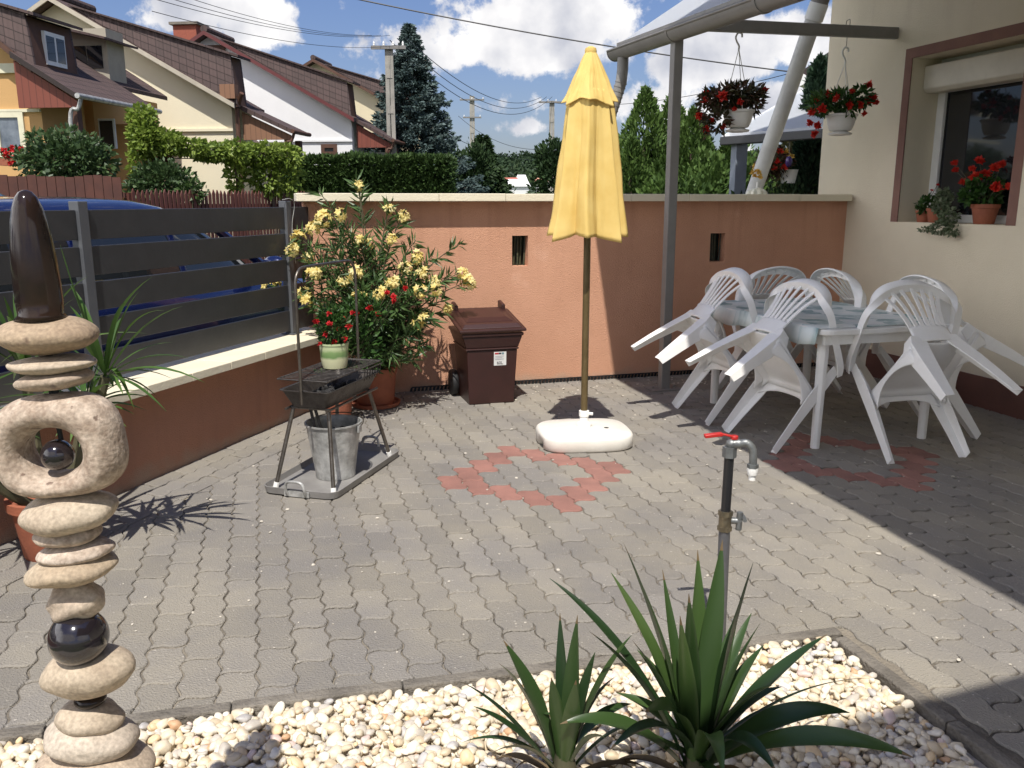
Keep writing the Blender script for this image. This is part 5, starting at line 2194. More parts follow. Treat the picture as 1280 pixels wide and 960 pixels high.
# ================================================================== houses across the street
def tilemat(name, col, col2, swap):
    """clay roof tiles: rows run along the eaves, each tile its own tone"""
    m, nt, N, L, B = newmat(name)
    tc = N.new('ShaderNodeTexCoord')
    sp = N.new('ShaderNodeSeparateXYZ')
    L.new(tc.outputs['Object'], sp.inputs[0])
    cb = N.new('ShaderNodeCombineXYZ')
    if swap == 'slope':
        L.new(sp.outputs['Y'], cb.inputs['X']); L.new(sp.outputs['X'], cb.inputs['Y'])
    else:
        ma = N.new('ShaderNodeMath'); ma.operation = 'MULTIPLY_ADD'
        L.new(sp.outputs['X'], ma.inputs[0]); ma.inputs[1].default_value = .38; L.new(sp.outputs['Z'], ma.inputs[2])
        L.new(sp.outputs['X'], cb.inputs['X']); L.new(ma.outputs[0], cb.inputs['Y'])
    br = N.new('ShaderNodeTexBrick')
    br.inputs['Scale'].default_value = 1
    br.inputs['Brick Width'].default_value = .19 if swap == 'slope' else .17
    br.inputs['Row Height'].default_value = .18 if swap == 'slope' else .15
    br.inputs['Mortar Size'].default_value = .008
    br.inputs['Mortar Smooth'].default_value = .2
    br.offset = .0
    br.inputs['Color1'].default_value = rgb(col)
    br.inputs['Color2'].default_value = rgb(col2)
    br.inputs['Mortar'].default_value = rgb(tuple(c * .42 for c in col2))
    L.new(cb.outputs[0], br.inputs['Vector'])
    nz = N.new('ShaderNodeTexNoise'); nz.inputs['Scale'].default_value = 1.1; nz.inputs['Detail'].default_value = 4
    L.new(tc.outputs['Object'], nz.inputs['Vector'])
    hs = N.new('ShaderNodeHueSaturation')
    mr = N.new('ShaderNodeMapRange'); mr.inputs['To Min'].default_value = .75; mr.inputs['To Max'].default_value = 1.25
    L.new(nz.outputs['Fac'], mr.inputs['Value']); L.new(mr.outputs[0], hs.inputs['Value']); L.new(br.outputs['Color'], hs.inputs['Color'])
    L.new(hs.outputs[0], B.inputs['Base Color'])
    B.inputs['Roughness'].default_value = .8
    bp = N.new('ShaderNodeBump'); bp.inputs['Strength'].default_value = .5; bp.inputs['Distance'].default_value = .03; bp.invert = True
    L.new(br.outputs['Fac'], bp.inputs['Height'])
    sx2 = N.new('ShaderNodeSeparateXYZ'); L.new(cb.outputs[0], sx2.inputs[0])
    rw = .18 if swap == 'slope' else .15
    fr = N.new('ShaderNodeMath'); fr.operation = 'FLOORED_MODULO'; fr.inputs[1].default_value = rw
    L.new(sx2.outputs['Y'], fr.inputs[0])
    sn = N.new('ShaderNodeMath'); sn.operation = 'SINE'
    mu = N.new('ShaderNodeMath'); mu.operation = 'MULTIPLY'; mu.inputs[1].default_value = 2 * math.pi / (.19 if swap == 'slope' else .17)
    L.new(sx2.outputs['X'], mu.inputs[0]); L.new(mu.outputs[0], sn.inputs[0])
    hh = N.new('ShaderNodeMath'); hh.operation = 'MULTIPLY_ADD'; L.new(sn.outputs[0], hh.inputs[0]); hh.inputs[1].default_value = .25
    m3 = N.new('ShaderNodeMath'); m3.operation = 'DIVIDE'; m3.inputs[1].default_value = rw if swap == 'slope' else -rw
    L.new(fr.outputs[0], m3.inputs[0]); L.new(m3.outputs[0], hh.inputs[2])
    b2 = N.new('ShaderNodeBump'); b2.inputs['Strength'].default_value = .9; b2.inputs['Distance'].default_value = .04
    L.new(hh.outputs[0], b2.inputs['Height']); L.new(bp.outputs[0], b2.inputs['Normal'])
    L.new(b2.outputs[0], B.inputs['Normal'])
    return m


TILE = tilemat('brown_roof_tile', (.088, .056, .051), (.07, .046, .042), 'slope')
TILE2 = tilemat('brown_cheek_tile', (.088, .056, .051), (.07, .046, .042), 'cheek')
WOOD = pmat('brown_wood', (.11, .05, .03), (.075, .035, .022), 5, .7)
HR = math.atan2(-.113, .994)


def plank_mat(name, c1, c2):
    m, nt, N, L, B = newmat(name)
    tc = N.new('ShaderNodeTexCoord')
    wv = N.new('ShaderNodeTexWave'); wv.inputs['Scale'].default_value = 2.6; wv.bands_direction = 'X'; wv.wave_profile = 'SAW'
    L.new(tc.outputs['Object'], wv.inputs['Vector'])
    cr = N.new('ShaderNodeValToRGB')
    cr.color_ramp.elements[0].color = rgb(c2); cr.color_ramp.elements[1].color = rgb(c1); cr.color_ramp.elements[1].position = .15
    L.new(wv.outputs['Fac'], cr.inputs['Fac']); L.new(cr.outputs[0], B.inputs['Base Color'])
    B.inputs['Roughness'].default_value = .7
    return m


def house(name, label, D, cpx, wallcol, apex, eave, dorm, woodm, barge, depth=7.2, porch=None, extras=None, gutm=None, rear=True):
    gutm = gutm or WOOD
    """gable end facing down the street; right-hand slope with a tiled wall-dormer, porch beyond the eave.
    apex, eave: (x, z) in the gable plane measured from the right-hand wall corner"""
    c = at(cpx, 250, D)
    base = Vector((c.x, D, -.05))
    t = thing(name, label, 'house', base, HR)
    wm = pmat(name + '_wall', wallcol, tuple(q * .93 for q in wallcol), .8, .9, .25, 60)

    def lp(x, y, z):
        return base + Matrix.Rotation(HR, 3, 'Z') @ Vector((x, y, z + .05))
    ax, az = apex
    ex, ez = eave
    sl = (az - ez) / (ex - ax)                      # fall per metre
    wz = az - sl * (0 - ax)                         # height of the rake at the wall corner
    lx = 2 * ax
    mb = MB()
    mb.prism([lp(lx, 0, -.2), lp(0, 0, -.2), lp(0, 0, wz - .12), lp(ax, 0, az - .12), lp(lx, 0, wz - .12)], lp(0, depth, 0) - lp(0, 0, 0))
    mb.build('wall', wm, t)
    # lower range of the house running on behind the gable block
    y0_, y1_ = depth + .32, depth + 4.2
    dr = 1.25 if rear else 2.6
    mb = MB()
    mb.prism([lp(lx + .4, y0_, -.2), lp(-.45, y0_, -.2), lp(-.45, y0_, wz - dr - .25), lp(ax, y0_, az - dr - .12), lp(lx + .4, y0_, wz - dr - .25)], lp(0, y1_ - y0_, 0) - lp(0, 0, 0))
    mb.build('rear_range', wm, t)
    mb = MB()
    for sx in (1, -1):
        x1 = -.3 if sx > 0 else lx + .3
        mb.prism([lp(ax, y0_, az - dr), lp(x1, y0_, wz - dr - .02), lp(x1, y0_, wz - dr - .10), lp(ax, y0_, az - dr - .1)], lp(0, y1_ - y0_ + .2, 0) - lp(0, 0, 0))
    mb.build('rear_roof', TILE, t)
    # roof slabs
    mb = MB()
    th = .10
    oh = .28
    for sx in (1, -1):
        x1 = ex if sx > 0 else 2 * ax - ex
        mb.prism([lp(ax, -oh, az), lp(x1, -oh, ez), lp(x1, -oh, ez - th), lp(ax, -oh, az - th)], lp(0, depth + oh * 2, 0) - lp(0, 0, 0))
    rf = mb.build('roof', TILE, t)
    mb = MB()
    for sx in (1, -1):
        x1 = ex if sx > 0 else 2 * ax - ex
        mb.prism([lp(ax, -oh - .03, az - .02), lp(x1, -oh - .03, ez - .02), lp(x1, -oh - .03, ez - .12), lp(ax, -oh - .03, az - .12)], lp(0, .03, 0) - lp(0, 0, 0))
    mb.build('barge_board', barge, rf)
    mb = MB()
    mb.tube([lp(ax, -oh, az + .03), lp(ax, depth + oh, az + .03)], .10, 10)
    mb.build('ridge_tiles', TILE, rf)
    # dormer: tiled cheek, wood front with a window, shallow roof
    dx, dz0, dz1, y0, y1 = dorm
    dz0 = az - sl * (dx - ax) + .04
    #                     # front face x, bottom, top, extent along the street
    xr = ax + .45                                   # where the dormer roof starts
    zr = az - sl * .45 + .02
    mb = MB()
    mb.prism([lp(xr, y0, zr), lp(dx, y0, dz0 - .05), lp(dx - .08, y0, dz1)], lp(0, .05, 0) - lp(0, 0, 0))
    dm = mb.build('dormer', TILE2, t)
    mb = MB()
    mb.prism([lp(xr, y1, zr), lp(dx, y1, dz0 - .05), lp(dx - .08, y1, dz1)], lp(0, -.05, 0) - lp(0, 0, 0))
    mb.build('dormer_cheek', TILE2, dm)
    mb = MB()
    mb.prism([lp(xr, y0 - .06, zr), lp(dx + .12, y0 - .06, dz1 - .04), lp(dx + .12, y0 - .06, dz1 + .01), lp(xr, y0 - .06, zr + .03)], lp(0, y1 - y0 + .12, 0) - lp(0, 0, 0))
    mb.build('dormer_roof', TILE, dm)
    mb = MB()
    mb.prism([lp(dx, y0 + .02, dz0 - .1), lp(dx - .08, y0 + .02, dz1 - .03), lp(dx - .16, y0 + .02, dz1 - .03), lp(dx - .1, y0 + .02, dz0 - .1)], lp(0, y1 - y0 - .04, 0) - lp(0, 0, 0))
    mb.build('dormer_front', WOOD, dm)
    ym = (y0 + y1) / 2
    for mb in ([MB()] if y1 > .6 else []):
      hw_ = (y1 - y0) * .22
      mb.obox(lp(dx - .05, ym - hw_, dz0 + .05), lp(.06, 0, 0) - lp(0, 0, 0), lp(0, 2 * hw_, 0) - lp(0, 0, 0), UP * (dz1 - dz0 - .25))
      wn = mb.build('dormer_window', M['white_paint'], dm)
      mb = MB()
      for k in (0, 1):
          mb.obox(lp(dx + .009, ym - hw_ * .9 + k * hw_, dz0 + .12), lp(.006, 0, 0) - lp(0, 0, 0), lp(0, hw_ * .8, 0) - lp(0, 0, 0), UP * (dz1 - dz0 - .39))
      mb.build('pane', M['glass_dark'], wn)
    # porch: the roof runs on beyond the eave
    if porch:
        px0, px1, pz1, py0, py1, pw = porch
        ptop = az - sl * (px0 - ax)
        mb = MB()
        mb.prism([lp(px0 - .02, py0 - .12, ptop - .01), lp(px1, py0 - .12, pz1), lp(px1, py0 - .12, pz1 - .09), lp(px0 - .02, py0 - .12, ptop - .11)], lp(0, py1 - py0 + .24, 0) - lp(0, 0, 0))
        pr = mb.build('porch_roof', TILE, t)
        mb = MB()
        mb.prism([lp(px0 - .05, py0, pz1 - .22), lp(px1 - .05, py0, pz1 - .22), lp(px1 - .05, py0, pz1 - .12), lp(px0 - .05, py0, ptop - .14)], lp(0, .05, 0) - lp(0, 0, 0))
        mb.build('porch_gable', pw, pr)
        for yy in (py0 + .08, py1 - .1):
            mb = MB()
            mb.box(lp(px1 - .15, yy, (pz1 - .2) / 2), (.13, .13, pz1 - .2), HR)
            mb.build('porch_post', WOOD, pr)
        mb = MB()
        mb.tube([lp(px1 + .05, py0 - .15, pz1 - .05), lp(px1 + .05, py1 + .12, pz1 - .05)], .045, 10)
        mb.tube(catmull([lp(px1 + .05, py0 - .05, pz1 - .08), lp(px1 - .02, py0 - .05, pz1 - .25), lp(px1 - .16, py0 - .08, pz1 - .45), lp(px1 - .16, py0 - .08, 1.0), lp(px1 - .16, py0 - .08, 0)]), .034, 8)
        mb.build('gutter_and_downpipe', gutm, pr)
        mb = MB()
        mb.obox(lp(px0 - .9, py1 - .15, 0), lp(.9 + px1 - px0 - .2, 0, 0) - lp(0, 0, 0), lp(0, .1, 0) - lp(0, 0, 0), UP * (pz1 - .3))
        mb.build('porch_wall', wm, pr)
    if extras:
        extras(t, lp, wm)
    return t


def win_on(t, lp, x0, x1, z0, z1, frame, nm='window', bars=1, curtain=False):
    mb = MB()
    f_ = .10
    for (a, b, c_, d_) in ((x0, x1, z0, z0 + f_), (x0, x1, z1 - f_, z1), (x0, x0 + f_, z0 + f_, z1 - f_), (x1 - f_, x1, z0 + f_, z1 - f_)):
        mb.obox(lp(a, -.04, c_), lp(b, 0, 0) - lp(a, 0, 0), lp(0, .06, 0) - lp(0, 0, 0), UP * (d_ - c_))
    wn = mb.build(nm, frame, t)
    mb = MB()
    mb.obox(lp(x0 + f_, -.012, z0 + f_), lp(x1 - f_, 0, 0) - lp(x0 + f_, 0, 0), lp(0, .009, 0) - lp(0, 0, 0), UP * (z1 - z0 - 2 * f_))
    mb.build('pane', M['curtain_glass'] if curtain else M['glass_dark'], wn)
    return wn


M['curtain_glass'] = pmat('curtained_pane', (.22, .25, .29), (.10, .12, .15), 3, .1)
RW1 = plank_mat('red_plank', (.20, .055, .035), (.07, .02, .014))
RW2 = plank_mat('brown_plank', (.25, .13, .075), (.10, .05, .03))


def zz(py, D):
    return at(640, py, D).z


def xx(px, cpx, D):
    return (px - cpx) / F_PX * D / 1.01


D1 = 15.3


def ex1(t, lp, wm):
    cream = pmat('cream_trim', (.74, .70, .52), None, 5, .7)
    mb = MB()
    mb.obox(lp(-6, -.05, zz(91, D1)), lp(6, 0, 0) - lp(0, 0, 0), lp(0, .049, 0) - lp(0, 0, 0), UP * (zz(79, D1) - zz(91, D1)))
    mb.obox(lp(-6, -.04, zz(140, D1)), lp(6, 0, 0) - lp(0, 0, 0), lp(0, .039, 0) - lp(0, 0, 0), UP * .05)
    mb.build('cornice', cream, t)
    win_on(t, lp, xx(1, 64, D1), xx(41, 64, D1), zz(196, D1), zz(139, D1), cream, curtain=True)
    # window on the porch wall and its door
    o = MB()
    o.obox(lp(.10, 1.5, zz(186, D1 + 1.5)), lp(.32, 0, 0) - lp(0, 0, 0), lp(0, .05, 0) - lp(0, 0, 0), UP * .55)
    q = o.build('porch_window', M['white_paint'], t)
    o = MB()
    o.obox(lp(.13, 1.488, zz(184, D1 + 1.5)), lp(.26, 0, 0) - lp(0, 0, 0), lp(0, .01, 0) - lp(0, 0, 0), UP * .48)
    o.build('pane', M['glass_dark'], q)
    # lower wing behind: wall and roof
    o = MB()
    o.obox(lp(-2.0, 1.58, -.2), lp(1.98, 0, 0) - lp(0, 0, 0), lp(0, 2.4, 0) - lp(0, 0, 0), UP * 3.7)
    o.build('rear_wing', wm, t)
    o = MB()
    zp = lambda x: zz(79, D1) - .64 * x
    o.prism([lp(-1.7, 1.58, zp(-1.7)), lp(.12, 1.58, zp(.12)), lp(.12, 1.58, zp(.12) - .08), lp(-1.7, 1.58, zp(-1.7) - .08)], lp(0, 2.6, 0) - lp(0, 0, 0))
    o.build('rear_wing_roof', TILE, t)
    # balcony room with an awning further back
    o = MB()
    a = at(116, 98, 15.5)
    o.obox(lp(-1.3, 2.3, 3.6), lp(1.25, 0, 0) - lp(0, 0, 0), lp(0, .6, 0) - lp(0, 0, 0), UP * 1.12)
    q = o.build('balcony_room', pmat('balcony_render', (.42, .38, .30), None, 3, .9), t)
    o = MB()
    for k in range(2):
        o.obox(lp(-.80 + k * .33, 2.285, 3.98), lp(.31, 0, 0) - lp(0, 0, 0), lp(0, .012, 0) - lp(0, 0, 0), UP * .42)
    o.build('balcony_window', M['glass_dark'], q)
    o = MB()
    o.prism([lp(-1.4, 1.95, 4.80), lp(.12, 1.95, 4.46), lp(.12, 1.95, 4.50), lp(-1.4, 1.95, 4.85)], lp(0, 1.2, 0) - lp(0, 0, 0))
    o.build('balcony_awning', TILE, q)


house('orange_house', 'orange rendered house with red plank porch gable and brown tiled roof', D1, 64, (.60, .36, .15),
      (xx(-70, 64, D1), zz(-43, D1)), (xx(72, 64, D1), zz(85, D1)), (xx(70, 64, D1) + .05, zz(70, D1), zz(21, D1), -.24, 1.0), RW1, WOOD, 1.25,
      (xx(52, 64, D1), xx(127, 64, D1), zz(120, D1), -.26, 2.15, RW1), ex1, M['galv'], False)
D2 = 19.8


def ex2(t, lp, wm):
    mb = MB()
    mb.obox(lp(-8, -.05, zz(164, D2)), lp(8.02, 0, 0) - lp(0, 0, 0), lp(0, .049, 0) - lp(0, 0, 0), UP * .06)
    mb.build('cornice', wm, t)
    mb = MB()
    mb.box(lp(.06, -.2, zz(118, D2) + .03), (.34, .2, .30), HR)
    mb.build('eave_box', RW2, t)
    mb = MB()
    mb.tube(catmull([lp(.35, -.2, zz(118, D2)), lp(.22, -.1, zz(130, D2)), lp(.16, -.08, zz(150, D2)), lp(.16, -.08, 0)]), .05, 8)
    mb.build('downpipe', WOOD, t)


house('cream_house', 'cream rendered house with a plain gable wall and long brown tiled roof', D2, 297, (.78, .71, .53),
      (xx(86, 297, D2), zz(-9, D2)), (xx(308, 297, D2), zz(130, D2)), (xx(310, 297, D2), zz(116, D2), zz(72, D2), -.24, .3), WOOD, pmat('pale_barge', (.50, .45, .36), None, 5, .7), 1.1,
      (xx(310, 297, D2), xx(370, 297, D2), zz(162, D2), .1, .95, RW2), ex2)
D3 = 24.4


def ex3(t, lp, wm):
    mb = MB()
    mb.box(lp(-4.85, .75, zz(58, 25.1)), (.68, .6, 1.25), HR)
    ch = mb.build('chimney', pmat('red_brick', (.34, .10, .06), (.26, .075, .05), 20, .9, .4, 60), t)
    mb = MB()
    mb.box(lp(-4.85, .75, zz(58, 25.1) + .66), (.84, .75, .07), HR)
    mb.build('chimney_cap', M['kerb'], ch)
    win_on(t, lp, xx(405, 444, D3), xx(425, 444, D3), zz(194, D3), zz(180, D3), WOOD)
    win_on(t, lp, xx(262, 444, D3), xx(291, 444, D3), zz(63, D3), zz(53, D3), WOOD, 'attic_vent')
    mb = MB()
    mb.obox(lp(-9, -.05, zz(177, D3)), lp(9.02, 0, 0) - lp(0, 0, 0), lp(0, .049, 0) - lp(0, 0, 0), UP * .05)
    mb.build('cornice', wm, t)


MAROON = pmat('maroon_barge', (.13, .03, .03), None, 5, .6)
house('white_house', 'white gable house with maroon barge boards and brown tiled roof', D3, 443, (.78, .78, .78),
      (xx(270, 443, D3), zz(36, D3)), (xx(450, 443, D3), zz(148, D3)), (xx(446, 443, D3), zz(138, D3), zz(104, D3), -.24, .3), WOOD, MAROON, 1.2,
      (xx(450, 443, D3), xx(492, 443, D3), zz(174, D3), .1, 1.1, RW1), ex3)
D4 = 33.0
house('pale_yellow_house', 'pale yellow house half hidden by the blue spruce', D4, 530, (.66, .58, .40),
      (xx(400, 530, D4), zz(72, D4)), (xx(536, 530, D4), zz(152, D4)), (xx(532, 530, D4), zz(150, D4), zz(118, D4), -.24, .3), WOOD, WOOD, 1.4, None, None)

# ================================================================== fences along the street
fb = at(20, 250, 11.4)


def fence_run(name, label, a, b, z0, z1, step, wdt, mat, pointed):
    t = thing(name, label, 'fence', ((a.x + b.x) / 2, (a.y + b.y) / 2, -.05))
    d = (b - a)
    ln = d.length
    d.normalize()
    nrm = Vector((d.y, -d.x, 0))
    mb = MB()
    k = int(ln / step)
    for i in range(k):
        p = a + d * (i * step)
        hgt = z1 + random.uniform(-.015, .015)
        if pointed:
            mb.prism([p + UP * z0, p + d * wdt + UP * z0, p + d * wdt + UP * (hgt - .06), p + d * wdt / 2 + UP * hgt, p + UP * (hgt - .06)], nrm * -.02)
        else:
            mb.obox(p + UP * z0, d * wdt, nrm * -.022, UP * (hgt - z0))
    mb.build('pickets', mat, t)
    mb = MB()
    for z in (z0 + .25, z1 - .28):
        mb.obox(a + UP * z + nrm * -.024, d * ln, nrm * -.04, UP * .07)
    mb.build('rails', mat, t)
    mb = MB()
    for i in range(int(ln / 2.2) + 1):
        p = a + d * min(i * 2.2, ln - .1)
        mb.obox(p + UP * -.1 + nrm * -.066, d * .09, nrm * -.09, UP * (z1 + .05))
    mb.build('posts', mat, t)


fence_run('board_fence', 'red-brown close board fence before the orange house', Vector((at(-60, 250, 11.2).x, 11.2, 0)), Vector((at(156, 250, 11.6).x, 11.6, 0)), .3, 1.76, .115, .108, M['wood_red'], False)
fence_run('picket_fence', 'dark red picket fence before the cream house and grape vine', Vector((at(166, 250, 12.2).x, 12.2, 0)), Vector((at(385, 250, 16).x, 16.0, 0)), .3, 1.60, .085, .055, pmat('dark_red_picket', (.12, .04, .03), None, 5, .7), True)
fence_run('plank_fence', 'low brown fence beyond the back wall by the spruce', Vector((at(385, 250, 17).x, 17, 0)), Vector((at(640, 250, 27).x, 27.0, 0)), .2, 1.2, .11, .1, WOOD, False)

# little yellow wooden chair by the fence
cb = at(132, 250, 11.9)
cb.z = .55
t = thing('yellow_chair', 'small yellow wooden chair beside the end of the board fence', 'chair', (cb.x, cb.y, cb.z))
yw = pmat('yellow_wood', (.50, .30, .08), None, 8, .6)
mb = MB()
mb.box(cb + UP * .72, (.2, .2, .03))
mb.build('seat', yw, t)
mb = MB()
for z in (1.0, 1.13):
    mb.box(cb + Vector((0, .09, z)), (.2, .02, .05))
mb.build('backrest', yw, t)
for sx in (-1, 1):
    for sy in (-1, 1):
        mb = MB()
        mb.box(cb + Vector((sx * .085, sy * .085, .35 if sy < 0 else .58)), (.028, .028, .71 if sy < 0 else 1.16))
        mb.build('leg', yw, t)


# ================================================================== parked cars beyond the fence
def car(label, loc, rz, paint, L=4.1, Wd=1.72, Ht=1.50):
    t = thing('parked_car', label, 'car', loc, rz)

    def put(mb, nm, mat, par=None, **k):
        return mb.build(nm, mat, par or t, world=False, **k)
    # lower body: cross-sections along the length, front at +y
    st = [(-L * .5, .62, .42, .80), (-L * .49, .74, .34, .92), (-L * .44, .80, .27, 1.0), (-L * .3, .845, .24, 1.0), (-L * .05, .86, .24, .98), (L * .12, .86, .24, .965), (L * .22, .85, .24, .955), (L * .30, .845, .25, .92), (L * .40, .82, .26, .85), (L * .455, .76, .30, .78), (L * .49, .66, .38, .70), (L * .5, .56, .44, .62)]
    V, Fc = [], []
    n = 28
    for (y, hw, zb, zt) in st:
        hw *= Wd / 1.72
        for j in range(n):
            a = 2 * math.pi * j / n
            ca, sa = math.cos(a), math.sin(a)
            x = hw * math.copysign(abs(ca) ** .42, ca)
            z = (zb + zt) / 2 + (zt - zb) / 2 * math.copysign(abs(sa) ** .5, sa)
            if sa > 0:
                x *= 1 - .05 * sa
            V.append(Vector((x, y, z * Ht / 1.5)))
    for i in range(len(st) - 1):
        for j in range(n):
            j2 = (j + 1) % n
            Fc.append((i * n + j, i * n + j2, (i + 1) * n + j2, (i + 1) * n + j))
    Fc.append(tuple(range(n))[::-1])
    Fc.append(tuple((len(st) - 1) * n + j for j in range(n)))
    mb = MB()
    mb.add([(-v.x, v.y, v.z) for v in V], [f_ for f_ in Fc], True)
    put(mb, 'body', paint, sharp=60)
    # glasshouse and roof: rounded rectangles stacked upwards
    lv = [(.90, -L * .475, L * .26, .79), (1.05, -L * .462, L * .205, .755), (1.22, -L * .44, L * .135, .70), (1.36, -L * .41, L * .07, .645), (1.43, -L * .385, L * .03, .60), (1.475, -L * .34, -L * .02, .50), (1.50, -L * .22, -L * .10, .26)]

    def ringpts(z, y0, y1, hw, grow=0):
        out = []
        cy, hy = (y0 + y1) / 2, (y1 - y0) / 2 + grow
        hw = hw * Wd / 1.72 + grow
        for j in range(40):
            a = 2 * math.pi * j / 40
            ca, sa = math.cos(a), math.sin(a)
            out.append(Vector((hw * math.copysign(abs(ca) ** .35, ca), cy + hy * math.copysign(abs(sa) ** .45, sa), z * Ht / 1.5)))
        return out

    def stack(rows, mat, nm, cap, grow=0):
        V, Fc = [], []
        for r_ in rows:
            V += ringpts(*r_, grow)
        for i in range(len(rows) - 1):
            for j in range(40):
                j2 = (j + 1) % 40
                Fc.append((i * 40 + j, i * 40 + j2, (i + 1) * 40 + j2, (i + 1) * 40 + j))
        if cap:
            Fc.append(tuple((len(rows) - 1) * 40 + j for j in range(40)))
        mb = MB()
        mb.add(V, Fc, True)
        return put(mb, nm, mat, sharp=0)
    stack(lv[:4], M['car_glass'], 'windows', False)
    stack(lv[3:], paint, 'roof', True, .004)
    for sx in (-1, 1):
        for yb, yt in ((L * .24, L * .07), (-.02 * L, -.03 * L), (-.24 * L, -.235 * L), (-L * .455, -L * .40)):
            mb = MB()
            P = []
            for k in range(5):
                q = k / 4
                hw = (.785 + (.645 - .785) * q) * Wd / 1.72 * (.985 if abs(yb) > L * .2 and yb > 0 or yb < -L * .4 else 1.0)
                P.append(Vector((sx * (hw - .005), yb + (yt - yb) * q, (.90 + (1.37 - .90) * q) * Ht / 1.5)))
            mb.tube(P, .035, 8)
            put(mb, 'pillar', paint)
    for sx in (-1, 1):
        for y in (-L * .315, L * .315):
            M3 = Matrix.Rotation(R(90), 3, 'Y')
            mb = MB()
            mb.lathe([(.2, -.1), (.29, -.1), (.31, -.07), (.31, .07), (.29, .1), (.2, .1)], (sx * Wd * .44, y, .31), 28, M=M3)
            wh = put(mb, 'wheel', M['black_pl'], sharp=45)
            mb = MB()
            mb.lathe([(.06, .08 * 1), (.2, .095), (.205, .07), (.205, -.07), (.2, -.095), (.06, -.08)], (sx * Wd * .44, y, .31), 24, M=M3)
            put(mb, 'rim', M['galv'], wh, sharp=45)
        mb = MB()
        mb.ball((sx * .60, L * .475, .66 * Ht / 1.5), (.17, .10, .085), 16, 10)
        put(mb, 'headlight', M['lamp_glass'])
        mb = MB()
        mb.ball((sx * .70, -L * .468, .82 * Ht / 1.5), (.09, .06, .13), 14, 10)
        put(mb, 'tail_light', M['tail_glass'])
        mb = MB()
        mb.ball((sx * (Wd / 2 + .06), L * .19, .98 * Ht / 1.5), (.11, .06, .075), 14, 10)
        put(mb, 'wing_mirror', paint)
    return t


M['car_glass'] = pmat('car_glass', (.015, .018, .02), None, 2, .03, spec=.8)
M['lamp_glass'] = pmat('lamp_glass', (.75, .77, .8), None, 2, .06, coat=.5)
M['tail_glass'] = pmat('tail_glass', (.35, .02, .02), None, 2, .08, coat=.5)
blue = pmat('blue_car_paint', (.004, .012, .075), (.004, .011, .07), 2, .22, 0, metal=.35, coat=1.0)
silver = pmat('pale_blue_car_paint', (.20, .27, .38), None, 2, .25, 0, metal=.5, coat=1.0)
CA = math.atan2(LD.y, LD.x) - R(90)
car('shiny dark blue hatchback parked close behind the slat fence', lw(1.72, -1.62, -.03), CA, blue)
car('pale blue car parked on the far side of the street, only its roof showing', Vector((at(-62, 250, 9.7).x, 9.7, -.03)), CA + R(6), silver, 4.3, 1.75, 1.68)


# ================================================================== trees, hedge, vine
LM = {}
LM['spruce'] = leafmat('blue_spruce_needles', [(.03, .052, .048), (.08, .12, .112), (.18, .235, .23)], .65, .08, .6, .25)
LM['dark_con'] = leafmat('dark_conifer', [(.012, .028, .010), (.028, .056, .018), (.055, .095, .03)], .65, .1, .7, .25)
LM['thuja'] = leafmat('thuja_green', [(.035, .072, .016), (.078, .140, .030), (.135, .205, .05)], .6, .15, .9, .25)
LM['shrub'] = leafmat('shrub_green', [(.028, .058, .016), (.06, .11, .03), (.11, .17, .05)], .5, .25, 1.2)
LM['vine'] = leafmat('vine_green', [(.10, .165, .022), (.21, .29, .045), (.34, .42, .09)], .5, .35, 1.5)
LM['hedge'] = leafmat('hedge_green', [(.024, .050, .014), (.048, .088, .022), (.085, .135, .035)], .6, .12, .8, .25)
LM['cypress'] = leafmat('cypress_green', [(.010, .026, .014), (.020, .045, .024), (.035, .07, .035)], .65, .08, 1.2, .25)


def spruce(name, label, base, H, Rb, lm, nb=260, seed=1, needle=.16):
    t = thing(name, label, 'tree', base)
    rs = random.Random(seed)
    mb = MB()
    mb.tube([base, base + UP * H * .5, base + UP * (H - .1)], [.13 * H / 8, .08 * H / 8, .012], 8)
    P, D = [], []
    for k in range(nb):
        f = (k / nb) ** .82
        z = H * (.06 + .93 * f)
        ln = Rb * (1 - f) ** 1.0 * rs.uniform(.62, 1.15) + .05
        az = k * 2.399 + rs.uniform(-.3, .3)
        d = Vector((math.cos(az), math.sin(az), 0))
        droop = .22 * (1 - f)
        b0 = base + UP * z
        m = b0 + d * ln * .55 + UP * (-droop * ln * .5)
        e_ = b0 + d * ln + UP * (-droop * ln * .45 + .10 * ln + (.3 * ln if f > .9 else 0))
        if ln > .3:
            mb.tube([b0, m, e_], [.018, .011, .004], 4, cap=False)
        n = int(14 + 70 * ln)
        for i in range(n):
            q = rs.uniform(.12, 1) ** .7
            p = b0.lerp(m, q * 2) if q < .5 else m.lerp(e_, q * 2 - 1)
            w_ = .22 * ln * (1.15 - q) + .04
            sd = Vector((-d.y, d.x, 0)) * rs.uniform(-1, 1)
            p = p + sd * w_ * .8 + UP * rs.uniform(-.12, .04) * (.4 + ln * .25)
            P.append(p)
            D.append(d * rs.uniform(.4, 1) + sd * 1.0 + UP * rs.uniform(-.45, .35))
    mb.build('trunk', M['bark'], t)
    P, D = np.array(P), np.array(D)
    n = len(P)
    V1, F1 = quads_np(P, D, RNG.uniform(.7, 1.3, n) * needle, RNG.uniform(.7, 1.3, n) * needle * .42)
    V2, F2 = quads_np(P + RNG.normal(size=P.shape) * .03, D + RNG.normal(size=P.shape) * .5, RNG.uniform(.7, 1.3, n) * needle * .8, RNG.uniform(.7, 1.3, n) * needle * .4)
    mb = MB()
    mb.addnp(V1, F1)
    mb.addnp(V2, F2)
    mb.build('crown', lm, t)
    return t


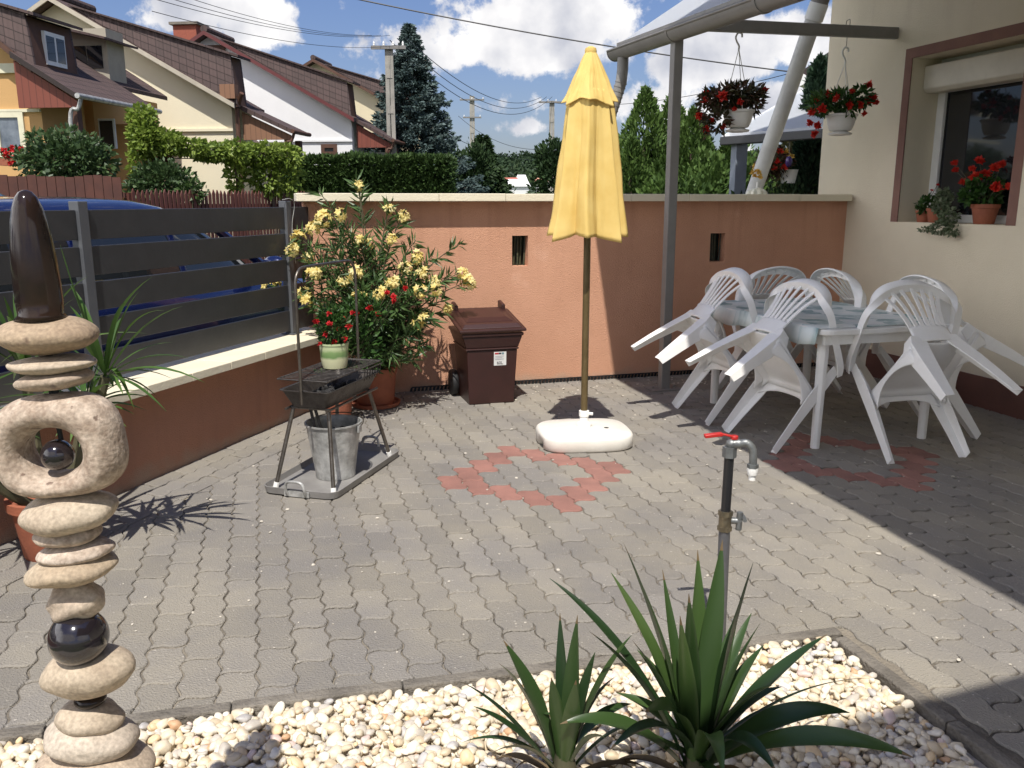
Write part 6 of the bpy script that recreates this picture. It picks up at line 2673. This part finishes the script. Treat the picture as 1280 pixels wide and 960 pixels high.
def clumps_tree(name, label, base, lumps, lm, n, size, cat='tree', trunk=None, dirup=.5, asp=.55):
    """crown of leaf sprays gathered on uneven lumps: (offset, radii, share)"""
    t = thing(name, label, cat, base)
    if trunk:
        mb = MB()
        th, tr_ = trunk
        mb.tube([base, base + UP * th * .5 + Vector((.03, .02, 0)), base + UP * th], [tr_, tr_ * .8, tr_ * .45], 8)
        for (o, r_, s) in lumps:
            mb.tube([base + UP * th * .55, base + Vector(o) * .8 + UP * th * .1, base + Vector(o)], [tr_ * .5, tr_ * .3, tr_ * .1], 5, cap=False)
        mb.build('trunk', M['bark'], t)
    mb = MB()
    tot = sum(s for _, _, s in lumps)
    for (o, r_, s) in lumps:
        k = int(n * s / tot)
        d = rdirs(k)
        bump = np.array([1 + .42 * noise.noise(Vector((q[0] * 2.4 + o[0], q[1] * 2.4 + o[1], q[2] * 2.4 + o[2]))) + .22 * noise.noise(Vector((q[0] * 6, q[1] * 6, q[2] * 6 + o[2]))) for q in d])[:, None]
        rad = RNG.uniform(.15, 1, (k, 1)) ** .38
        P = np.array(base)[None] + np.array(o)[None] + d * rad * bump * np.array(r_)[None]
        D = d + np.array([0, 0, dirup])[None] + RNG.normal(size=(k, 3)) * .45
        V, Fq = quads_np(P, D, RNG.uniform(.6, 1.4, k) * size, RNG.uniform(.6, 1.3, k) * size * asp)
        mb.addnp(V, Fq)
    mb.build('crown' if cat == 'tree' else 'foliage', lm, t)
    return t


def column_tree(name, label, base, H, r, lm, n, size, seed=0, pw=.75):
    """thuja or cypress: upright sprays on a flame-shaped crown with furrows"""
    t = thing(name, label, 'tree', base)
    mb = MB()
    mb.tube([base, base + UP * H * .8], [.07, .02], 7)
    mb.build('trunk', M['bark'], t)
    f = RNG.uniform(0, 1, n) ** .9
    a = RNG.uniform(0, 2 * math.pi, n)
    prof = r * np.minimum(1, (f + .08) / .25) ** .5 * (1 - f) ** pw * 1.25
    bump = np.array([1 + .48 * noise.noise(Vector((math.cos(q) * 1.8 + seed, math.sin(q) * 1.8, z * H * 1.1 + seed))) + .2 * noise.noise(Vector((math.cos(q) * 5, math.sin(q) * 5 + seed, z * H * 2.6))) for q, z in zip(a, f)])
    rad = prof * bump * RNG.uniform(.1, 1, n) ** .3
    P = np.stack([np.cos(a) * rad, np.sin(a) * rad, f * H * (1 + .02 * np.cos(a * 3))], 1)
    if r > .4:                                     # several leaders growing together
        w = RNG.uniform(0, 1, n)
        for lo_, hi_, ox, oy, kr, kz in ((.45, .68, .55, -.1, .55, .86), (.68, .86, -.50, -.2, .55, .76), (.86, 1.0, .15, -.45, .5, .66)):
            q = (w >= lo_) & (w < hi_)
            P[q] = P[q] * np.array([kr, kr, kz])[None] + np.array([ox * r, oy * r, 0])[None]
    P = P + np.array(base)[None]
    D = np.stack([np.cos(a) * .5, np.sin(a) * .5, np.full(n, .9)], 1) + RNG.normal(size=(n, 3)) * .35
    V, Fq = quads_np(P, D, RNG.uniform(.6, 1.4, n) * size, RNG.uniform(.6, 1.3, n) * size * .5)
    mb = MB()
    mb.addnp(V, Fq)
    mb.build('crown', lm, t)
    return t


def gpt(px, D):
    p = at(px, 250, D)
    return Vector((p.x, D, -.06))


b = gpt(516, 27)
spruce('blue_spruce', 'tall blue-green spruce beside the utility pole with crossarm', b, at(516, 27, 27).z + .05, 2.75, LM['spruce'], 380, 2, .135)
b = gpt(604, 32)
spruce('conifer', 'short dark green conifer in front of the middle utility pole', b, at(604, 168, 32).z, 1.7, LM['dark_con'], 230, 5, .22)
b = gpt(576, 30)
clumps_tree('dark_shrub_tree', 'dark round shrub between the spruce and the short conifer', b, [((0, 0, 1.6), (1.0, .9, 1.6), 1), ((.5, 0, 2.5), (.6, .6, .8), .5), ((-.5, -.3, 2.3), (.6, .6, .9), .5)], LM['dark_con'], 7000, .16, trunk=(1.5, .1))
b = gpt(622, 38)
clumps_tree('shrub_tree', 'mid green tree to the right of the short conifer', b, [((-.3, 0, 1.3), (.9, .8, 1.3), 1), ((-.7, 0, 2.0), (.6, .6, .9), .5)], LM['shrub'], 5000, .15, trunk=(1.3, .1))
b = gpt(704, 44)
clumps_tree('tree', 'dark green tree behind the pole at the parasol', b, [((0, 0, 2.2), (1.6, 1.4, 1.9), 1), ((-.6, 0, 3.4), (.8, .8, 1.0), .4), ((1.4, 0, 2.6), (1.5, 1.2, 1.6), .7)], LM['dark_con'], 8000, .24, trunk=(2, .14))
b = gpt(664, 52)
clumps_tree('shrub_tree', 'low pale green bushes at the foot of the far pole', b, [((-1.6, 0, .5), (1.6, 1.2, .7), 1), ((1.4, 0, .9), (1.2, 1.2, 1.0), 1)], LM['shrub'], 6000, .2, trunk=(.8, .1))
b = gpt(732, 22)
clumps_tree('shrub_tree', 'leafy bush behind the parasol cloth', b, [((0, 0, 1.2), (.7, .7, 1.3), 1), ((.6, 0, 1.0), (.6, .6, 1.1), .6)], LM['shrub'], 5000, .13, trunk=(1, .08))

for (px, top, D, r, nm, lab, n, lm) in (
        (802, 116, 12.5, .82, 'thuja', 'tallest thuja, pointed, left of the canopy post beyond the wall', 12000, 'thuja'),
        (836, 122, 13.0, .82, 'thuja', 'thuja right behind the grey canopy post', 11000, 'thuja'),
        (862, 142, 12.2, .82, 'thuja', 'shorter thuja just to the right of the canopy post', 11000, 'thuja'),
        (787, 176, 11.6, .62, 'thuja', 'low thuja half covered by the yellow parasol', 7000, 'thuja')):
    b = gpt(px, D)
    column_tree(nm, lab, b, at(px, top, D).z + .06, r, LM[lm], int(n * 1.8), .07, px * .1)
b = gpt(903, 11.8)
clumps_tree('rounded_shrub', 'rounded fresh green shrub under the first hanging basket beyond the wall', b, [((0, 0, 1.0), (.62, .5, 1.0), 1), ((-.25, 0, 1.6), (.4, .35, .55), .5), ((.3, 0, 1.55), (.35, .35, .6), .5)], LM['thuja'], 9000, .08, trunk=(1, .05))
b = gpt(860, 10.8)
clumps_tree('rounded_shrub', 'bushy bright shrub beyond the wall between post and first basket', b, [((0, 0, .9), (.5, .45, .95), 1), ((-.3, 0, 1.35), (.3, .3, .45), .5)], LM['thuja'], 6000, .08, trunk=(1, .05))
b = gpt(1012, 9.6)
column_tree('cypress', 'slim dark cypress beside the house corner', b, at(1012, 82, 9.6).z + .06, .26, LM['cypress'], 13000, .075, 3.3, .45)
b = gpt(966, 9.4)
clumps_tree('low_shrub', 'dark low shrub behind the leaning pipe', b, [((0, 0, .8), (.55, .4, .85), 1), ((.3, .2, 1.2), (.3, .3, .5), .5)], LM['dark_con'], 6000, .07, trunk=(.8, .04))
b = gpt(985, 12.5)
clumps_tree('olive_shrub', 'olive brown shrub behind the flowers below the next canopy', b, [((0, 0, 1.2), (.8, .5, 1.15), 1), ((.2, 0, 1.9), (.5, .4, .6), .6)], leafmat('olive_leaf', [(.03, .035, .012), (.06, .06, .02), (.11, .10, .035)], .5, .2, 1.2), 6000, .08, trunk=(.8, .04))

# clipped hedge
hb = gpt(452, 17.6)
x0, x1 = at(352, 250, 17.6).x, at(563, 250, 17.6).x
zt = at(450, 197, 17.6).z
t = thing('hedge', 'long clipped dark green hedge in front of the white house', 'hedge', ((x0 + x1) / 2, 17.6, -.06))
n = 36000
u = RNG.uniform(0, 1, n); v = RNG.uniform(0, 1, n); face = RNG.uniform(0, 1, n)
P = np.zeros((n, 3)); Nn = np.zeros((n, 3))
fr = face < .62
tp = (face >= .62) & (face < .9)
en = face >= .9
P[fr] = np.stack([x0 + (x1 - x0) * u[fr], np.full(fr.sum(), 17.6), zt * v[fr]], 1); Nn[fr] = (0, -1, 0)
P[tp] = np.stack([x0 + (x1 - x0) * u[tp], 17.6 + 1.1 * v[tp], np.full(tp.sum(), zt)], 1); Nn[tp] = (0, 0, 1)
P[en] = np.stack([np.full(en.sum(), x1), 17.6 + 1.1 * u[en], zt * v[en]], 1); Nn[en] = (1, 0, 0)
dsp = np.array([.07 * noise.noise(Vector((p[0] * 1.7, p[1] * 1.7, p[2] * 1.7))) + .04 * noise.noise(Vector((p[0] * 6, p[1] * 6, p[2] * 6))) for p in P])[:, None]
P = P + Nn * (dsp - RNG.uniform(0, .10, (n, 1)))
V, Fq = quads_np(P, Nn + RNG.normal(size=(n, 3)) * .6 + np.array([0, 0, .4]), RNG.uniform(.06, .14, n), RNG.uniform(.03, .07, n))
mb = MB()
mb.addnp(V, Fq)
mb.obox(Vector((x0 + .02, 17.72, -.1)), Vector((x1 - x0 - .14, 0, 0)), Vector((0, .9, 0)), UP * (zt - .04))
mb.build('foliage', LM['hedge'], t)


def dome(name, label, px, py, D, rx, rz, lm, n, size, cat='shrub', flowers=None, z0=-.06):
    c = at(px, py, D)
    base = Vector((c.x, D, z0))
    t = thing(name, label, cat, base)
    mb = MB()
    for k in range(7):
        a = k * .9
        mb.tube([base, base + Vector((math.cos(a) * rx * .3, math.sin(a) * .15, (c.z - z0) * .6)), c + Vector((math.cos(a) * rx * .6, math.sin(a) * .2, rz * .3))], [.02, .014, .005], 5, cap=False)
    mb.build('stems', M['stem'], t)
    d = rdirs(n)
    bump = np.array([1 + .4 * noise.noise(Vector((q[0] * 2.2 + px, q[1] * 2.2, q[2] * 2.2))) for q in d])[:, None]
    P = np.array(c)[None] + d * bump * RNG.uniform(.1, 1, (n, 1)) ** .45 * np.array([rx, rx * .7, rz])[None]
    V, Fq = quads_np(P, d + RNG.normal(size=(n, 3)) * .6, RNG.uniform(.6, 1.4, n) * size, RNG.uniform(.6, 1.4, n) * size * .55)
    mb = MB()
    mb.addnp(V, Fq)
    mb.build('foliage', lm, t)
    for (fx, fy, dy, r_) in flowers or []:
        mb = MB()
        bloom(mb, at(fx, fy, D + dy), r_, 8)
        mb.build('flower', M['red_petal'], t)
    return t


LM['rosebush'] = leafmat('rosebush_green', [(.026, .055, .02), (.06, .105, .035), (.12, .18, .07)], .45, .2, 1.4)
dome('shrub', 'large leafy shrub in front of the orange house window', 84, 203, 12.0, .62, .42, LM['rosebush'], 4200, .085)
dome('shrub', 'dark shrub with pale twigs at the porch behind the picket fence', 203, 228, 13.6, .5, .30, LM['rosebush'], 2600, .085)
dome('shrub', 'twiggy little shrub behind the picket fence by the cream wall', 238, 240, 13.4, .22, .18, LM['shrub'], 500, .07)
wb = at(22, 196, 12.9)
t = thing('window_flowers', 'window box of crimson geraniums under the orange house window', 'flower box', (wb.x, wb.y, at(22, 203, 12.9).z))
mb = MB()
mb.box(Vector((wb.x, 12.86, at(22, 203, 12.9).z)), (.44, .16, .1))
mb.build('box', M['terra'], t)
mb = MB()
V, Fq = blob_leaves(wb, (.24, .12, .13), 260, .07, .05)
mb.addnp(V, Fq)
mb.build('leaves', M['small_leaf'], t)
for k in range(22):
    mb = MB()
    bloom(mb, wb + Vector((rs.uniform(-.22, .22), rs.uniform(-.14, -.02), rs.uniform(-.10, .13))), .055, 6)
    mb.build('flower', M['red_petal'], t)

# grape vine on its trellis along the far pavement
pb_ = at(232, 250, 14.2)
t = thing('grape_vine', 'bright green grape vine trained along a trellis in front of the cream house', 'vine', (pb_.x, pb_.y, -.06))
mb = MB()
vpath = [(176, 160, 13.8), (178, 190, 13.8), (190, 180, 13.9), (205, 172, 13.9), (225, 180, 14.0), (250, 188, 14.2), (275, 190, 14.5), (300, 190, 14.8), (330, 192, 15.0), (360, 196, 15.2)]
mb.tube(catmull([at(*p) for p in vpath]), .02, 6)
for (px, py, D) in ((180, 170, 13.8), (293, 195, 14.7), (336, 195, 15.0)):
    p = at(px, py, D)
    mb.tube([Vector((p.x, D, -.05)), Vector((p.x + .04, D + .03, 1.0)), p], [.035, .03, .02], 7)
mb.build('stems', M['bark'], t)
mb = MB()
for z in (187, 197):
    mb.tube([at(178, z, 13.85), at(365, z + 4, 15.25)], .008, 5)
mb.build('trellis_wire', M['rod'], t)
mb = MB()
lumps = [(177, 150, 13.8, .22, .22, 420), (182, 172, 13.7, .26, .30, 620), (176, 205, 13.8, .16, .45, 420), (205, 178, 13.8, .32, .20, 560), (236, 184, 14.0, .34, .14, 420), (262, 190, 14.3, .34, .14, 420), (292, 190, 14.6, .38, .18, 520), (325, 192, 14.9, .42, .20, 560), (355, 196, 15.1, .34, .22, 460), (293, 218, 14.7, .14, .34, 320), (332, 222, 15.0, .30, .36, 560), (358, 220, 15.2, .3, .36, 420), (312, 205, 14.9, .3, .2, 260)]
for (px, py, D, rx, rz_, n) in lumps:
    V, Fq = blob_leaves(at(px, py, D), (rx, .22, rz_), n, .085, .075, up=-.3)
    mb.addnp(V, Fq)
mb.build('leaves', LM['vine'], t)
dome('red_leaved_shrub', 'dark red leaved climber at the porch below the vine', 202, 200, 13.9, .13, .22, leafmat('dark_red_leaf', [(.06, .012, .014), (.12, .025, .03), (.2, .05, .05)], .5, .2, 2), 420, .07)

# ================================================================== neighbour's canopy, flowers, roof corner beyond the wall
G1, G2 = at(908, 171, 9.6), at(1040, 156, 8.5)
G2.z = G1.z
U1 = at(1036, 97, 11.2)
t = thing('neighbour_canopy', 'pale sheet roofed canopy with black gutter on a grey post beyond the wall', 'canopy', (G1.x, G1.y, 0))
v1 = U1 - G1
mb = MB()
mb.prism([G1, G2, G2 + v1, G1 + v1], UP * .03)
mb.build('roof_sheet', msh, t)
mb = MB()
mb.bar(G1 + (G1 - G2).normalized() * .05 - UP * .045, G2 - UP * .045, .10, .09)
mb.build('gutter', M['anth'], t, bevel=.01)
mb = MB()
mb.bar(G1 - v1 * .01 - UP * .01, G1 + v1 - UP * .01, .09, .05)
mb.build('verge_trim', M['white_paint'], t)
pq = at(924, 190, 9.55)
mb = MB()
mb.box(Vector((pq.x, pq.y, G1.z / 2 - .05)), (.13, .13, G1.z - .02), .2)
mb.build('post', pmat('blue_grey_post', (.22, .25, .30), None, 5, .5), t)
c = at(985, 190, 9.3)
LM['mixed'] = leafmat('copper_leaf', [(.05, .018, .014), (.09, .05, .02), (.12, .14, .04)], .5, .2, 3)
t = thing('hanging_begonia', 'hanging pot of red and yellow begonias under the next canopy', 'hanging basket', at(985, 228, 9.3))
mb = MB()
pbm = at(985, 229, 9.3)
mb.lathe([(.07, 0), (.095, .13), (.10, .14), (.09, .14), (.001, .12)], pbm, 20)
mb.build('pot', M['white_pl'], t, sharp=40)
mb = MB()
for (px, py, rx, rz_, n) in ((968, 200, .17, .15, 330), (955, 212, .12, .12, 180), (978, 205, .1, .14, 160)):
    V, Fq = blob_leaves(at(px, py, 9.25), (rx, .12, rz_), n, .055, .035, up=-.2)
    mb.addnp(V, Fq)
mb.build('leaves', LM['mixed'], t)
mb = MB()
mb.tube([at(986, 205, 9.3), at(986, 165, 9.3)], .004, 5)
mb.build('hanger', M['rod'], t)
yel = leafmat('yellow_orange_petal', [(.65, .35, .06), (.75, .50, .10), (.8, .62, .25)], .5, .3, 5)
for (px, py, m_) in ((962, 195, 0), (972, 203, 0), (958, 205, 0), (975, 190, 0), (968, 212, 0), (980, 210, 0), (966, 188, 0), (950, 216, 1), (944, 210, 1), (955, 220, 1), (982, 190, 1), (987, 196, 1)):
    mb = MB()
    bloom(mb, at(px, py, 9.15), .05, 8)
    mb.build('flower', yel if m_ else M['orange_red_petal'], t)
# purple disc lantern and white ornament with a yellow flower on the far edge of the wall
c = at(986, 202, 8.9)
t = thing('purple_lantern', 'small round purple lantern hanging beside the begonias', 'lantern', c)
mb = MB()
mb.ball(c, (.035, .035, .055), 16, 12)
mb.build('globe', pmat('purple_glass', (.06, .03, .14), None, 3, .2), t)
mb = MB()
mb.tube([c + UP * .055, c + UP * .30], .002, 5)
mb.build('cord', M['rod'], t)
o_ = at(946, 243, 7.43)
oz = 1.4985
ob = Vector((o_.x, o_.y, oz))
t = thing('shell_ornament', 'white scalloped ornament with a yellow flower on the coping by the leaning pipe', 'ornament', ob)
mb = MB()


def shell(u, v):
    a = 2 * math.pi * u
    b_ = math.pi / 2 * v
    k = 1 + .10 * math.cos(9 * a) * (1 - v * .5)
    return ob + Vector((.085 * k * math.cos(a) * math.cos(b_), .06 * k * math.sin(a) * math.cos(b_), .055 * math.sin(b_)))


mb.grid(shell, 54, 10, True, 0, wrap=True)
mb.build('shell', pmat('cream_ceramic', (.78, .76, .62), None, 4, .35), t, sharp=0)
mb = MB()
mb.tube([ob + UP * .05, ob + Vector((.0, 0, .10))], .010, 8)
mb.build('stem', M['white_pl'], t)
for dx, dz in ((-.02, .15), (.02, .17), (0, .19), (-.04, .18), (.03, .14)):
    mb = MB()
    bloom(mb, ob + Vector((dx - .01, 0, dz)), .03, 10)
    mb.build('flower', yel, t)
# corner of the neighbouring house roof
r0 = at(1000, 92, 15.0)
t = thing('tiled_roof_corner', 'corner of a brown tiled house with white gutter seen behind the cypress', 'house', (r0.x + 1.5, r0.y, 0))
mb = MB()
A_ = at(1003, 88, 15)
B_2 = at(1040, 62, 15)
mb.prism([A_, B_2, B_2 + UP * -.12, A_ + UP * -.12], Vector((2.6, 4, 0)))
mb.build('roof', TILE, t)
mb = MB()
mb.tube([A_ + Vector((-.06, -.1, -.16)), A_ + Vector((2.6, 4, -.16))], .10, 12)
mb.build('gutter', M['white_paint'], t)
mb = MB()
mb.obox(Vector((A_.x + .35, 15.1, -.05)), Vector((3, 0, 0)), Vector((2.5, 3.8, 0)), UP * (A_.z - .12))
mb.build('wall', M['beige'], t)

# ================================================================== utility poles and lines
mpole = pmat('pole_concrete', (.36, .34, .30), (.26, .25, .22), 3, .9, .3, 40)


def pole(label, px, top, D, r, arms, hpole):
    tp = at(px, top, D)
    base = Vector((tp.x, D, -.06))
    t = thing('utility_pole', label, 'utility pole', base)
    mb = MB()
    if hpole:
        for sx in (-1, 1):
            mb.bar(base + Vector((sx * r * 1.1, 0, 0)), Vector((tp.x + sx * r * .7, D, tp.z)), r * .75, r * 1.4)
        k = 0
        while k < tp.z - .3:
            mb.box(base + UP * (k + .2), (r * 2.0, r * 1.1, .22))
            k += .95
    else:
        mb.tube([base, Vector((tp.x, D, tp.z))], [r * 1.25, r * .8], 10)
    mb.build('pole', mpole, t)
    for (z, hw, n) in arms:
        zz_ = at(px, z, D).z
        mb = MB()
        mb.bar(Vector((tp.x - hw, D - r, zz_)), Vector((tp.x + hw, D - r, zz_)), .08, .09)
        arm = mb.build('crossarm', M['steel_grey'], t)
        for i in range(n):
            x = tp.x - hw + .08 + (2 * hw - .16) * i / (n - 1)
            mb = MB()
            mb.lathe([(.025, .04), (.035, .06), (.025, .08), (.035, .1), (.025, .12), (.015, .16), (.001, .17)], Vector((x, D - r, zz_)), 10)
            mb.build('insulator', M['white_paint'], arm)
    return tp


PA = pole('nearest concrete utility pole, standing left of the blue spruce', 486, 57, 25, .08, [(60, .48, 4)], True)
PBp = pole('middle utility pole with two crossarms, rising over the short conifer', 590, 120, 58, .11, [(125, .80, 3), (147, .60, 2)], True)
PC = pole('utility pole with a tangle of cables, nearest the parasol', 690, 126, 50, .10, [(128, .75, 4)], True)


def wire(label, a, b, sag, r=.012):
    pts = []
    for i in range(25):
        q = i / 24
        p = a.lerp(b, q)
        pts.append(p - UP * sag * 4 * q * (1 - q))
    mb = MB()
    mb.tube(pts, r, 5, cap=False)
    o = mb.build('power_line', M['black_pl'], None)
    tag(o, label, 'cable', 'overhead cables')


wire('thick overhead cable crossing the sky from top centre to the canopy', at(405, -10, 16), at(1060, 98, 16), .12, .012)
wire('overhead cable slanting up to the canopy, across the upper thujas', PC + UP * -.1, at(1070, 68, 26), .6, .012)
for i, (py0, s) in enumerate(((-40, 'topmost'), (-22, 'second'), (-8, 'third'), (14, 'lowest'))):
    wire(s + ' of the four lines leaving the nearest pole towards the houses', PA + Vector((-.45 + i * .25, -.1, .25 if i < 3 else 0)), at(130 + i * 20, py0, 12), .22, .005)
for i, s in enumerate(('upper', 'middle', 'lower')):
    wire(s + ' line strung from the nearest pole to the pole at the parasol', PA + Vector((.45 - i * .2, -.1, .22 - .05 * i)), PC + Vector((-.6 + i * .3, -.1, .2)), .9 + .25 * i, .012)
wire('line between the middle pole and the pole at the parasol', at(573, 145, 58), PC + UP * -2.6, .7, .014)
wire('thin line low over the trees, from the short conifer to the pole', at(560, 168, 40), PC + UP * -3.2, .4, .012)
wire('cable running right from the tangled pole behind the parasol', PC + UP * -2.4, at(830, 195, 50), .4, .014)

# ================================================================== hills and the town on the slope
mb = MB()
nx, ny = 180, 40


def hill(u, v):
    x = -900 + 1800 * u
    y = 95 + 600 * v ** 1.3
    z = (y - 95) * .0520 * (1 + .12 * math.sin(x * .004 + 1) + .05 * math.sin(x * .013)) - .4
    z += 1.4 * noise.noise(Vector((x * .02, y * .02, 0))) * min(1, v * 3) + 2.2 * abs(noise.noise(Vector((x * .09, y * .09, 3)))) * min(1, v * 3)
    if v > .97:
        z += 1.5 * noise.noise(Vector((x * .2, 3, 1)))
    return Vector((x, y, z))


mb.grid(hill, nx * 2, ny, True)
mh = pmat('wooded_hill', (.055, .085, .04), (.020, .036, .020), .035, .95, 0, 5, detail=8)
tag(mb.build('hills', mh, sharp=0), None, None, kind='structure')
# woods on the slope: crowns too many to count
n = 3600
mb = MB()
xs = RNG.uniform(-140, 170, n)
vs = RNG.uniform(.16, .9, n)
for x, v in zip(xs, vs):
    p = hill((x * (.4 + v) + 900) / 1800, v)
    s = (1.1 + 1.8 * RNG.uniform()) * (.7 + .6 * v)
    k = 26
    d = rdirs(k)
    P = np.array([p.x, p.y, p.z + s * .6])[None] + d * s * np.array([.7, .7, .6])[None] * RNG.uniform(.5, 1, (k, 1))
    V, Fq = quads_np(P, d + RNG.normal(size=(k, 3)) * .4, s * .5, s * .4)
    mb.addnp(V, Fq)
tag(mb.build('woods', leafmat('woods_green', [(.018, .035, .018), (.032, .058, .026), (.06, .085, .035)], .8, .1, .05, .2)), 'dark green woods covering the slope of the hill', 'woods', kind='stuff')
for i, (px, py, D, w_, hh, roofc, lab) in enumerate(((640, 233, 130, 5.0, 1.8, (.8, .8, .78), 'long white roofed building low on the wooded slope'), (652, 228, 150, 1.8, 2.2, (.75, .75, .72), 'small white house above the long white building'),
                                                 (637, 229, 145, 3.0, 1.6, (.40, .12, .08), 'red roofed house beside the long white building'), (681, 227, 140, 2.6, 2.0, (.6, .3, .2), 'pale house half hidden by the pole at the parasol'))):
    c = at(px, py, D)
    t = thing('distant_house', lab, 'house', (c.x, D, c.z - 3))
    mb = MB()
    mb.obox(Vector((c.x - w_ / 2, D, c.z - 3)), Vector((w_, 0, 0)), Vector((0, 4, 0)), UP * 3)
    mb.build('wall', M['white_paint'], t)
    mb = MB()
    mb.prism([Vector((c.x - w_ / 2 - .3, D - .3, c.z)), Vector((c.x + w_ / 2 + .3, D - .3, c.z)), Vector((c.x + w_ / 2 - .2, D + 2, c.z + hh * .6)), Vector((c.x - w_ / 2 + .2, D + 2, c.z + hh * .6))], Vector((0, 3, .1)))
    mb.build('roof', pmat('distant_roof', roofc, None, 1, .8), t)
